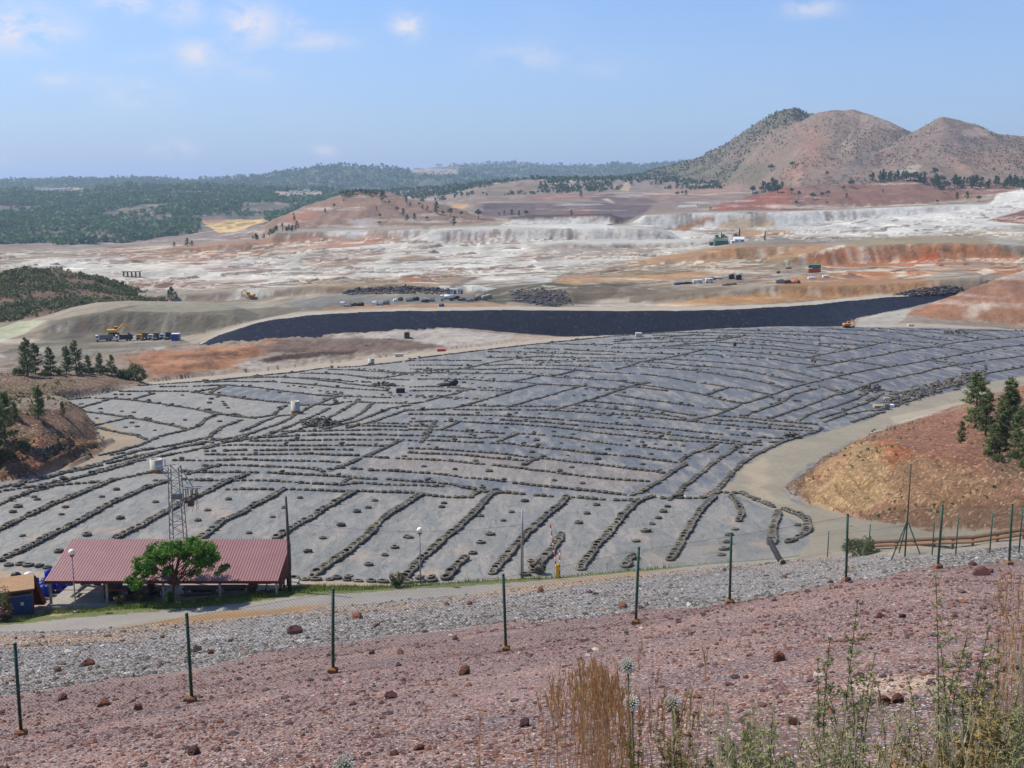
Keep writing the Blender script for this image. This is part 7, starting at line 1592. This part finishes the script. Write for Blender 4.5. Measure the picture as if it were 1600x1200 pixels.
cabin('site_cabin', bench_hit(275, 532, 350, 460), (2.6, 2.4, 2.4), 'blue_plastic', 'white_paint', 'bright blue site cabin at the right end of the parked lorries', 'cabin')
def yard():
    t = hit(699, 470, 440, 560); r = empty('tanker_truck', t, 'long white tank lorry in the equipment yard behind the black wall', 'truck', None, math.radians(185))
    MB().box((0, 0, .8), (6.0, 1.0, .3)).build('chassis', 'black_plastic', r); m = MB(); m.tube([(-2.6, 0, 1.75), (1.3, 0, 1.75)], .85, 12); m.build('tank', 'white_paint', r, True); MB().box((2.3, 0, 1.5), (1.3, 2.0, 1.9), None, .15).build('cab', 'white_paint', r); MB().box((2.97, 0, 1.9), (.06, 1.6, .7)).build('windscreen', 'glass_dark', r)
    for x in (2.2, -1.3, -2.2):
        for sy in (-1, 1): wheel(r, x, sy*.9, .45, .3)
    cabin('site_cabin', hit(709, 459, 440, 600), (3.0, 2.2, 2.2), 'white_paint', 'white_paint', 'small white cabin behind the tank lorry', 'cabin'); cabin('site_cabin', hit(720, 459, 440, 600), (2.4, 2.2, 2.1), 'white_paint', 'grey_steel', 'second small white cabin behind the tank lorry', 'cabin')
    rnd = random.Random(8)
    items = [(536,478,'white_paint'),(544,479,'grey_steel'),(552,478,'old_wood'),(564,478,'black_plastic'),(586,477,'white_paint'),(595,477,'grey_steel'),(604,476,'grey_steel'),(618,471,'white_paint'),(626,470,'rusty_steel'),(640,471,'grey_steel'),(650,470,'black_plastic'),(664,472,'asphalt_dark'),(672,471,'grey_steel'),(712,468,'black_plastic'),(722,470,'rusty_steel'),(734,471,'grey_steel'),(744,470,'rusty_steel'),(748,468,'concrete'),(757,469,'concrete'),(764,467,'concrete'),(690,482,'blue_paint')]
    names = ['white crate at the left end of the yard','grey box next to the white crate','brown box in the left of the yard','dark beam lying at the left of the yard','white drum standing before the yard','grey box right of the white drum','flat grey plate in the middle of the yard','white box at the left of the middle yard','rusty box in the middle yard','grey machine part in the middle yard','dark machine part left of the black heap','black heap left of the tank lorry','grey part right of the black heap','black skip right of the tank lorry','rusty frame right of the black skip','grey beam in the right yard','rusty box in the right yard','first round concrete tank at the right of the yard','second round concrete tank at the right of the yard','third round concrete tank at the right of the yard','blue leaning panel below the tank lorry']
    for (u, v, mt), nm in zip(items, names):
        g = hit(u, v, 430, 560); m = MB()
        if mt == 'concrete': m.lathe([(0, 0), (1.3, 0), (1.3, 1.9), (1.1, 2.0), (0, 2.0)], 14); o = m.build('round_tank', mt, None, True, g)
        else:
            w, h = rnd.uniform(1.6, 3.6), rnd.uniform(.7, 1.6); m.box((0, 0, h/2), (w, 1.4, h), None, .12); m.box((w*.2, 0, h+.15), (w*.4, 1.0, .4)); m.tube([(-w/2, 0, h), (-w*.1, .1, h+.5)], .1, 5); o = m.build('yard_equipment', mt, None, False, g)
        o.rotation_euler = (0, 0, rnd.uniform(-.4, .4)); tag(o, nm, nm.split()[1] if mt != 'concrete' else 'tank')
        if mt == 'concrete': o['group'] = 'round concrete tanks'
    # second yard, right
    L = [(1090,443,(4.5,2,1.6),'white_paint','white van with open side in the upper right yard','van'),(1108,442,(3.5,2,1.9),'white_paint','larger white van end in the upper right yard','van'),(1072,444,(6,2,.9),'asphalt_dark','long dark stack left of the white vans','stack'),(1058,445,(3,2,.9),'blue_paint','bluish pile at the left end of the dark stack','pile'),(1122,435,(4,2,.8),'white_paint','white sheets above the vans','sheets'),
         (1112,437,(4,2,.9),'old_wood','brown timber stack behind the vans','stack'),(1143,436,(2.6,2,2.2),'black_plastic','left dark machine of the pair in the upper right yard','machine'),(1154,437,(2.6,2,2.2),'black_plastic','right dark machine of the pair in the upper right yard','machine'),(1135,446,(4,1,.6),'rusty_steel','rusty beams lying below the dark machines','beams'),(1146,445,(3,1,.6),'rusty_steel','second rusty beams below the dark machines','beams'),
         (1218,452,(3.4,2,1.6),'grey_steel','grey tank on the bench above the black wall','tank'),(1230,453,(2.6,2,1.3),'old_wood','brown timber beside the grey tank','timber'),(1240,453,(2.4,2,1.0),'machine_orange','orange machine part beside the brown timber','machine'),(1246,452,(2.0,1.5,1.0),'rusty_steel','rusty part at the right end of the bench','part'),(1232,444,(4.0,.6,.6),'grey_steel','grey conveyor beam leaning above the bench','beam'),
         (1272,425.5,(6.5,2.4,1.9),'orange_paint','orange container below the turquoise one','container'),(1268,436,(3.5,2,1.0),'white_paint','white blocks left below the orange container','blocks'),(1290,434,(3,2,1.2),'white_paint','white blocks right below the orange container','blocks'),(1232,420,(3,1.5,.7),'rusty_steel','small rusty wreck left of the containers','wreck'),(1216,427,(1.6,1.4,1.0),'old_wood','small brown wreck at the far left of the containers','wreck')]
    for (u, v, d, mt, lab, cat) in L:
        g = hit(u, v, 470, 720); m = MB(); m.box((0, 0, d[2]/2), d, None, .12)
        if cat == 'van':
            root = empty('parked_van', g, lab, 'van'); MB().box((0, 0, d[2]/2+.3), (d[0], d[1], d[2]), None, .25).build('body', mt, root); MB().box((d[0]/2+.0, 0, d[2]*.75+.2), (.1, d[1]*.8, d[2]*.35)).build('windscreen', 'glass_dark', root); MB().box((d[0]*.2, -d[1]/2-.01, d[2]*.75+.2), (d[0]*.4, .06, d[2]*.3)).build('side_window', 'glass_dark', root)
            for x in (-.32, .32):
                for sy in (-1, 1): wheel(root, x*d[0], sy*d[1]*.46, .34, .22)
            continue
        m.box((d[0]*.15, 0, d[2]+.12), (d[0]*.5, d[1]*.7, .25)); 
        if cat == 'machine': m.tube([(0, 0, d[2]), (1.2, 0, d[2]+1.0), (2.0, 0, d[2]+.1)], .16, 5)
        if cat == 'container':
            for k in range(9): m.box((-d[0]/2+.4+k*(d[0]-.8)/8, -d[1]/2-.03, d[2]/2), (.12, .06, d[2]*.85))
        o = m.build({'stack': 'material_stack', 'pile': 'material_pile', 'machine': 'parked_machine', 'part': 'machine_part', 'container': 'shipping_container'}.get(cat, cat.replace(' ', '_')), mt, None, False, g); tag(o, lab, cat)
    g = hit(1272, 425.5, 470, 720); m = MB(); m.box((0, 0, .95), (6.3, 2.3, 1.8), None, .1)
    for k in range(9): m.box((-2.8+k*.7, -1.18, .95), (.12, .06, 1.5))
    o = m.build('shipping_container', 'turquoise_paint', None, False, g+Vector((0, 0, 2.18))); tag(o, 'turquoise container stacked on the orange one', 'container')
yard()
# sheds and houses further off
cabin('field_shed', hit(1126, 383, 760, 1100), (10, 7, 3.4), 'green_cladding', 'green_cladding', 'green metal shed with a tan roof on the middle terrace', 'shed', 0, 1.6, False)
cabin('field_shed', hit(1112, 383, 760, 1100), (4, 5, 2.6), 'green_cladding', 'brown_roof', 'lower green shed adjoining on the left of the middle terrace', 'shed', 0, 1.0, False)
cabin('white_house', hit(1154, 380, 760, 1100), (7.5, 6, 3.2), 'white_paint', 'white_paint', 'small white house beside the cypress on the middle terrace', 'house', 0, 1.8)
cabin('white_house', hit(1147, 380, 760, 1100), (5, 5, 2.0), 'white_paint', 'white_paint', 'low white outbuilding on the left of the small white house', 'house', 0, .6)
for (u, v, Y0, h, key, lab) in [(1120,380,760,7.5,'fr0','round tree just right of the green shed'),(1131,379,760,8,'fr1','second round tree between green shed and white house'),(1149,374,760,6,'fr2','reddish round tree behind the white house'),(1155,377,760,11,'cy','cypress beside the white house'),(1195,376,760,9,'cy','lone cypress right of the white house'),(1127,378,760,8,'cy','thin cypress between the two round trees')]:
    g = hit(u, v, Y0, 1100); put_tree(key, g, h/(8.0 if key == 'cy' else 6.0), lab, 'tree')
# far white villages
def village(lst, Y0, Y1, group, where):
    rnd = random.Random(len(lst)*3)
    for k, (u, v, w, h) in enumerate(lst):
        g = hit(u, v, Y0, Y1); W_ = w*g.y/F; H_ = 1.3*h*g.y/F; cabin('farmhouse', g, (W_, W_*.7, H_*.8), 'white_paint', 'concrete', '%s white house %s' % (['largest', 'lowest', 'leftmost', 'rightmost', 'smallest', 'middle', 'second', 'third', 'upper', 'lower', 'farther'][k % 11], where), 'house', rnd.uniform(-.4, .4), H_*.3, False, group)
village([(435,303,3,2),(447,304,3,2),(455,302,6,3),(463,301,5,2.5),(470,302,4,2.5),(477,300,5,3),(483,300,5,2.5),(492,300,4,2)], 1500, 6000, 'white houses of the village behind the cone hill', 'of the village left of the cone hill')
village([(66,299.5,6,2),(78,298.5,20,2.2),(95,297.5,16,2.2),(109,296.5,6,3)], 1800, 6000, 'long white farm buildings on the wooded hill', 'of the farm on the wooded hill at left')
village([(651,262.5,8,2),(660,265,5,1.5),(675,269,6,1.8),(690,269,5,2),(697,268.5,5,2.2),(704,269,4,1.6)], 3000, 7500, 'white houses on the far ridge', 'on the far ridge top')
village([(290,278.5,6,1.6),(300,278.5,4,1.6)], 3000, 7500, 'white houses on the left skyline', 'on the left skyline')
# old railway bridge in the spoil heaps
def bridge():
    g = hit(206, 432, 700, 1000); w = 30*g.y/F; root = empty('stone_bridge', g, 'small dark trestle bridge among the pale spoil heaps', 'bridge'); MB().box((0, 0, 3.2), (w, 3, .5)).build('deck', 'concrete', root)
    for k in range(5): MB().box((-w/2+1+k*(w-2)/4, 0, 1.3), (.55, 1.6, 3.6)).build('pier', 'rusty_steel', root)
bridge()
# rock heaps on the terraces (countless boulders)
def heapfield():
    def samp(R, n):
        X = []; Y = []
        for (poly, k) in (([(530,458),(560,450),(640,447),(700,452),(706,460),(640,459),(540,461)], .36), ([(798,455),(830,450),(885,455),(896,478),(860,480),(800,470)], .13), ([(1400,459),(1430,452),(1480,447),(1505,450),(1490,458),(1420,463)], .2)):
            P = np.array(poly, float); m = int(n*k); u = R.uniform(P[:,0].min(), P[:,0].max(), m*3); v = R.uniform(P[:,1].min(), P[:,1].max(), m*3); q = inpoly(u, v, P); u, v = u[q][:m], v[q][:m]
            # depth at each by table of the profile
            for uu in np.unique(np.round(u/8)*8):
                s, _ = sray(uu, 460); ys = np.linspace(360, 620, 300); h = height(np.full(300, s), ys); uu_, vv_ = project(s*ys, ys, h); vm = np.minimum.accumulate(vv_); sel = np.round(u/8)*8 == uu
                yy = np.interp(-v[sel], -vm, ys); X += list((u[sel]-800)/F*(yy*CP-np.interp(yy, ys, h)*SP)); Y += list(yy)
        return np.array(X), np.array(Y)
    scatter_stones('boulders', [((96,98,106),4),((124,122,126),2),((140,112,88),1.5)], 2600, samp, lambda R, n, Y: np.clip(R.lognormal(-.45, .4, n), .25, 1.5), 'heaps of dark broken rock along the mine benches', 6)
heapfield()

# ------------------------------------------------------------------ trees one can tell apart on the hills
def spot_trees():
    rnd = random.Random(21)
    def T(u, v, Y0, Y1, h, kind, lab, grp, cat='tree'):
        g = hit(u, v, Y0, Y1); put_tree(kind, g, h/6.0, lab, cat, grp)
    # cone hill
    for (u, v, px, k) in [(508,333,8,'fp0'),(522,325,8,'fr0'),(593,351,7,'fr1'),(594,341,9,'fr2'),(588,329,6,'fp1'),(620,332,10,'fr0'),(630,337,12,'fp2'),(636,345,11,'fp3'),(648,345,11,'fp0'),(667,344,8,'fr1'),(668,330,8,'fp1'),(682,334,18,'fp2'),(692,337,9,'fr2'),(704,338,15,'fr0'),(720,339,12,'fr1'),(748,342,19,'fr2'),(709,355,14,'fp3'),(635,318,9,'fp0'),(608,320,7,'fr0'),(596,315,12,'fp1'),(641,322,6,'fp2'),(655,322,7,'fr1'),(660,327,8,'fp3'),(537,316,6,'fr2'),(460,346,9,'fp0'),(459,338,6,'fp1')]:
        g = hit(u, v, 1050, 1600); put_tree(k, g, px*g.y/F/6.0, 'dark tree dotted on the bare slope of the cone hill', 'tree', 'dark trees dotted on the cone hill')
    for k in range(60):
        u = rnd.uniform(530, 600); v = np.interp(u, [530, 560, 600], [305, 301, 302])+rnd.uniform(-1, 6); g = hit(u, v, 1150, 1500); put_tree('fr%d' % (k % 3), g, rnd.uniform(5, 8)*g.y/F/6.0, 'dark tree in the thick clump on top of the cone hill', 'tree', 'tree clump on top of the cone hill')
    for k in range(26):
        u = rnd.uniform(395, 470); v = np.interp(u, [395, 470], [375, 345])+rnd.uniform(0, 16); g = hit(u, v, 1020, 1500); put_tree('fp%d' % (k % 4), g, rnd.uniform(5, 11)*g.y/F/6.0, 'dark tree on the left foot of the cone hill', 'tree', 'trees on the left foot of the cone hill')
    # red hill with its line of pines
    for k in range(120):
        a = rnd.random()
        if a < .60: u = rnd.uniform(1440, 1600); v = rnd.uniform(284, 296)+(u-1440)*.012
        elif a < .8: u = rnd.uniform(1362, 1440); v = rnd.uniform(280, 285)
        else: u = rnd.choice([1190, 1205, 1215, 1200, 1182])+rnd.uniform(-8, 8); v = rnd.uniform(292, 302)
        g = hit(u, v, 1200, 1600); put_tree(['fr0','fr1','fr2','fp0','fp1','fp2'][k % 6], g, rnd.uniform(9, 16)*g.y/F/6.0, 'dark green pine in the belt along the top of the red hill', 'tree', 'pine belt on the red hill')
    for (u, v, px) in [(1237,303,11),(1248,308,10),(1270,312,14),(1284,309,11),(1293,306,11),(1318,298,9),(1330,293,14),(1323,310,8),(1436,284,11),(1460,277,17),(1444,278,12),(1473,302,12),(1495,313,12),(1511,312,14),(1529,315,11),(1465,318,8),(1379,302,6),(1244,322,10),(1292,320,6),(1360,281,9),(1292,276,9),(1205,268,14),(1238,262,12)]:
        g = hit(u, v, 1150, 2000); put_tree(['fr0','fr1','fr2','fp0'][int(u) % 4], g, px*g.y/F/6.0, 'single dark tree standing apart on the red hill slope', 'tree', 'single trees on the red hill')
    for (u, v, px) in [(800,338,10),(811,338,9),(822,338,11),(845,299,14),(852,297,12),(908,309,11),(893,338,9),(1058,307,10),(1072,306,10),(1066,305,8),(788,336,7),(780,337,6),(921,300,8),(1090,323,5),(1110,328,5),(300,385,10),(272,387,9),(264,468,14),(275,467,12),(268,466,20),(293,385,14),(190,402,4)]:
        g = hit(u, v, 700 if v < 400 else 430, 2400); put_tree(['fp0','fp1','fr2','fp2'][int(u) % 4], g, px*g.y/F/6.0, 'lone dark tree among the spoil heaps and old terraces', 'tree', 'lone trees on the old terraces')
spot_trees()
def stuff_trees(name, label, cat, n, samp, hpx, mat, seed, nl=9, cone=False, hmin=0):
    """a wood nobody could count: small crowns made of a few leaf clumps each"""
    R = np.random.default_rng(seed); X, Y = samp(R, n); n = len(X); Z = height(X/Y, Y); h = hpx(R, n, Y); k = nl
    c = np.stack([X, Y, Z+h*.5], 1)[:, None, :]+R.normal(size=(n, k, 3))*np.array([.26, .26, .24])*h[:, None, None]
    d = R.normal(size=(n, k, 3)); d /= np.linalg.norm(d, axis=2, keepdims=True); e = R.normal(size=(n, k, 3)); e -= d*(e*d).sum(2, keepdims=True); e /= np.linalg.norm(e, axis=2, keepdims=True)
    s = (h[:, None, None]*.30)*R.uniform(.6, 1.3, (n, k, 1)); V = np.stack([c-d*s, c+e*s, c+d*s, c-e*s], 2).reshape(-1, 3)
    o = link(name, mesh_np(name, V, np.arange(4*n*k).reshape(-1, 4), mat, smooth=False)); tag(o, label, cat, kind='stuff')
VILL = [(425,505,299,309),(52,130,294,304),(640,716,260,275),(280,312,275,284)]
def samp_hill(hname, u0, u1, Y0, Y1, dens=None, seed=0, thr=-.2, wl=120):
    def f(R, n):
        s = R.uniform(sray(u0, 400)[0], sray(u1, 400)[0], n*3); Y = R.uniform(Y0**.5, Y1**.5, n*3)**2
        z, zone = height(s, Y, info=True); ids = [ZI[q] for q in (hname if isinstance(hname, tuple) else (hname,))]; m = np.isin(zone, ids) & (vnoise(s*Y/wl, Y/wl, seed=seed+60) > thr+R.normal(0, .25, n*3)); u_, v_ = project(s*Y, Y, z)
        m &= ~((u_ > 312) & (u_ < 420) & (v_ > 341) & (v_ < 366) & np.isin(zone, [ZI['forest_hill']]))
        for (a, b, c, d) in VILL: m &= ~((u_ > a) & (u_ < b) & (v_ > c) & (v_ < d))
        s, Y = s[m][:n], Y[m][:n]; return s*Y, Y
    return f
stuff_trees('forest', 'pine wood covering the hill at the left', 'forest', 13000, samp_hill('forest_hill', -250, 640, 1380, 3000, thr=-.1), lambda R, n, Y: R.uniform(5.5, 10, n)*np.interp(Y, [1400, 3000], [1.0, 1.35]), 'forest_leaf', 1)
stuff_trees('distant_forest', 'blue green woods on the far ridges', 'forest', 12000, samp_hill(('ridge_left', 'ridge_middle'), -250, 1150, 3900, 6600, thr=-.6, wl=300), lambda R, n, Y: R.uniform(9, 16, n), 'forest_leaf', 2, nl=7)
stuff_trees('valley_scrub', 'scattered dark bushes on the valley floor and plain', 'scrub', 3200, samp_hill(('plain', 'terrace'), 420, 1250, 1900, 3300, thr=.0), lambda R, n, Y: R.uniform(4, 9, n), 'dark_leaf', 3)
stuff_trees('hill_scrub', 'low olive scrub covering the hill at the left', 'scrub', 5600, samp_hill('scrub_hill', -150, 270, 436, 570, thr=-.25, wl=14), lambda R, n, Y: R.uniform(.6, 1.9, n), 'scrub_leaf', 4)
stuff_trees('mountain_scrub', 'dark scrub scattered over the bare mountains', 'scrub', 4800, samp_hill(('mountain_west', 'mountain_middle', 'mountain_east'), 930, 1700, 1430, 2300, thr=.05, wl=70), lambda R, n, Y: R.uniform(.8, 2.4, n), 'scrub_leaf', 5)
stuff_trees('summit_scrub', 'thick scrub on the western mountain', 'scrub', 2600, samp_hill('mountain_west', 930, 1290, 1800, 2520, thr=-.2, wl=60), lambda R, n, Y: R.uniform(1.6, 3.8, n), 'dark_leaf', 6)
stuff_trees('heath', 'dry heath bushes on the banks and mound', 'scrub', 700, samp_hill(('left_bank', 'tree_mound'), -100, 240, 136, 255, thr=.1, wl=5), lambda R, n, Y: R.uniform(.15, .5, n), 'scrub_leaf', 7)
stuff_trees('slope_weeds', 'dry weeds on the earth cutting at the right', 'scrub', 420, samp_hill('right_cut', 1220, 1650, 95, 220, thr=.25, wl=6), lambda R, n, Y: R.uniform(.12, .36, n), 'scrub_leaf', 8)
# ------------------------------------------------------------------ air
def haze():
    m = bpy.data.materials.new('haze_air'); m.use_nodes = True; nt = NT(m.node_tree); nt.n.clear()
    out = nt.node('ShaderNodeOutputMaterial'); v = nt.node('ShaderNodeVolumePrincipled', ins={'Color': (.60, .76, 1.0, 1), 'Density': HAZE_D, 'Anisotropy': 0.2})
    nt.l.new(v.outputs[0], out.inputs['Volume']); MATS['haze_air'] = m
    o = MB().box((0, 0, 55), (34000, 34000, 310)).build('haze', 'haze_air'); o['kind'] = 'stuff'
HAZE_D = 1.05e-4
haze()
